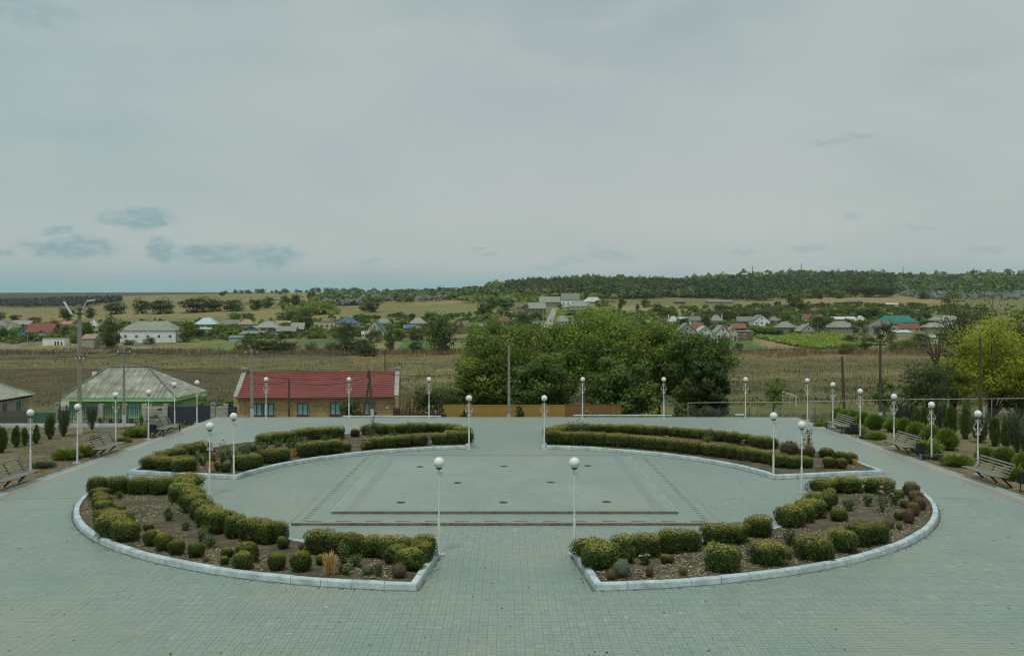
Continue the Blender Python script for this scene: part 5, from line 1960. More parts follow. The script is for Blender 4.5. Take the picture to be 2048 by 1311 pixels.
gable_shed('old_shed', 'low brown shed with grey roof between beige and green houses', -37.0, -35.0, 80.5, 83.8, -1.9, 1.25, .75, mat('brown_brick', (.155, .085, .06), .9, .2, 3), M_SHEET_D)


# ------------------------------------------------------------------ other fences and gates of the far edge
def plank_fence(name, label, x0, x1, y, top, bot, m, pw, postm=None, cat='fence', joined=False, gap=.012, follow=True):
    t = empty(name, ((x0 + x1) / 2, y, tz((x0 + x1) / 2, y)))
    tag(t, label, cat)
    c = (x0 + x1) / 2
    zc = tz(c, y)
    n = int(round((x1 - x0) / pw))
    rs = random.Random(n)
    me = {}
    for i in range(n):
        a = x0 + i * (x1 - x0) / n - c
        k_ = rs.randrange(4)
        if k_ not in me:
            h = top - zc + (k_ - 1.5) * .012
            mb = MB(); mb.box(0, (x1 - x0) / n - gap, -.012, .012, bot - zc, h); me[k_] = mb.mesh('plank', m)
        obj('plank', me[k_], t, (a, (i % 2) * .006, 0))
    for i in range(int((x1 - x0) / 2.2) + 1):
        a = x0 + i * 2.2 - c
        mb = MB(); mb.box(a - .04, a + .04, .025, .10, bot - zc - .2, top - zc - .05); mb.build('post', postm or m, t)
    for z in (bot + .25, top - .3):
        mb = MB(); mb.box(x0 - c, x1 - c, .0195, .024, z - zc - .03, z - zc + .03); mb.build('rail', postm or m, t)
    return t


XY = lambda px, y: (px - CX) * y / FPX
wood = mat('old_plank', (.13, .125, .105), .9, .3, 3, dirt=(.09, .085, .07))
plank_fence('plank_fence', 'dark grey plank fence before the beige house', XY(-60, 70.3), XY(57, 70.3), 70.3, 7 - (821 - HY) * 70.3 / FPX, -1.2, wood, .135)
plank_fence('green_fence', 'dull green sheet fence between the plank fence and the brick pillars', XY(58, 70.8), XY(112, 70.8), 70.8, 7 - (824 - HY) * 70.8 / FPX, -1.3, mat('green_sheet', (.07, .17, .105), .7, .2, 2, dirt=(.10, .16, .11)), .20, gap=.002)


def ribbed_fence(name, label, px0, px1, y, ytop, m, npan, slope=0):
    """profiled sheet fence: panels with upright ribs"""
    x0, x1 = XY(px0, y), XY(px1, y)
    top = 7 - (ytop - HY) * y / FPX
    bot = tz(0, y) - .3
    t = empty(name, (x0, y, bot))
    tag(t, label, 'fence')
    W = (x1 - x0) / npan
    n = 9
    xs, offs = [], []
    for i in range(n):
        a = W * i / n
        w_ = W / n
        xs += [a, a + w_ * .5, a + w_ * .62, a + w_ * .88]
        offs += [0, 0, -.035, -.035]
    xs.append(W - .004); offs.append(0)
    G = np.zeros((2, len(xs), 3))
    G[:, :, 0] = xs
    G[:, :, 1] = offs
    G[1, :, 2] = top - bot
    me = grid_mesh('sheet_panel', G, m, False)
    for i in range(npan):
        obj('sheet_panel', me, t, (i * W, 0, 0))
    for i in range(0, npan + 1, 2):
        mb = MB(); mb.box(i * W - .03, i * W + .03, .01, .07, -.2, top - bot - .05); mb.build('post', m, t)
    mb = MB(); mb.box(0, x1 - x0, -.04, .03, top - bot + .001, top - bot + .03); mb.build('top_strip', m, t)


ribbed_fence('yellow_fence', 'long ochre yellow ribbed sheet fence behind the plaza edge', 886, 1130, 73.5, 809.5, mat('ochre_sheet', (.40, .265, .075), .55, .08, 1.5), 9)
ribbed_fence('shaded_fence', 'ribbed sheet fence continuing the yellow one, tree shade put into its brown colour', 1131, 1242, 73.5, 809, mat('shaded_ochre_sheet', (.25, .145, .055), .55, .12, 1.5), 4)  # same ochre sheeting; the browner colour stands in for shade under the trees


def brown_gate():
    y = 73.0
    t = empty('brown_gate', (XY(835, y), y, tz(0, y)))
    tag(t, 'low brown metal gate with open lattice between brick house and yellow fence', 'gate')
    m = mat('brown_metal', (.085, .042, .030), .6, .15, 2)
    z = lambda py: 7 - (py - HY) * y / FPX - tz(0, y)
    X = lambda px: XY(px, y) - XY(835, y)
    mb = MB(); mb.box(X(786), X(800), -.03, .03, -.2, z(815.5)); mb.build('solid_leaf', m, t)
    mb = MB(); mb.box(X(801), X(818), -.03, .03, -.2, z(827)); mb.build('low_leaf', m, t)
    for px in (818, 884):
        mb = MB(); mb.box(X(px), X(px) + .16, -.08, .08, -.2, z(816)); mb.build('post', m, t)
    mb = MB(); mb.box(X(823), X(884), -.02, .02, -.2, z(826)); mb.build('low_panel', m, t)
    mb = MB(); mb.box(X(823), X(884), -.02, .02, z(818), z(816.5)); mb.build('top_bar', m, t)
    for i in range(14):
        xx = X(824) + i * (X(883) - X(824)) / 13
        mb = MB(); mb.box(xx - .008, xx + .008, -.01, .01, z(826), z(818)); mb.build('bar', m, t)


brown_gate()


def planter_kerb(px0, px1, lab, py=832):
    y = 68.15
    x0, x1 = XY(px0, y), XY(px1, y)
    t = empty('low_wall', (x0, y, 0))
    tag(t, lab, 'wall', 'low white walls on the far edge')
    n = max(1, int((x1 - x0) / 1.2))
    top = 7 - (py - HY) * y / FPX
    for i in range(n):
        mb = MB(); mb.box(i * (x1 - x0) / n, (i + 1) * (x1 - x0) / n - .01, -.14, .14, -.9, top - .06); mb.build('stone', mat('wall_grey', (.26, .25, .21), .9, .2, 3), t)
        mb = MB(); mb.box(i * (x1 - x0) / n, (i + 1) * (x1 - x0) / n - .01, -.17, .17, top - .058, top); mb.build('coping', kw, t)


planter_kerb(686, 882, 'low wall with white coping before the brick house', 831)
planter_kerb(1147, 1343, 'low wall with white coping before the big trees', 829)
planter_kerb(1470, 1488, 'short stub of low wall by the chain-link fence', 828)


# ------------------------------------------------------------------ chain-link fence on the right
def chain_fence():
    m, k, bs = new_mat('chain_wire')
    k.put(bs.inputs['Base Color'], (.16, .17, .16)); bs.inputs['Roughness'].default_value = .6
    blue = mat('blue_post', (.07, .15, .22), .6, .2, 4)
    pale = mat('gas_pipe', (.42, .45, .40), .6, .1, 2)
    pts = [(1376, 74.5), (1560, 75.0), (1700, 75.0), (1840, 74.6), (2080, 74.0)]
    P = [Vector((XY(a, y), y, 0)) for a, y in pts]
    t = empty('chain_fence', (P[0].x, P[0].y, tz(P[0].x, P[0].y)))
    tag(t, 'chain-link fence with blue posts along the right of the plaza', 'fence')
    o = Vector(t.location)
    L = []
    for a, b in zip(P, P[1:]):
        n = max(1, int((b - a).length / 2.1))
        for i in range(n): L.append(a.lerp(b, i / n))
    L.append(P[-1])
    for q in L:
        z = tz(q.x, q.y)
        mb = MB(); mb.box(q.x - o.x - .03, q.x - o.x + .03, q.y - o.y - .03, q.y - o.y + .03, z - o.z - .2, z - o.z + 1.32); mb.build('post', blue, t)
    for a, b in zip(L, L[1:]):
        mb = MB()
        za, zb = tz(a.x, a.y) + .05, tz(b.x, b.y) + .05
        d = b - a
        n = 18
        hh = 1.2
        for i in range(-10, n):
            for s in (0, 1):
                u0, u1 = i / n, (i + 10) / n
                v0, v1 = 0, 1
                if u0 < 0: v0 = -u0 / (u1 - u0); u0 = 0
                if u1 > 1: v1 = v0 + (1 - max(u0, 0)) / (10 / n) if u0 > 0 or v0 == 0 else (1 - i / n) / (10 / n); u1 = 1
                if s: v0, v1 = 1 - v0, 1 - v1
                p0 = a + d * u0; p1 = a + d * u1
                p0 = Vector((p0.x, p0.y, za + (zb - za) * u0 + hh * v0)) - o
                p1 = Vector((p1.x, p1.y, za + (zb - za) * u1 + hh * v1)) - o
                mb.beam(p0, p1, .007, .007)
        mb.build('mesh_panel', m, t)
    g = empty('gas_pipe', (P[0].x, P[0].y - .25, tz(P[0].x, P[0].y)))
    tag(g, 'pale gas pipe on thin posts running along the chain-link fence', 'pipe')
    og = Vector(g.location)
    tops = [(1376, 805), (1560, 803.5), (1700, 800.5), (1832, 798), (1945, 797), (2080, 796)]
    T = []
    for px, py in tops:
        y = 74.3
        T.append(Vector((XY(px, y), y, 7 - (py - HY) * y / FPX)))
    mb = MB(); mb.tube([q - og for q in T], .024, 6); mb.build('pipe', pale, g)
    for i in range(8):
        f = i / 7 * (len(T) - 1)
        q = T[int(min(f, len(T) - 2))].lerp(T[int(min(f, len(T) - 2)) + 1], f - int(min(f, len(T) - 2)))
        mb = MB(); mb.tube([(q.x - og.x, q.y - og.y, tz(q.x, q.y) - og.z - .2), (q.x - og.x, q.y - og.y, q.z - og.z)], .022, 5); mb.build('support', pale, g)


chain_fence()

# ------------------------------------------------------------------ poles and wires
M_CPOLE = mat('concrete_pole', (.30, .30, .24), .9, .2, 1.5, dirt=(.20, .19, .15))
M_WPOLE = mat('wood_pole', (.10, .078, .055), .9, .3, 2, dirt=(.06, .05, .04))
M_WASH = mat('whitewash', (.62, .63, .60), .9, .12, 4, dirt=(.35, .34, .29), dscale=9)
M_INS = mat('insulator', (.68, .68, .66), .4)
TOPS = {}


def pole(key, x, y, ztop, r, m, lab, wash=0, lean=0.0, square=False, arms=1, gz=None, group='utility poles'):
    g = tz(x, y) if gz is None else gz
    t = empty('utility_pole', (x, y, g))
    tag(t, lab, 'utility pole', group)
    h = ztop - g
    lx = lean * h
    n = 4 if square else 8
    mb = MB(); mb.tube([(0, 0, -.3), (lx * .5, 0, h * .5), (lx, 0, h)], [r, r * .88, r * .72], n); mb.build('shaft', m, t)
    if wash:
        mb = MB(); mb.tube([(0, 0, -.1), (lx * wash / h, 0, wash)], [r + .012, r + .008], n); mb.build('whitewash_band', M_WASH, t)
    if arms:
        mb = MB(); mb.box(lx - .45, lx + .45, -.04, .04, h - .38, h - .30); mb.build('crossarm', M_IRON, t)
        for s in (-.4, .4):
            mb = MB(); mb.lathe([(.03, h - .30), (.045, h - .24), (.03, h - .17)], 8, c=(lx + s, 0, 0)); mb.build('insulator', M_INS, t)
    TOPS[key] = Vector((x + lx, y, ztop))
    return t


p = at(159, 867, -.05)
P1 = pole('p1', p.x, p.y, 7.75, .17, M_CPOLE, 'tall concrete pole with two street lights, left of the green house', 1.45, square=True, arms=0, gz=-.05)
for s, (q0, q1, q2), zz in ((1, (.10, .32, .62), 0), (-1, (-.10, -.30, -.62), 0)):
    mb = MB(); mb.tube([(q0, 0, 7.35), (q1, 0, 7.75 if s > 0 else 7.1), (q2 * .8, 0, 8.02 if s > 0 else 7.3)], .03, 6); arm = mb.build('lamp_arm', M_FRAME, P1)
    mb = MB(); mb.beam((q2 * .75, 0, 8.0 if s > 0 else 7.2), (q2 * 1.5, 0, 8.06 if s > 0 else 7.95), .16, .08); mb.build('lamp_head', M_FRAME, P1)
mb = MB(); mb.box(-.2, .2, -.2, .2, 7.2, 7.26).box(-.2, .2, -.2, .2, 7.5, 7.55); mb.build('clamp', M_IRON, P1)
mb = MB(); mb.box(-.32, .38, -.06, .06, 4.62, 4.68); mb.build('crossarm', M_IRON, P1)
for s in (-.2, 0.05, .28):
    mb = MB(); mb.lathe([(.04, 4.50), (.05, 4.56), (.03, 4.62)], 8, c=(s, -.08, 0)); mb.build('insulator', M_INS, P1)
pole('p2', XY(248, 66.3), 66.3, 4.85, .11, M_CPOLE, 'concrete utility pole standing before the green house', .85, square=True)
pole('p3', XY(504, 68.4), 68.4, 4.75, .12, M_CPOLE, 'tall concrete utility pole at the left end of the brick house', .95, lean=-.006, square=True, gz=-.4)
pole('p4', XY(578, 68.6), 68.6, 7 - (760 - HY) * 68.6 / FPX, .09, M_WPOLE, 'short dark wooden post before the brick house', 0, arms=0, gz=-.4)
P5 = pole('p5', XY(746, 69.2), 69.2, 7 - (740 - HY) * 69.2 / FPX, .11, M_WPOLE, 'leaning dark wooden pole with a brace before the brick house', .85, lean=-.082, arms=0, gz=-.4)
mb = MB(); mb.tube([(-.30, .05, 2.75), (-.78, .05, -.2)], .075, 7); mb.build('brace', M_WPOLE, P5)
mb = MB(); mb.box(-.42, -.20, -.15, .12, 3.05, 3.42); mb.build('junction_box', M_IRON, P5)
pole('p6', XY(1018, 68.2), 68.2, 7 - (690 - HY) * 68.2 / FPX, .10, M_CPOLE, 'concrete utility pole on the plaza edge before the big trees', .5, arms=0, square=True, gz=-.3)
pole('p7', XY(1690, 77.5), 77.5, 7 - (713 - HY) * 77.5 / FPX, .13, M_WPOLE, 'leaning dark wooden pole behind the chain-link fence', 1.15, lean=-.045, arms=0)
pole('p8', XY(1760, 72.2), 72.2, 7 - (680 - HY) * 72.2 / FPX, .12, M_WPOLE, 'dark utility pole with white foot right of the leaning pole', .95, lean=.005, arms=1)
pole('p9', XY(1961, 71.5), 71.5, 7 - (675 - HY) * 71.5 / FPX, .12, M_WPOLE, 'thick dark pole before the yellow-green tree', 0, lean=-.004, arms=0)
pole('p10', XY(770, 165.0), 165.0, 7 - (698 - HY) * 165 / FPX, .10, M_WPOLE, 'thin far pole in the meadow behind the brick house', 0, arms=1)
mb = MB(); mb.tube([(0, 0, -.2), (0, 0, 1.35)], .06, 6)
tag(mb.build('blue_stake', mat('pale_blue', (.30, .44, .44), .6), None, (XY(1968, 71.0), 71.0, tz(XY(1968, 71), 71))), 'pale blue stake beside the thick dark pole', 'post')


def wire(a, b, sag, lab, r=.018):
    a, b = Vector(a), Vector(b)
    pts = []
    for i in range(13):
        f = i / 12
        q = a.lerp(b, f)
        q.z -= sag * 4 * f * (1 - f)
        pts.append(q - a)
    mb = MB(); mb.tube(pts, r, 4)
    tag(mb.build('overhead_wire', mat('wire', (.03, .03, .03), .6), None, a), lab, 'wire', 'overhead wires')


T = TOPS
D = lambda k_, dz=0.0, dx=0.0: T[k_] + Vector((dx, 0, dz))
wire(D('p1', -3.1), D('p2', -.3), .25, 'wire from the tall street-light pole to the pole before the green house')
wire(Vector((-75, 60, 4.4)), D('p1', -3.15), .3, 'wire reaching the tall street-light pole from the left edge')
wire(D('p2', -.2, .4), D('p3', -.2, -.4), .22, 'upper wire between the green house pole and the brick house pole')
wire(D('p2', -.9), D('p3', -1.6), .35, 'lower wire crossing the green house roof')
wire(D('p3', -.2, .4), D('p10', -.2), .5, 'wire from the brick house pole to the thin meadow pole')
wire(D('p3', -1.7), D('p5', -.2), .5, 'wire sagging over the red roof to the leaning pole')
wire(D('p3', -2.4), D('p4', -.1), .15, 'wire from the brick house pole to the short post')
wire(D('p4', -.1), D('p5', -.45), .4, 'low wire from the short post to the leaning pole')
wire(D('p5', -.1), D('p6', -1.4), .5, 'wire from the leaning braced pole to the plaza edge pole')
wire(D('p6', -.15), D('p8', -.25), .45, 'long wire before the big tree crowns')
wire(D('p8', -.25), D('p9', -.1), .3, 'wire between the two right-hand dark poles')
wire(D('p10', -.2), Vector((60, 175, 4.9)), .8, 'far meadow wire behind the big trees')
wire(D('p10', -.2), Vector((-90, 160, 1.2)), .8, 'far meadow wire running to the left')

# ------------------------------------------------------------------ trees
M_BARK = mat('bark', (.085, .068, .048), .95, .3, 3, dirt=(.05, .042, .03))


def crown_quads(seed, rx, ry, rz, zc, nclump, per, leaf, fill=.45, cr=.30, droop=0.0, under=-.8, ragged=.25):
    rs = np.random.RandomState(seed)
    d = sph(rs, nclump, under)
    rad = rs.rand(len(d)) ** fill
    rag = 1 + ragged * rs.randn(len(d)) * .5
    Cc = d * (rad * rag)[:, None] * np.array((rx, ry, rz)) * .86 + np.array((0, 0, zc))
    V, T = [], []
    for c in Cc:
        r = cr * min(rx, rz) * (.65 + .7 * rs.rand())
        n = int(per * (.6 + .8 * rs.rand()))
        q = sph(rs, n)
        n = len(q)
        P = c + q * (r * (.35 + .65 * rs.rand(n) ** .5))[:, None] * np.array((1.15, 1.15, .8))
        P[:, 2] -= droop * np.linalg.norm(q[:, :2], axis=1) * r
        V.append(leaves(P, q + np.array((0, 0, .55)), leaf, .62, rs, .6))
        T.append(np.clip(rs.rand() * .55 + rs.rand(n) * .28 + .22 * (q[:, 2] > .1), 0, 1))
    return np.concatenate(V), np.concatenate(T), Cc, rs


def tree_parts(name, seed, m, h, rx, ry=None, trunk_h=.28, nclump=46, per=110, leaf=.2, trunk_r=None, limbs=12, **kw):
    ry = ry or rx
    zc = h * (1 + trunk_h) / 2
    rz = h * (1 - trunk_h) / 2
    V, T, Cc, rs = crown_quads(seed, rx, ry, rz, zc, nclump, per, leaf, **kw)
    crown = quad_mesh('crown', V, m, T)
    tr = trunk_r or h * .022
    mb = MB()
    top = zc + rz * .45
    bend = rs.randn(2) * h * .02
    base = [(0, 0, -.4), (bend[0] * .5, bend[1] * .5, h * max(trunk_h, .05) * .6), (bend[0], bend[1], h * max(trunk_h, .05) * 1.2), (bend[0] * 1.6, bend[1] * 1.2, top)]
    mb.tube(base, [tr * 1.25, tr, tr * .75, tr * .2], 8)
    for i in range(min(limbs, len(Cc))):
        c = Cc[rs.randint(len(Cc))]
        z0 = h * trunk_h * (.7 + .9 * rs.rand())
        f = min(1, z0 / top)
        s_ = np.array((bend[0] * 1.3 * f, bend[1] * 1.1 * f, z0))
        mid = (s_ + c) / 2 + np.array((0, 0, .06 * h))
        mb.tube([s_, mid, c], [tr * .45, tr * .3, tr * .1], 5)
    trunk = mb.mesh('trunk', M_BARK)
    return crown, trunk


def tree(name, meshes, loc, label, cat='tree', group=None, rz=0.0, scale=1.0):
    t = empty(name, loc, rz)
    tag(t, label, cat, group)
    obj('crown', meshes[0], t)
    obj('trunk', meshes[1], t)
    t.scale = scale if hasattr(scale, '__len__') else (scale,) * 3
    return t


LM['walnut'] = leaf_mat('leaf_walnut', (.034, .068, .011), (.310, .415, .055), .44, .12)
LM['walnut_d'] = leaf_mat('leaf_walnut_dark', (.036, .068, .016), (.210, .305, .068), .44, .10)
LM['yellow'] = leaf_mat('leaf_yellowing', (.125, .165, .014), (.47, .52, .038), .45, .10)
LM['dark'] = leaf_mat('leaf_dark', (.026, .050, .014), (.110, .160, .044), .32, .12)
LM['mid'] = leaf_mat('leaf_mid', (.045, .080, .016), (.190, .260, .056), .38, .22)
LM['bright'] = leaf_mat('leaf_bright', (.078, .130, .018), (.28, .365, .055), .4, .2)
LM['silver'] = leaf_mat('leaf_silver', (.135, .165, .125), (.33, .375, .30), .3, .15)
LM['olive'] = leaf_mat('leaf_olive', (.058, .080, .022), (.200, .238, .072), .36, .2)

# the big trees behind the yellow fence
big = [
    (1003, 84.0, 655, 96, 'walnut', 'broad walnut tree at the left end of the big tree mass', 500, .10),
    (962, 81.0, 716, 60, 'walnut', 'lower bushy tree left below the broad walnut tree', 501, .04),
    (1112, 90.0, 645, 80, 'walnut', 'second tall tree of the mass, right of the plaza edge pole', 502, .12),
    (1080, 80.0, 715, 70, 'walnut_d', 'shaded lower tree behind the yellow fence', 506, .04),
    (1212, 88.0, 622, 105, 'walnut', 'tallest yellowish-green tree in the middle of the mass', 503, .12),
    (1318, 85.0, 648, 76, 'walnut', 'tall tree right of the middle of the mass', 504, .12),
    (1250, 79.0, 728, 80, 'walnut_d', 'dark lower tree between the two far-edge lamps', 507, .06),
    (1398, 82.0, 662, 70, 'walnut_d', 'dark feathery tree at the right end of the mass', 505, .04),
    (1420, 78.5, 722, 42, 'dark', 'dark bush-like tree at the right foot of the mass', 508, .02)]
for (px, y, top, half, lm, lab, seed, th) in big:
    x = XY(px, y)
    g = tz(x, y)
    h = (7 - (top - 8 - HY) * y / FPX - g) * 1.03
    rx = 1.02 * half * y / FPX
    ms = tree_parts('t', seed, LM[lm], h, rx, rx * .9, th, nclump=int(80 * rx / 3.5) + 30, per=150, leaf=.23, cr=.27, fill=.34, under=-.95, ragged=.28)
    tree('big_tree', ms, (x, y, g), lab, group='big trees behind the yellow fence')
for i, (px, y, top, half, lm, lab) in enumerate([
    (848, 80, 768, 26, 'olive', 'loose shrub tree right of the brick house, left of three'), (880, 79, 757, 30, 'mid', 'loose shrub tree behind the brown gate, middle of three'), (912, 80, 762, 30, 'walnut_d', 'loose shrub tree beside the yellow fence end, right of three'),
    (1547, 82, 748, 26, 'bright', 'small light green tree behind the chain-link fence'), (1768, 82, 752, 24, 'mid', 'thin young tree behind the dark pole with white foot'),
    (1852, 79.5, 716, 54, 'dark', 'round dark tree left of the yellow-green tree'), (700, 75.2, 795, 24, 'olive', 'thin shrub growing against the brick house windows'),
    (410, 77.0, 792, 24, 'mid', 'vine-covered bush left above the dark gate'), (455, 77.4, 795, 22, 'mid', 'vine-covered bush beside the brick house'), (432, 78.5, 796, 24, 'mid', 'vine-covered bush in the middle above the dark gate'), (1040, 74.6 - 1.9, 808, 9, 'mid', 'small sapling before the yellow fence'), (930, 72.8, 812, 8, 'mid', 'thin twig bush before the yellow fence end'),
    (1370, 77, 806, 30, 'mid', 'low bush at the start of the chain-link fence'), (1415, 76.4, 808, 24, 'olive', 'second low bush along the chain-link fence')]):
    x = XY(px, y); g = tz(x, y)
    h = 7 - (top - HY) * y / FPX - g
    rx = half * y / FPX
    ms = tree_parts('t', 520 + i, LM[lm], h, rx, None, .12 if lm != 'bright' else .22, nclump=26 if half < 40 else 60, per=(70 if half < 40 else 120) if half > 12 else 25, leaf=.15, cr=.34, fill=.45, limbs=7, trunk_r=.05 if half < 30 else .1)
    tree('small_tree', ms, (x, y, g), lab, group='small trees near the far edge')
# right-hand trees
for i, (px, y, top, half, lm, th, ncl, per, leaf, lab) in enumerate([
    (1985, 83, 620, 94, 'yellow', .03, 125, 150, .19, 'large yellow-green tree at the right edge'),
    (1935, 100, 566, 62, 'olive', .30, 44, 70, .2, 'tall thin olive-green tree behind the yellow-green tree'),
    (2052, 94, 590, 66, 'mid', .05, 90, 130, .22, 'dark green tree cut by the right edge'),
    (2040, 82, 690, 46, 'dark', .02, 60, 120, .2, 'dark low tree under the right edge of the yellow-green tree'),
    (1905, 86, 700, 38, 'olive', .02, 50, 100, .17, 'thin olive tree left under the yellow-green tree'),
    (1870, 110, 640, 44, 'olive', .35, 22, 26, .16, 'half-bare tree left of the tall olive-green tree')]):
    x = XY(px, y); g = tz(x, y)
    h = 7 - (top - HY) * y / FPX - g
    rx = half * y / FPX
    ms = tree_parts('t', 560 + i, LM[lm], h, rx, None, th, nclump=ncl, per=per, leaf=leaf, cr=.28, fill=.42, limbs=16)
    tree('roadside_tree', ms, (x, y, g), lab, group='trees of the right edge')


def bare_tree(px, y, top, half, lab):
    x = XY(px, y); g = tz(x, y)
    h = 7 - (top - HY) * y / FPX - g
    rs = random.Random(5)
    mb, tw = MB(), MB()
    def grow(p, d, L, r, lev):
        q = p + d * L
        (mb if lev < 2 else tw).tube([p, p.lerp(q, .5) + Vector((rs.uniform(-1, 1), rs.uniform(-1, 1), 0)) * L * .05, q], [r, r * .8, r * .55], 5)
        if lev >= 5: return
        for _ in range(3 if lev < 3 else 2):
            dd = (d + Vector((rs.uniform(-.7, .7), rs.uniform(-.7, .7), rs.uniform(-.1, .5)))).normalized()
            grow(q, dd, L * rs.uniform(.6, .82), r * .55, lev + 1)
    grow(Vector((0, 0, -.3)), Vector((.03, 0, 1)).normalized(), h * .30, h * .016, 0)
    t = empty('bare_tree', (x, y, g))
    tag(t, lab, 'tree', 'trees of the right edge')
    mb.build('trunk', M_BARK, t)
    tw.build('twigs', mat('twig', (.13, .115, .09), .9), t)


bare_tree(1988, 98, 566, 40, 'leafless grey tree rising behind the yellow-green tree')

# yellow flowers and grasses on the far edge
M_YEL = mat('petal_yellow', (.62, .47, .04), .6, .1, 20)
FLOW['yellow'] = flower_mesh(M_YEL)
for i, (px, y, w_, h_, fl) in enumerate([(1172, 68.9, 26, 22, 9), (1228, 68.9, 30, 20, 10), (1310, 68.9, 30, 26, 14), (1190, 69.1, 20, 18, 6), (720, 70.0, 22, 24, 8), (745, 69.9, 18, 18, 5), (888, 69.4, 10, 14, 3)]):
    x = XY(px, y)
    s = y / FPX
    mb, P, V, T_, rs = stems_and_leaves(700 + i, 9, h_ * s, w_ * s * .5, 200, .09)
    t = empty('flower_clump', (x, y, -.32))
    tag(t, ['yellow flower clump left of the first lamp before the big trees', 'yellow flower clump between the two lamps before the big trees', 'tall yellow flower clump by the second lamp before the big trees', 'small yellow clump right of the first lamp', 'yellow flower clump below the brick house shrub', 'small yellow clump before the last brick house window', 'tiny yellow clump at the yellow fence end'][i], 'flowers', 'yellow flower clumps of the far edge')
    mb.build('stem', M_STEM, t)
    obj('foliage', quad_mesh('foliage', V, LM['mid'], T_), t)
    top = P[np.argsort(-P[:, 2])]
    for j in range(fl):
        q = top[int(rs.rand() * len(top) * .5)]
        obj('flower', FLOW['yellow'], t, q + np.array((0, -.03, .02)), rs.rand() * 6, 1.8)


def grass_stuff(name, label, gen, n, hgt, wid, m, seed, lean=.35):
    rs = np.random.RandomState(seed)
    X, Y = gen(rs, n)
    P = np.stack([X, Y, terr(X, Y) - .02], -1)
    V = blades(P, np.tile((0, 0, 1.0), (len(X), 1)), hgt, wid, rs, lean)
    o = obj(name, quad_mesh(name, V, m, rs.rand(len(X))))
    tag(o, label, kind='stuff')


LM['dry'] = leaf_mat('grass_dry', (.058, .056, .026), (.155, .145, .066), .2, 0)
LM['reed'] = leaf_mat('reed_brown', (.125, .088, .05), (.34, .245, .135), .2, 0)
LM['grassg'] = leaf_mat('grass_green', (.085, .11, .036), (.24, .27, .095), .2, 0)
LM['corn'] = leaf_mat('corn_dry', (.16, .11, .055), (.42, .33, .17), .2, 0)


def area(px0, px1, y0, y1, dens=None):
    def g(rs, n):
        c = px0 + (px1 - px0) * rs.rand(n)
        Y = np.exp(np.log(y0) + (np.log(y1) - np.log(y0)) * rs.rand(n))
        X = (c - CX) * Y / FPX
        ok = fbm(X, Y, 6, 5, 44) > .3 + .35 * rs.rand(n)
        py = HY + FPX * (HC - terr(X, Y)) / Y
        ok &= ~((c + 60 * (fbm(X, Y, 12, 12, 45) - .5) < 500) & (py + 14 * (fbm(X, Y, 9, 9, 46) - .5) > 738) & (rs.rand(n) < .75))
        return X[ok], Y[ok]
    return g


grass_stuff('meadow_grass', 'dry grass of the valley meadow', area(-150, 2200, 112, 330), 60000, .55, .10, LM['dry'], 1)
grass_stuff('dry_reeds', 'brown reed belt at the far side of the meadow', area(640, 2150, 292, 326), 16000, 2.0, .16, LM['reed'], 2, .18)
grass_stuff('weed_belt', 'brown weeds along the left foot of the village', area(-100, 640, 300, 335), 9000, 1.3, .2, LM['reed'], 3, .25)
grass_stuff('corn_stalks', 'dry corn patch behind the brick house', area(786, 840, 88, 97), 1500, 1.7, .10, LM['corn'], 4, .22)


def verge(rs, n):
    X = np.concatenate([-21.2 - rs.rand(n // 2) * 4, -20.0 + 0 * rs.rand(0), 20.8 + rs.rand(n // 2) * 26])
    Y = np.concatenate([63.0 + rs.rand(n // 2) * 3.2, 63.5 + rs.rand(n // 2) * 3])
    return X, Y


grass_stuff('verge_grass', 'short grass at the far ends of the planted strips', verge, 5000, .16, .03, LM['grassg'], 5, .4)
grass_stuff('verge_grass', 'rough grass around the houses and fences behind the plaza', lambda rs, n: (-48 + rs.rand(n) * 100, 71 + rs.rand(n) * 22), 16000, .4, .06, LM['grassg'], 6, .4)


def strip_grass(rs, n):
    s = np.where(rs.rand(n) < .5, -1, 1)
    X = s * (20.4 + rs.rand(n) * 14)
    Y = 36 + rs.rand(n) * 28
    ok = fbm(X, Y, 2.5, 2.5, 61) > .45 + .3 * rs.rand(n)
    return X[ok], Y[ok]


grass_stuff('strip_grass', 'thin dry grass on the planted strips', strip_grass, 14000, .07, .014, LM['dry'], 7, .8)

# ------------------------------------------------------------------ village houses
WALLC = dict(chalk=(.80, .81, .79), white=(.58, .59, .56), cream=(.50, .46, .33), grey=(.34, .34, .30), blue=(.36, .50, .54), brown=(.20, .15, .11), yellow=(.50, .47, .24), green=(.30, .40, .30), stone=(.38, .36, .29), teal=(.10, .27, .24))
ROOFC = dict(asb=(.27, .28, .235), asbd=(.19, .20, .175), red=(.25, .085, .055), rust=(.19, .085, .055), orange=(.42, .22, .11), tan=(.33, .24, .15), blue=(.085, .17, .26), pale=(.50, .54, .53), teal=(.025, .21, .19), green=(.07, .20, .15), pink=(.21, .085, .09), dark=(.085, .09, .10), lblue=(.40, .52, .55))
vw = lambda c: mat('wall_' + c, WALLC[c], .9, .12, .8, dirt=tuple(v * .72 for v in WALLC[c]), dscale=.6)


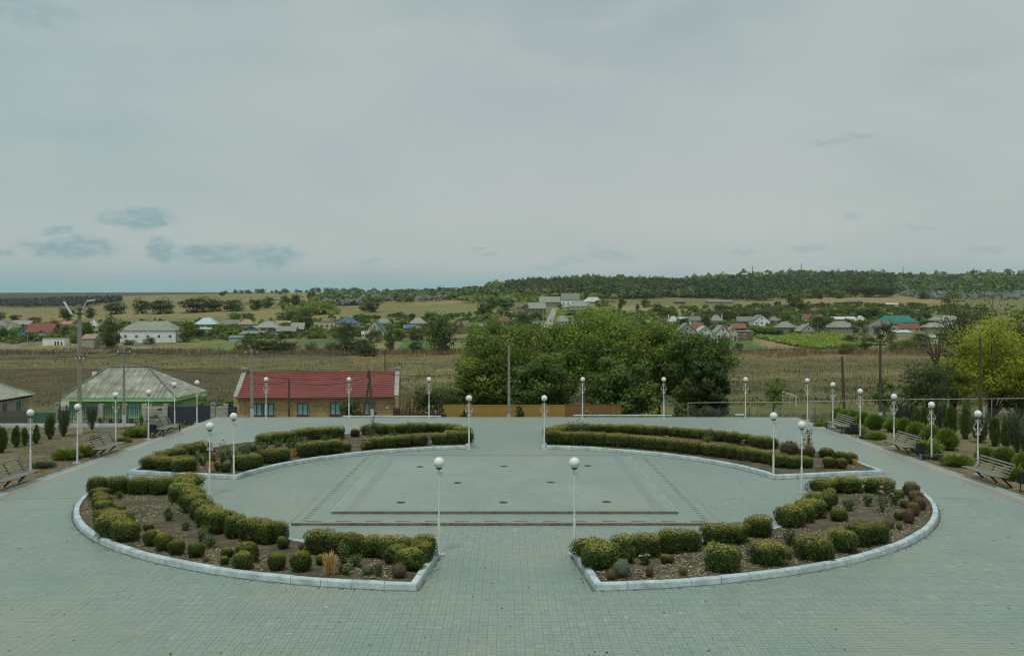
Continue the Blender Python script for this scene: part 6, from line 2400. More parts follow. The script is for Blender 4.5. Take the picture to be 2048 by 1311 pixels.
def vr(c):
    n = 'roof_' + c
    if n in _M: return _M[n]
    m, k, bs = new_mat(n)
    tc = k.node('ShaderNodeTexCoord').outputs['Object']
    oi = k.node('ShaderNodeObjectInfo').outputs['Random']
    x, y, z = k.sep(tc)
    w1 = k.noise(k.comb(k.math('MULTIPLY', x, 3.0), y, z), 1.1, 5, .7)
    w2 = k.noise(tc, .35, 4, .6)
    base = ROOFC[c]
    cc = k.mix(k.rng(w1, .3, .7), tuple(v * .75 for v in base), tuple(v * 1.2 for v in base))
    cc = k.mix(k.math('MULTIPLY', k.rng(w2, .45, .7), .5), cc, tuple(v * .62 for v in base))
    cc = k.mix(1.0, cc, k.mix(oi, (.86, .86, .86), (1.14, 1.14, 1.14)), 'MULTIPLY')
    k.put(bs.inputs['Base Color'], cc)
    bs.inputs['Roughness'].default_value = .8
    _M[n] = m
    return m


M_VWIN = mat('village_window', (.06, .075, .085), .2, .2, 1, spec=.6)
M_VDOOR = mat('village_door', (.16, .11, .08), .7, .2, 1)
HOUSES = []


def slab(mb, a, b, c, d, th=.10):
    """roof plane a,b (eave) c,d (ridge) with thickness"""
    n = (Vector(b) - Vector(a)).cross(Vector(d) - Vector(a))
    if n.length < 1e-6: n = (Vector(b) - Vector(a)).cross(Vector(c) - Vector(a))
    n.normalize()
    if n.z < 0: n = -n
    P = [Vector(v) for v in (a, b, c, d)]
    if (P[2] - P[3]).length < 1e-4: P = P[:3]
    Q = [v + n * th for v in P]
    mb.poly(P).poly(Q)
    for i in range(len(P)):
        j = (i + 1) % len(P)
        mb.poly([P[i], P[j], Q[j], Q[i]])


def vhouse(label, x0, x1, ye, yb, yt, roof, rc, wc, depth=None, win=2, rot=0.0, cat='house', chim=None, short=None, frame='white', door=True, name='village_house', gcol=None):
    """x0,x1 photo extent; rows of eave, base and roof top; roof hip/gx/gy/flat/mono"""
    c = hit((x0 + x1) / 2, yb)
    s = c.y / FPX
    W = (x1 - x0) * s
    wh = max(.6, (yb - ye) * s)
    dp = depth or max(4.0, min(9.0, W * .7))
    # rows on the front face are true; the ridge sits dp/2 further back
    ridge_z = HC - (yt - HY) * (c.y + (dp / 2 if roof != 'gy' else 0)) / FPX - c.z
    rh = max(.25, ridge_z - wh)
    t = empty(name, (c.x, c.y, c.z), R(rot))
    tag(t, label, cat, 'houses of the village' if cat == 'house' else 'sheds and huts of the village')
    HOUSES.append((t, (x0 + x1) / 2, (yt + yb) / 2, short or label, x1 - x0))
    w2 = W / 2
    oh = .35 if W > 5 else .2
    mb = MB()
    body = w2 - oh if roof != 'flat' else w2
    mb.box(-body, body, 0, dp, -1.2, wh)
    if roof == 'gy' and not gcol:
        mb.poly([(-body, 0, wh), (body, 0, wh), (0, 0, wh + rh * .97)]).poly([(-body, dp, wh), (body, dp, wh), (0, dp, wh + rh * .97)])
    if roof == 'gx':
        for sx in (-body, body): mb.poly([(sx, 0, wh), (sx, dp, wh), (sx, dp / 2, wh + rh * .97)])
    mb.build('wall', vw(wc), t)
    if roof == 'gy' and gcol:
        mb = MB(); mb.poly([(-body, -.01, wh), (body, -.01, wh), (0, -.01, wh + rh * .97)]).poly([(-body, dp, wh), (body, dp, wh), (0, dp, wh + rh * .97)]); mb.build('gable', vw(gcol), t)
    rt = empty('roof', (0, 0, 0), 0, t)
    e = oh
    zl = wh - .12
    A, B, C_, Dd = (-w2, -e, zl), (w2, -e, zl), (w2, dp + e, zl), (-w2, dp + e, zl)
    planes = []
    if roof == 'hip':
        rl = max(w2 * .12, w2 - (dp / 2 + e) * .92)
        r0, r1 = (-rl, dp / 2, wh + rh), (rl, dp / 2, wh + rh)
        planes = [(A, B, r1, r0), (B, C_, r1, r1), (C_, Dd, r0, r1), (Dd, A, r0, r0)]
    elif roof == 'gx':
        r0, r1 = (-w2, dp / 2, wh + rh), (w2, dp / 2, wh + rh)
        planes = [(A, B, r1, r0), (C_, Dd, r0, r1)]
    elif roof == 'gy':
        r0, r1 = (0, -e, wh + rh), (0, dp + e, wh + rh)
        planes = [(B, C_, r1, r0), (Dd, A, r0, r1)]
    elif roof == 'mono':
        planes = [(A, B, (w2, dp + e, wh + rh), (-w2, dp + e, wh + rh))]
    else:
        planes = [((-w2 - .15, -.2, wh), (w2 + .15, -.2, wh), (w2 + .15, dp + .2, wh + .05), (-w2 - .15, dp + .2, wh + .05))]
    for pl in planes:
        mb = MB(); slab(mb, *pl); mb.build('slope', vr(rc), rt)
    if chim is not None:
        cx = chim * w2
        mb = MB(); mb.box(cx - .3, cx + .3, dp / 2 - .3, dp / 2 + .3, wh, wh + rh + .7); mb.build('chimney', vw('white' if wc != 'cream' else 'cream'), rt)
    if wh > 1.2:
        ww, hh = min(1.2, W * .11 + .35), min(1.3, wh * .42)
        n = win + (1 if door and win else 0)
        for i in range(win):
            xx = -body + 2 * body * (i + .5 + (.5 if False else 0)) / max(1, win + (1 if door else 0))
            wo = empty('window', (xx, 0, wh * .38), 0, t)
            mb = MB(); mb.box(-ww / 2, ww / 2, -.05, .02, 0, hh); mb.build('frame', M_FRAME if frame == 'white' else vw(frame), wo)
            for q in (-1, 1):
                mb = MB(); mb.box(q * ww * .23 - ww * .19, q * ww * .23 + ww * .19, -.07, -.051, hh * .1, hh * .9); mb.build('pane', M_VWIN, wo)
        if door and win:
            xx = body - 2 * body * .5 / (win + 1)
            mb = MB(); mb.box(xx - .45, xx + .45, -.06, .02, 0, min(2.0, wh * .82)); mb.build('door', M_VDOOR, t)
    if roof == 'gy' and rh > 1.3:
        mb = MB(); mb.box(-.35, .35, -.07, .01, wh + rh * .2, wh + rh * .5); mb.build('attic_window', M_VWIN, t)
    return t


# left part
vhouse('long white two-level building with five windows under a grey sheet roof', 238, 353, 660, 685, 642, 'hip', 'asb', 'chalk', 11, 5, short='long white building', door=False)
vhouse('white stone privy hut with two dark doors in the left meadow edge', 85, 129, 676, 690.5, 673, 'flat', 'asb', 'chalk', 4, 0, cat='shed', short='white hut', name='village_hut')
vhouse('small white gabled outbuilding left of the dark round trees', 162, 190, 677, 697, 668, 'gx', 'tan', 'stone', 7, 0, cat='shed', short='small gabled outbuilding', name='village_hut')
vhouse('pale yellow porch with a dark door attached to the gabled outbuilding', 190, 205, 679, 696, 676, 'mono', 'asb', 'yellow', 3, 1, cat='shed', short='pale yellow porch', name='village_hut', door=False)
vhouse('red-roofed house with a teal gable', 30, 64, 666, 674, 652, 'gy', 'red', 'teal', 9, 1, short='red-roofed house', door=False)
vhouse('broad red roof right of the teal gable', 50, 105, 664, 674, 647, 'gx', 'red', 'brown', 9, 2, short='broad red roof')
vhouse('low red-roofed wing with a white gable front', 68, 98, 668, 679, 660, 'gy', 'red', 'green', 6, 1, short='red-roofed wing', door=False)
vhouse('grey hip-roofed house left of the red roofs', 5, 36, 655, 662, 644, 'hip', 'asbd', 'stone', None, 2, short='grey house left of red roofs')
vhouse('long pale sheet-roofed house behind the grey hip roof', 20, 60, 649, 656, 641, 'gx', 'asb', 'grey', None, 2, short='long pale roof at the left')
vhouse('pale roofed house cut by the left edge', -20, 14, 652, 660, 641, 'hip', 'asb', 'white', None, 1, short='house at the left edge')
vhouse('small grey roof low at the left edge', -10, 16, 660, 668, 654, 'mono', 'asb', 'grey', None, 1, cat='shed', short='shed at the left edge', name='village_hut')
vhouse('orange tiled house behind the red roofs', 86, 118, 648, 655, 641, 'hip', 'rust', 'cream', None, 1, short='orange tiled house')
vhouse('second orange roof right of the first', 112, 142, 648, 655, 642, 'gx', 'orange', 'cream', None, 1, short='second orange roof')
vhouse('pale sheet roof house just right of the tall street-light pole', 172, 194, 652, 662, 640, 'hip', 'pale', 'white', None, 1, short='pale roof by the pole')
vhouse('small white lean-to under the pale roof', 178, 200, 661, 668, 656, 'mono', 'asb', 'white', None, 1, cat='shed', short='white lean-to', name='village_hut')
vhouse('low white wall-like shed with dark patches in the left meadow', 262, 302, 690, 697, 687, 'flat', 'asbd', 'white', 5, 0, cat='shed', short='low shed in the meadow', name='village_hut')
vhouse('light blue-grey hip-roofed house above the tank', 387, 433, 648, 657, 635, 'hip', 'lblue', 'cream', None, 3, chim=.3, short='light blue roofed house')
vhouse('low ochre shed with blue doors below the light blue roof', 411, 452, 659, 668, 656, 'flat', 'tan', 'yellow', 5, 2, cat='shed', short='ochre shed', frame='blue', name='village_hut')
vhouse('dull grey long roof right of the light blue one', 440, 478, 648, 656, 639, 'gx', 'asbd', 'stone', None, 2, short='dull grey roof')
vhouse('block-walled house with patchy tan tiles', 474, 508, 648, 660, 638, 'hip', 'tan', 'stone', None, 3, short='tan tiled block house')
vhouse('large grey hip-roofed house in the left cluster', 508, 558, 655, 668, 642, 'hip', 'asb', 'brown', None, 2, short='large grey hip house')
vhouse('teal-gabled outbuilding with pale roof in the left cluster', 486, 520, 660, 670, 651, 'gy', 'asb', 'teal', 8, 0, cat='shed', short='teal-gabled outbuilding', name='village_hut')
vhouse('lower lean-to with white front under the teal gable', 476, 528, 668, 674, 662, 'mono', 'asb', 'brown', None, 2, cat='shed', short='lower lean-to', name='village_hut')
vhouse('grey barn with weathered gable right of the large hip house', 536, 560, 664, 674, 655, 'gy', 'asb', 'grey', 7, 0, cat='shed', short='grey gabled barn', name='village_hut')
vhouse('brown gabled barn with corrugated roof, middle of the left cluster', 552, 592, 662, 674, 652, 'gx', 'asb', 'brown', 7, 1, cat='shed', short='brown barn', name='village_hut')
vhouse('steep single-slope roof right of the brown barn', 580, 608, 658, 666, 645, 'gx', 'asb', 'brown', 6, 0, cat='shed', short='steep roofed shed', name='village_hut')
vhouse('small arched grey hut before the brown barn', 550, 573, 668, 675, 664, 'hip', 'asb', 'grey', 5, 0, cat='shed', short='arched grey hut', name='village_hut')
vhouse('blue-grey board shed at the lower left of the cluster', 456, 484, 674, 684, 671, 'mono', 'asb', 'blue', 5, 0, cat='shed', short='blue-grey board shed', name='village_hut')
vhouse('ruined roof frame house behind the left cluster', 548, 580, 648, 654, 641, 'gx', 'tan', 'grey', None, 2, short='ruined roof house')
vhouse('unfinished flat-topped cream building with tall windows', 628, 669, 643, 661, 640, 'flat', 'tan', 'cream', 9, 4, short='flat cream building', frame='stone', door=False)
vhouse('bright blue hip-roofed cream house', 671, 714, 646, 664, 633, 'hip', 'blue', 'cream', 9, 2, short='blue-roofed house')
vhouse('cream gabled house with green roof edges', 728, 770, 664, 674, 639, 'gy', 'green', 'cream', 10, 2, short='green-edged gabled house')
vhouse('small white shed below the green-edged gable', 722, 738, 668, 676, 662, 'gx', 'pale', 'white', 5, 1, cat='shed', short='white shed', name='village_hut')
vhouse('grey hip roof behind the green-edged gable', 748, 782, 646, 656, 636, 'hip', 'asb', 'grey', None, 2, short='grey hip roof')
vhouse('small pyramid-roofed house left of the tall village tree', 818, 852, 646, 656, 635, 'hip', 'asb', 'cream', None, 2, short='pyramid-roofed house')
vhouse('low dark blue roof below the pyramid roof', 806, 828, 656, 662, 649, 'gx', 'blue', 'grey', None, 1, cat='shed', short='dark blue roof', name='village_hut')
vhouse('dark gabled barn right of the tall village tree', 912, 932, 658, 668, 643, 'gy', 'asbd', 'brown', 9, 0, cat='shed', short='dark gabled barn', name='village_hut')
vhouse('low flat white house with a blue roof tank', 938, 975, 645, 655, 643, 'flat', 'asb', 'cream', 7, 2, short='flat white house')
vhouse('pinkish-red pyramid-roofed house left of the village lane', 994, 1024, 643, 652, 632, 'hip', 'pink', 'cream', None, 2, chim=-.6, short='pink-roofed house')
vhouse('long low white-grey shed wall in the green plots', 905, 962, 676, 684, 674, 'flat', 'asbd', 'grey', 4, 0, cat='shed', short='long low shed', name='village_hut')
# hill hamlet
vhouse('turquoise roofed shed at the left of the hill hamlet', 1006, 1030, 608, 613, 605, 'gx', 'teal', 'grey', None, 0, cat='shed', short='turquoise shed', name='village_hut')
vhouse('grey gabled house at the left of the hill hamlet', 1024, 1050, 621, 629, 613, 'gy', 'asbd', 'stone', None, 1, short='grey gabled hill house')
vhouse('second grey gabled house of the hill hamlet', 1040, 1062, 615, 627, 608, 'gy', 'asbd', 'brown', None, 1, short='second gabled hill house')
vhouse('long mossy roofed house beside the top of the lane', 1056, 1093, 617, 627, 605, 'gx', 'asb', 'brown', None, 3, short='long mossy roof')
vhouse('turquoise fence-like shed below the long mossy roof', 1057, 1078, 623, 628, 622, 'flat', 'teal', 'blue', 2, 0, cat='shed', short='turquoise low shed', name='village_hut')
vhouse('very long grey roofed house on top of the hamlet', 1078, 1136, 604, 612, 593, 'gx', 'asb', 'grey', 10, 4, short='very long grey roof')
vhouse('tall white gabled house with a red and grey roof', 1122, 1160, 599, 613, 586, 'gx', 'asbd', 'chalk', 9, 3, short='tall white hill house')
vhouse('pale hipped cottage right of the lane', 1123, 1141, 614, 619, 607, 'hip', 'asb', 'white', None, 1, short='pale hipped cottage')
vhouse('low long cottage with a hip at its middle', 1140, 1182, 612, 620, 602, 'hip', 'asb', 'cream', None, 3, short='low long cottage')
vhouse('broad pale hip roof at the right of the hamlet', 1166, 1206, 603, 612, 594, 'hip', 'pale', 'white', None, 2, short='broad pale hip roof')
vhouse('small red tiled hut right of the hamlet', 1216, 1232, 602, 607, 599, 'gx', 'red', 'green', None, 0, cat='shed', short='red tiled hut', name='village_hut')
vhouse('grey pyramid-roofed cottage right of the village lane', 1112, 1138, 642, 652, 631, 'hip', 'asb', 'white', None, 2, short='grey cottage by the lane')
vhouse('white garage with a dark arch left of the lane', 1066, 1084, 642, 651, 640, 'flat', 'asb', 'white', 5, 1, cat='shed', short='white garage', name='village_hut')
# right part
vhouse('pale blue-white roofed house above the big trees', 1336, 1360, 643, 652, 632, 'hip', 'pale', 'white', None, 1, chim=-.8, short='pale roof above the trees')
vhouse('low white long roof right of the pale one', 1356, 1384, 638, 644, 634, 'gx', 'pale', 'grey', None, 1, short='low white roof')
vhouse('grey gabled roof with a blue front behind the first row', 1378, 1402, 640, 648, 632, 'gx', 'asbd', 'blue', None, 1, short='grey roof with blue front')
vhouse('grey gabled house with attic window, first of the right row', 1356, 1394, 662, 678, 646, 'gy', 'asb', 'stone', 9, 1, chim=.5, short='first gabled house of the right row')
vhouse('rust-brown roofed house behind the first gable', 1382, 1410, 660, 670, 645, 'gx', 'rust', 'cream', 8, 1, short='rust roofed house')
vhouse('white gabled house with blue-white front wall', 1394, 1428, 664, 678, 652, 'gy', 'pale', 'white', 9, 1, short='white gabled house')
vhouse('white gambrel-like house with green attic shutter', 1432, 1460, 664, 684, 650, 'gy', 'asb', 'white', 9, 2, short='white house with green shutter', frame='green')
vhouse('narrow cream gable right of the green shutter house', 1456, 1476, 664, 682, 653, 'gy', 'asb', 'cream', 7, 1, short='narrow cream gable')
vhouse('red tiled roof behind the narrow cream gable', 1462, 1494, 656, 664, 647, 'gx', 'red', 'brown', 8, 1, short='red tiled roof')
vhouse('flat pale porch roof at the end of the first right row', 1472, 1506, 662, 681, 658, 'flat', 'pale', 'brown', 6, 2, cat='shed', short='flat pale porch', name='village_hut')
vhouse('tall pyramid-roofed house with pale blue walls', 1420, 1447, 641, 652, 630, 'hip', 'asb', 'blue', None, 3, chim=.9, short='pyramid house with blue walls')
vhouse('low dark flat roof below the pale blue pyramid house', 1434, 1464, 649, 657, 646, 'flat', 'dark', 'grey', 6, 0, cat='shed', short='low dark roof', name='village_hut')
vhouse('large house with a white half-hipped gable front', 1506, 1541, 641, 652, 629, 'gy', 'asbd', 'chalk', 11, 2, short='large white gabled house')
vhouse('smaller grey roof left of the large white gable', 1474, 1508, 642, 650, 633, 'gx', 'asbd', 'grey', None, 1, short='grey roof by the white gable')
vhouse('small grey hip roof right of the large white gable', 1538, 1562, 641, 648, 633, 'hip', 'asbd', 'cream', None, 1, short='small grey hip')
vhouse('grey hipped house with white shed below it', 1554, 1592, 654, 664, 643, 'hip', 'asb', 'grey', None, 2, short='grey hipped house')
vhouse('gabled house with tan gable and dark steep roof', 1600, 1634, 662, 674, 648, 'gy', 'asb', 'grey', 9, 1, short='tan gabled house', gcol='cream', chim=.3)
vhouse('rusty roofed cottage behind dark shrubs', 1608, 1648, 636, 644, 628, 'gx', 'rust', 'cream', None, 1, short='rusty cottage')
vhouse('wide grey hip-roofed house with pale fence, right centre', 1658, 1716, 654, 666, 642, 'hip', 'asb', 'grey', 9, 3, short='wide grey hip house')
vhouse('long patched white roof behind the wide hip house', 1666, 1714, 638, 644, 633, 'gx', 'pale', 'grey', None, 2, short='long patched roof')
vhouse('white arched roof right of the patched one', 1712, 1734, 641, 648, 631, 'hip', 'pale', 'cream', None, 1, short='white arched roof')
vhouse('large grey hip roof before the teal roof', 1743, 1798, 655, 668, 641, 'hip', 'asbd', 'white', 9, 2, short='grey roof before the teal one')
vhouse('long house under a bright teal roof', 1760, 1840, 644, 651, 631, 'hip', 'teal', 'white', 10, 4, short='teal-roofed house', frame='blue')
vhouse('rust flat-sloped roof below the teal roof', 1798, 1842, 656, 662, 647, 'gx', 'rust', 'cream', 6, 2, cat='shed', short='rust roof under the teal one', name='village_hut')
vhouse('pale concrete platform-roofed shed before the rust roof', 1788, 1824, 664, 669, 660, 'mono', 'pale', 'white', 5, 0, cat='shed', short='pale platform shed', name='village_hut')
vhouse('pale grey hip roof behind the half-bare tree', 1866, 1926, 640, 648, 630, 'hip', 'asb', 'white', 9, 3, short='pale hip roof at the right')
vhouse('greenish grey low house right below the pale hip roof', 1850, 1896, 654, 662, 645, 'hip', 'asb', 'grey', 8, 2, short='greenish grey house')
vhouse('long white greenhouse-like roof low at the right', 1854, 1916, 674, 682, 670, 'gx', 'pale', 'white', 5, 0, cat='shed', short='long white greenhouse', name='village_hut')
vhouse('grey shed low under the vineyard', 1645, 1688, 702, 708, 700, 'flat', 'asbd', 'grey', 4, 0, cat='shed', short='shed under the vineyard', name='village_hut')
vhouse('tumbledown shed row under the wood, left piece', 1350, 1372, 603, 608, 601, 'gx', 'asbd', 'brown', 6, 0, cat='shed', short='tumbledown shed', name='village_hut')
vhouse('long low pale shed under the wood', 1414, 1466, 603, 608, 600, 'gx', 'asb', 'grey', 7, 0, cat='shed', short='long low pale shed', name='village_hut')
vhouse('dark wooden shed on the golden slope', 1696, 1720, 604, 609, 602, 'mono', 'dark', 'brown', 6, 0, cat='shed', short='dark wooden shed', name='village_hut')
vhouse('white hut on the golden slope', 1772, 1798, 608, 613, 606, 'gx', 'pale', 'white', 6, 0, cat='shed', short='white slope hut', name='village_hut')
vhouse('small blue hut below the ridge shrubs', 552, 562, 599, 603, 598, 'gx', 'blue', 'blue', 5, 0, cat='shed', short='small blue hut', name='village_hut')


_hut = [h[0] for h in HOUSES if h[3] == 'white hut'][0]
for q in (-.1, .55, 1.35):
    mb = MB(); mb.box(q * 1.6 + .6, q * 1.6 + 1.15, -.05, .02, 0, 1.55 if q < 1 else 1.3); mb.build('door', mat('hut_door', (.12, .05, .05), .8), _hut)


def tank():
    p = hit(408, 668)
    t = empty('steel_tank', (p.x, p.y + 3, p.z))
    tag(t, 'pale blue cylindrical tank on supports before the light blue roof', 'tank')
    s = p.y / FPX
    L, r = 26 * s, 3.4 * s
    pr = [(.05, -L / 2), (r * .7, -L / 2 + .1), (r, -L / 2 + .5), (r, L / 2 - .5), (r * .7, L / 2 - .1), (.05, L / 2)]
    mb = MB(); mb.lathe(pr, 14); o = mb.build('vessel', mat('tank_blue', (.42, .54, .56), .5, .1, .6, dirt=(.3, .33, .32)), t, smooth=True)
    o.rotation_euler = (0, R(90), 0); o.location = (0, 0, 10 * s)
    for q in (-.3, .3):
        mb = MB(); mb.box(q * L - .15, q * L + .15, -.5, .5, -.3, 10 * s - r * .8); mb.build('support', vw('grey'), t)


tank()

# village lane
lane = mat('lane', (.34, .325, .28), .95, .15, .05, dirt=(.24, .23, .18), dscale=.1, obj_space=False)
l0, l1, l2 = hit(1094, 660), hit(1100, 643), hit(1110, 619)
tag(strip('lane', lane, [(l0.x, l0.y), (l1.x, l1.y), (l2.x, l2.y)], (5.0, 3.8), .9), 'pale village lane climbing between the houses', kind='structure')


def panel_wall(label, pts, h, n, m, base_lift=0):
    P = [hit(x, y) for x, y in pts]
    t = empty('panel_wall', P[0])
    tag(t, label, 'wall', 'white concrete panel walls of the village')
    for a, b in zip(P, P[1:]):
        for i in range(n):
            u, v = a.lerp(b, i / n), a.lerp(b, (i + .96) / n)
            u.z, v.z = tz(u.x, u.y), tz(v.x, v.y)
            c = (u + v) / 2
            mb = MB(); mb.beam(u - P[0] + Vector((0, 0, h / 2 - .2)), v - P[0] + Vector((0, 0, h / 2 - .2)), .15, h); mb.build('panel', m, t)


panel_wall('white panel wall in the left meadow, rear run', [(-20, 697), (40, 694), (84, 688)], 1.4, 4, vw('white'))
panel_wall('grey-white low panel wall along the left meadow edge', [(-20, 702), (90, 704), (215, 706), (262, 699)], 1.15, 6, vw('stone'))
panel_wall('pale fence below the blue-roofed house', [(642, 663), (690, 665)], 1.6, 6, vw('white'))

# village poles
for i, (x, yb, yt, lab) in enumerate([(55, 692, 666, 'thin pole before the red roofs'), (99, 690, 660, 'thin pole by the white hut'), (115, 672, 654, 'pole with stay left of the street-light pole'), (140, 692, 660, 'stayed concrete pole by the small outbuilding'),
                                      (1087, 652, 615, 'pale pole beside the lane, left'), (1092, 628, 606, 'pole at the top of the lane'), (1468, 605, 590, 'pole with stay under the wood'), (1623, 668, 633, 'tall pole behind the tan gable'), (1588, 655, 628, 'pole right of the grey hip roofs'),
                                      (1635, 672, 652, 'thin pale pole by the vineyard'), (1669, 670, 650, 'dark pole before the wide hip house'), (1738, 672, 648, 'pole with white insulators before the grey roof'), (1872, 694, 688, 'short pale post at the meadow edge'), (1517, 655, 640, 'pole before the large white gable')]):
    c = hit(x, yb)
    h = (yb - yt) * c.y / FPX
    t = empty('village_pole', c)
    tag(t, lab + ' of the village' if 'village' not in lab else lab, 'utility pole', 'village poles')
    mb = MB(); mb.tube([(0, 0, -.4), (0, 0, h)], [.20, .13], 6); mb.build('shaft', M_CPOLE, t)
    mb = MB(); mb.box(-.7, .7, -.06, .06, h - .7, h - .55); mb.build('crossarm', M_IRON, t)

# football goal
p = hit(1592, 812, 80)
g = empty('football_goal', (p.x, p.y, p.z))
tag(g, 'white football goal frame in the meadow behind the chain-link fence', 'goal')
s = p.y / FPX
wht = mat('goal_white', (.66, .67, .64), .6)
mb = MB(); mb.tube([(-.48 * 38 * s, 1.6, 0), (-.48 * 38 * s, 1.6, 1.55), ], .05, 6); mb.build('post', wht, g)
mb = MB(); mb.tube([(0, 0, 0), (0, 0, 20 * s)], .05, 6); mb.build('post', wht, g)
mb = MB(); mb.tube([(-.48 * 38 * s, 1.6, 1.55), (0, 0, 20 * s)], .05, 6); mb.build('crossbar', wht, g)
mb = MB(); mb.tube([(-.35, 1.2, 0), (-.35, 1.2, .9), (0, 0, 20 * s)], .03, 6); mb.build('rear_stay', wht, g)

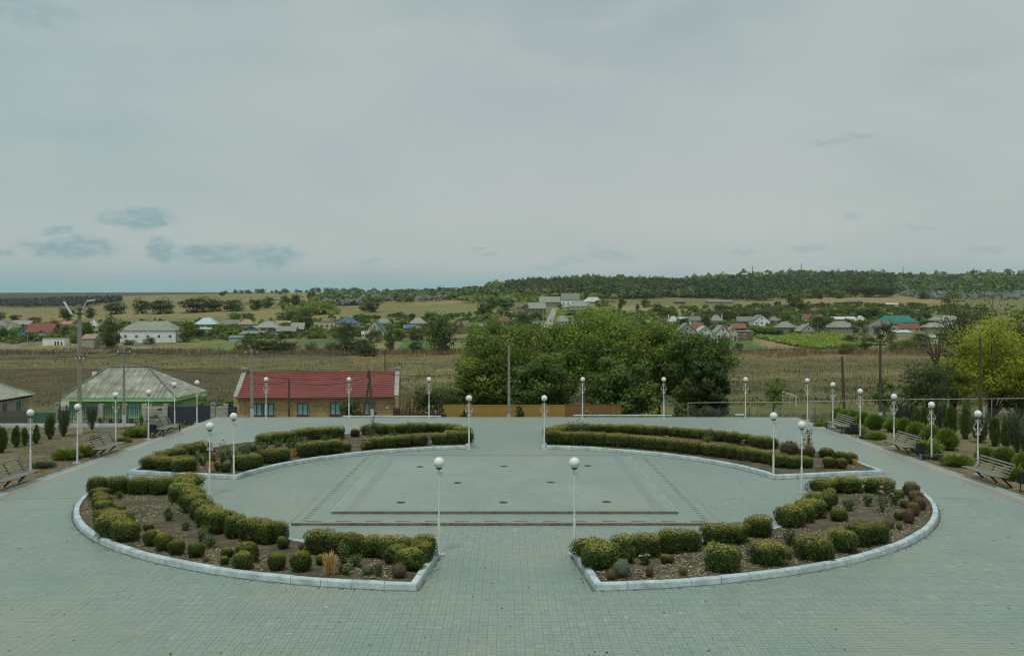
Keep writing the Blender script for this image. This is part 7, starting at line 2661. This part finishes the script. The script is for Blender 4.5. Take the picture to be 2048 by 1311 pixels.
# ------------------------------------------------------------------ village trees
PROTO = {}
for kname, lm, n, leaf, h, r, th in [('round', 'mid', 3, .50, 7, 3.5, -.06), ('dark', 'dark', 3, .50, 7, 3.4, -.06), ('bright', 'bright', 2, .48, 6, 3.2, -.04), ('silver', 'silver', 2, .46, 5, 3.2, -.1), ('olive', 'olive', 3, .50, 7, 3.4, -.02)]:
    PROTO[kname] = [tree_parts(kname, 900 + len(PROTO) * 10 + i, LM[lm], h, r, None, th, nclump=46, per=40, leaf=leaf, cr=.36, fill=.34, limbs=0, under=-1.0, ragged=.22, trunk_r=.14) + (h, r) for i in range(n)]
KN = dict(round='round green', dark='dark green', bright='light green', silver='silvery', olive='olive green')
TREES = [  # x, base row, width, top row, kind
    (218, 694, 48, 628, 'olive'), (222, 697, 40, 660, 'dark'), (232, 628, 46, 601, 'dark'), (283, 627, 38, 595, 'dark'), (322, 627, 60, 595, 'dark'), (395, 624, 70, 591, 'dark'), (428, 622, 40, 595, 'dark'), (135, 640, 34, 612, 'dark'), (182, 636, 26, 612, 'olive'), (108, 672, 40, 640, 'round'), (130, 676, 34, 648, 'round'),
    (176, 672, 34, 640, 'round'), (70, 645, 30, 632, 'olive'), (30, 640, 28, 628, 'olive'), (0, 640, 22, 622, 'dark'), (5, 678, 30, 652, 'round'), (25, 676, 26, 656, 'bright'), (60, 682, 50, 668, 'dark'), (95, 684, 30, 672, 'olive'), (375, 684, 40, 645, 'round'), (395, 676, 30, 655, 'dark'), (350, 672, 26, 650, 'olive'), (258, 690, 30, 678, 'round'), (300, 690, 30, 674, 'round'),
    (465, 622, 60, 596, 'round'), (510, 620, 30, 596, 'dark'), (535, 616, 40, 592, 'round'), (570, 612, 24, 588, 'dark'), (592, 612, 26, 586, 'dark'), (622, 602, 18, 580, 'dark'), (470, 640, 30, 622, 'bright'), (495, 640, 30, 624, 'olive'), (445, 662, 26, 645, 'bright'), (580, 640, 60, 620, 'round'), (610, 632, 50, 612, 'bright'), (640, 628, 50, 602, 'bright'), (660, 626, 40, 608, 'round'), (608, 660, 34, 628, 'dark'),
    (500, 702, 60, 672, 'olive'), (540, 704, 70, 676, 'dark'), (575, 704, 50, 680, 'olive'), (625, 705, 34, 682, 'olive'), (662, 705, 34, 684, 'olive'), (705, 710, 80, 672, 'dark'), (735, 712, 50, 684, 'dark'), (695, 680, 50, 640, 'olive'), (715, 665, 24, 650, 'olive'), (748, 685, 36, 655, 'olive'), (780, 702, 26, 660, 'olive'), (797, 682, 34, 655, 'round'), (765, 655, 26, 640, 'round'),
    (832, 706, 32, 678, 'dark'), (835, 680, 50, 652, 'olive'), (885, 708, 58, 632, 'mid' if False else 'olive'), (872, 690, 40, 650, 'round'), (805, 655, 26, 636, 'bright'), (825, 640, 20, 625, 'dark'), (745, 624, 34, 600, 'dark'), (730, 622, 26, 606, 'olive'), (800, 634, 18, 622, 'dark'), (855, 640, 20, 622, 'olive'), (945, 674, 30, 644, 'bright'), (985, 670, 40, 640, 'olive'), (970, 628, 34, 604, 'dark'), (1000, 636, 20, 622, 'dark'), (1045, 648, 40, 622, 'round'), (1070, 640, 26, 622, 'dark'),
    (1010, 620, 36, 596, 'dark'), (985, 616, 30, 592, 'olive'), (1115, 606, 20, 596, 'olive'), (1128, 618, 30, 607, 'dark'), (1040, 600, 34, 584, 'bright'), (1070, 600, 34, 582, 'bright'), (1030, 603, 24, 588, 'bright'), (1205, 612, 34, 596, 'olive'), (1245, 612, 18, 596, 'dark'), (1290, 615, 24, 596, 'round'), (1240, 620, 10, 606, 'dark'), (1275, 620, 10, 606, 'dark'), (1315, 630, 34, 604, 'dark'), (1325, 636, 30, 612, 'round'), (1345, 636, 30, 616, 'bright'),
    (1440, 626, 26, 606, 'dark'), (1455, 640, 40, 618, 'olive'), (1412, 656, 24, 628, 'dark'), (1362, 658, 26, 634, 'dark'), (1430, 664, 20, 648, 'bright'), (1448, 690, 20, 664, 'olive'), (1478, 702, 20, 684, 'dark'), (1448, 705, 12, 680, 'dark'), (1525, 672, 60, 650, 'bright'), (1545, 675, 50, 655, 'dark'), (1520, 640, 50, 616, 'olive'), (1560, 632, 40, 610, 'olive'), (1490, 640, 30, 620, 'olive'), (1572, 640, 30, 618, 'bright'), (1590, 614, 34, 590, 'dark'), (1605, 622, 34, 602, 'olive'),
    (1634, 668, 34, 625, 'dark'), (1655, 660, 34, 630, 'round'), (1585, 668, 26, 655, 'round'), (1615, 640, 30, 618, 'olive'), (1640, 640, 40, 615, 'bright'), (1670, 632, 40, 614, 'round'), (1700, 628, 50, 608, 'round'), (1745, 640, 32, 612, 'dark'), (1725, 636, 34, 616, 'olive'), (1720, 670, 34, 634, 'olive'), (1770, 684, 44, 640, 'olive'), (1700, 690, 40, 668, 'round'), (1735, 690, 40, 668, 'olive'), (1695, 708, 34, 684, 'olive'), (1730, 704, 30, 680, 'dark'), (1790, 704, 40, 678, 'round'), (1815, 698, 34, 674, 'bright'), (1840, 690, 40, 662, 'dark'),
    (1845, 704, 40, 680, 'olive'), (1855, 660, 30, 638, 'dark'), (1900, 690, 60, 655, 'olive'), (1850, 640, 30, 622, 'olive'), (1810, 632, 26, 618, 'olive'), (1900, 640, 50, 618, 'bright'), (1845, 598, 20, 576, 'olive'), (1892, 604, 20, 590, 'silver'), (1820, 612, 16, 603, 'dark'), (1630, 596, 40, 574, 'round'), (1660, 594, 50, 570, 'round'), (1700, 594, 40, 570, 'dark'), (1735, 594, 50, 568, 'round'), (1770, 594, 40, 572, 'dark'), (1680, 596, 30, 578, 'bright'), (1590, 592, 26, 574, 'dark'), (1640, 598, 14, 584, 'dark'), (1665, 592, 12, 578, 'dark'),
    (445, 592, 14, 582, 'dark'), (748, 582, 12, 574, 'dark'), (560, 588, 10, 582, 'dark'), (852, 584, 14, 575, 'dark'), (880, 586, 16, 572, 'olive')]
_seen = {}
rt = random.Random(9)
hs = [(a[1], a[2], a[3], a[4]) for a in HOUSES]
for i, (x, yb, w_, yt, kd) in enumerate(TREES):
    c = hit(x, yb)
    s = c.y / FPX
    cr_, tr_, h0, r0 = PROTO[kd][rt.randrange(len(PROTO[kd]))]
    sx, sz = w_ * s / 2 / r0 * .95, (yb - yt) * s / h0
    ym = (yb + yt) / 2
    h_ = min(hs, key=lambda q: (q[0] - x) ** 2 + 3 * (q[1] - ym) ** 2)
    dx, dy = x - h_[0], yb - h_[1]
    rel = ('left of' if dx < 0 else 'right of') if abs(dx) > h_[3] * .45 else ('behind' if dy < 0 else 'before')
    lab = '%s village %s %s the %s' % (KN[kd], 'tree' if (yb - yt) > 22 else 'bush', rel, h_[2])
    k_ = _seen.get(lab, 0)
    _seen[lab] = k_ + 1
    if k_: lab = '%s %s' % (['', 'another', 'a third', 'a fourth', 'a fifth', 'a sixth', 'a seventh', 'an eighth'][k_], lab)
    tree('village_tree', (cr_, tr_), c, lab, group='trees and bushes of the village', rz=rt.uniform(0, 6.28), scale=(sx, sx, sz))


# ------------------------------------------------------------------ scrub, far woods, vineyard: masses nobody would count
def ico():
    t = (1 + 5 ** .5) / 2
    v = nvec(np.array([(-1, t, 0), (1, t, 0), (-1, -t, 0), (1, -t, 0), (0, -1, t), (0, 1, t), (0, -1, -t), (0, 1, -t), (t, 0, -1), (t, 0, 1), (-t, 0, -1), (-t, 0, 1)], float))
    f = [(0, 11, 5), (0, 5, 1), (0, 1, 7), (0, 7, 10), (0, 10, 11), (1, 5, 9), (5, 11, 4), (11, 10, 2), (10, 7, 6), (7, 1, 8), (3, 9, 4), (3, 4, 2), (3, 2, 6), (3, 6, 8), (3, 8, 9), (4, 9, 5), (2, 4, 11), (6, 2, 10), (8, 6, 7), (9, 8, 1)]
    return v, f


def mass(name, label, P, Rr, Hh, m, seed, per=46, tall=1.0, leaf=.22):
    """many small crowns as leaf faces: P points on the land, Rr radii, Hh heights"""
    rs = np.random.RandomState(seed)
    n = len(P)
    d = nvec(rs.randn(n, per, 3))
    d[..., 2] = np.abs(d[..., 2]) * .9 - .1
    wob = .72 + .38 * rs.rand(n, per, 1)
    C_ = P[:, None, :] + d * wob * np.stack([Rr, Rr, Hh * .62], -1)[:, None, :]
    C_[..., 2] += (Hh * .36)[:, None]
    q = leaves(C_.reshape(-1, 3), (d + np.array((0, 0, .4))).reshape(-1, 3), 1.0, .75, rs, .45)
    cen = q.mean(1, keepdims=True)
    q = cen + (q - cen) * (np.repeat(Rr, per) * leaf * 3.6)[:, None, None]
    tone = np.clip(np.repeat(rs.rand(n), per) * .6 + rs.rand(n * per) * .4, 0, 1)
    o = obj(name, quad_mesh(name, q, m, tone))
    tag(o, label, kind='stuff')
    return o


def scatter_px(rs, poly, n, lo=300, hi=9000, ylo=None):
    """points on the land inside a region given by its corner pixels"""
    out = []
    P = np.array(poly, float)
    a, b = P.min(0), P.max(0)
    Ys = np.exp(np.linspace(math.log(lo), math.log(hi), 1500))
    tries = 0
    while len(out) < n and tries < n * 6:
        tries += 1
        x, y = a[0] + rs.rand() * (b[0] - a[0]), a[1] + rs.rand() * (b[1] - a[1])
        if not inpoly(np.array([x]), np.array([y]), poly)[0]: continue
        Xs = (x - CX) * Ys / FPX
        zr = HC - (y - HY) * Ys / FPX
        bl = np.nonzero(zr <= terr(Xs, Ys))[0]
        if len(bl) == 0: continue
        i = bl[0]
        out.append((Xs[i], Ys[i], tz(Xs[i], Ys[i])))
    return np.array(out)


def scatter_land(rs, px0, px1, y0, y1, n):
    c = px0 + (px1 - px0) * rs.rand(n)
    Y = y0 * (y1 / y0) ** rs.rand(n)
    X = (c - CX) * Y / FPX
    return np.stack([X, Y, terr(X, Y)], -1)


LM['pine'] = leaf_mat('leaf_pine', (.040, .072, .026), (.125, .180, .066), .28, 0)
LM['wood'] = leaf_mat('leaf_wood', (.058, .095, .026), (.200, .270, .076), .32, 0)
LM['woodl'] = leaf_mat('leaf_wood_light', (.10, .150, .030), (.32, .40, .090), .36, 0)
LM['vine'] = leaf_mat('leaf_vine', (.15, .225, .030), (.44, .58, .085), .45, 0)
LM['farwood'] = leaf_mat('leaf_far_wood', (.045, .066, .048), (.095, .125, .085), .2, 0)
rs = np.random.RandomState(99)
P = scatter_land(rs, 1010, 1790, 930, 2000, 5600)
P = P[P[:, 1] > 930 + 200 * ss(1480, 1620, CX + FPX * P[:, 0] / P[:, 1]) + 120 * (np.abs(np.mod((CX + FPX * P[:, 0] / P[:, 1]) / 170., 2) - 1) - .5) + 120 * rs.rand(len(P))]
mass('pine_wood', 'dark pine wood covering the hill', P, 2.6 + 2.2 * rs.rand(len(P)) ** 1.5, 6 + 9 * rs.rand(len(P)) ** 1.6, LM['pine'], 1, 28)
P = scatter_land(rs, 930, 1300, 960, 1330, 800)
mass('hill_wood', 'mixed green trees at the foot of the pine wood', P, 3.6 + 2.6 * rs.rand(len(P)), 6 + 5 * rs.rand(len(P)), LM['wood'], 2, 44)
P = scatter_land(rs, 1290, 1620, 1000, 1200, 260)
mass('hill_wood', 'green trees along the lower edge of the pine wood', P, 3.6 + 2.6 * rs.rand(len(P)), 6 + 4 * rs.rand(len(P)), LM['wood'], 12, 44)
P = scatter_land(rs, 1560, 2300, 1250, 2300, 1400)
mass('hill_wood', 'mixed scrub wood on the right-hand hill', P, 3.2 + 4.4 * rs.rand(len(P)) ** 1.5, 4 + 9 * rs.rand(len(P)) ** 1.8, LM['wood'], 3, 36)
P = scatter_land(rs, 980, 2300, 1800, 2500, 620)
mass('light_wood', 'light green trees along the hilltop', P, 4 + 5 * rs.rand(len(P)) ** 1.5, 6 + 13 * rs.rand(len(P)) ** 2.2, LM['woodl'], 4, 34)
P = scatter_land(rs, 1800, 2300, 1100, 1800, 500)
mass('silver_scrub', 'silvery scrub on the right-hand hill', P, 3.5 + 2.5 * rs.rand(len(P)), 4 + 3 * rs.rand(len(P)), LM['silver'], 5, 36)
P = scatter_px(rs, [(640, 592), (700, 580), (800, 577), (930, 572), (1010, 578), (1010, 600), (900, 602), (790, 606), (690, 612), (620, 606)], 420)
k_ = np.argsort(P[:, 0])
mass('silver_scrub', 'silvery oleaster scrub on the hillside behind the village', P[::2], 3.4 + 2.4 * rs.rand(len(P[::2])), 4 + 3 * rs.rand(len(P[::2])), LM['silver'], 6, 44)
mass('hill_scrub', 'green scrub on the hillside behind the village', P[1::2], 3.4 + 2.6 * rs.rand(len(P[1::2])), 4.5 + 3.5 * rs.rand(len(P[1::2])), LM['wood'], 7, 44)
P = scatter_px(rs, [(930, 585), (1010, 570), (1100, 574), (1240, 590), (1250, 600), (1100, 600), (1010, 612), (930, 606)], 200)
mass('hill_scrub', 'light green thicket above the hill hamlet', P, 3.2 + 2.4 * rs.rand(len(P)), 4.5 + 3 * rs.rand(len(P)), LM['woodl'], 8, 44)
P = scatter_land(rs, -700, 240, 1350, 2150, 9000)
_r = HY + FPX * (HC - P[:, 2]) / P[:, 1]
P = P[(_r > 601) & (_r < 615)]
P = P[(CX + FPX * P[:, 0] / P[:, 1]) < 90 + 190 * rs.rand(len(P))]
mass('far_wood', 'blue-green far wood on the left horizon', P, 3.4 + 2 * rs.rand(len(P)), 9 + 4 * rs.rand(len(P)), LM['farwood'], 9, 22)
P = scatter_px(rs, [(560, 612), (680, 606), (690, 628), (590, 632)], 60)
mass('green_thicket', 'bright green thicket above the flat cream building', P, 2.6 + 2 * rs.rand(len(P)), 3 + 2.5 * rs.rand(len(P)), LM['woodl'], 10, 50)
P = scatter_px(rs, [(-10, 690), (1500, 660), (2048, 650), (2048, 612), (1500, 612), (1250, 622), (1000, 625), (600, 640), (-10, 650)], 1500)
_c, _r = CX + FPX * P[:, 0] / P[:, 1], HY + FPX * (HC - P[:, 2]) / P[:, 1]
P = P[np.abs(_c - (1094 + (660 - _r) * .39)) > 16]
mass('garden_scrub', 'garden bushes and weeds between the village houses', P, .9 + 2.6 * rs.rand(len(P)) ** 1.6, 1.0 + 3.0 * rs.rand(len(P)) ** 1.4, LM['mid'], 11, 44)
P = scatter_px(rs, [(1350, 640), (1640, 625), (1860, 640), (1860, 610), (1600, 606), (1480, 612)], 200)
mass('garden_scrub', 'yellowish bushes on the right village slope', P, 1.6 + 1.6 * rs.rand(len(P)), 1.4 + 1.5 * rs.rand(len(P)), LM['olive'], 13, 44)
# line of field trees on the left horizon
for i in range(22):
    x = 455 + i * 12.3 + rt.uniform(-4, 4)
    Y = 2900
    X = (x - CX) * Y / FPX
    sx = rt.uniform(1.3, 2.4)
    cr_, tr_, h0, r0 = PROTO['dark'][i % 3]
    tree('field_tree', (cr_, tr_), (X, Y, tz(X, Y)), 'tiny dark tree on the left skyline, %s from the left in the row' % ordn(i), group='row of trees on the skyline', rz=rt.uniform(0, 6), scale=(sx * 1.2, sx * 1.2, sx))


def vineyard():
    """trellised vine rows"""
    rs = np.random.RandomState(12)
    poly = [(1512, 675), (1600, 671), (1665, 670), (1722, 682), (1742, 692), (1690, 697), (1632, 698), (1570, 688)]
    P = scatter_px(rs, poly, 3400)
    P = P[np.abs(np.mod(P[:, 0] * .9 + P[:, 1] * .25, 2.6) - 1.3) < 1.05]
    mass('vineyard', 'bright green vineyard rows at the village edge', P, .9 + .5 * rs.rand(len(P)), 1.3 + .6 * rs.rand(len(P)), LM['vine'], 14, 26, leaf=.24)


vineyard()
P = scatter_px(rs, [(1108, 622), (1195, 620), (1250, 626), (1250, 632), (1110, 630)], 260)
mass('vineyard', 'narrow light green vineyard strip right of the lane', P, .9 + .5 * rs.rand(len(P)), 1.2 + .5 * rs.rand(len(P)), LM['vine'], 15, 26)


# masts on the skyline
for i, (x, top, lab) in enumerate([(1505, 531, 'thin lattice mast on the hilltop, left of three'), (1603, 527, 'tallest thin lattice mast on the hilltop, middle of three'), (1806, 532, 'thin lattice mast on the hilltop, right of three')]):
    Y = 2150.0
    X = (x - CX) * Y / FPX
    z = tz(X, Y)
    h = HC - (top - HY) * Y / FPX - z
    t = empty('lattice_mast', (X, Y, z))
    tag(t, lab, 'mast', 'masts on the hilltop')
    mb = MB()
    for (a, b) in ((-1, -1), (1, -1), (1, 1), (-1, 1)):
        mb.tube([(a * .9, b * .9, -1), (a * .12, b * .12, h)], .16, 4)
    for q in range(7):
        f = q / 7
        r_ = .9 * (1 - f) + .12 * f
        mb.beam((-r_, -r_, f * h), (r_, -r_, (f + .14) * h), .14, .14)
        mb.beam((r_, r_, f * h), (-r_, r_, (f + .14) * h), .14, .14)
    mb.build('lattice', M_IRON, t)
    mb = MB(); mb.box(-2.4, 2.4, -.15, .15, h * .82, h * .82 + .3).box(-1.6, 1.6, -.15, .15, h * .93, h * .93 + .3); mb.build('crossarm', M_IRON, t)


# ------------------------------------------------------------------ the air
hz = MB()
hz.box(-5200, 5200, -140, 5100, -12, 180)
mh = bpy.data.materials.new('haze_air')
mh.use_nodes = True
nt = mh.node_tree
nt.nodes.remove(nt.nodes['Principled BSDF'])
pv = nt.nodes.new('ShaderNodeVolumePrincipled')
pv.inputs['Color'].default_value = (.80, .90, .95, 1)
pv.inputs['Density'].default_value = 0.000045
pv.inputs['Anisotropy'].default_value = 0.2
nt.links.new(pv.outputs[0], nt.nodes['Material Output'].inputs['Volume'])
tag(hz.build('haze', mh), 'thin pale air over the whole valley', kind='stuff')
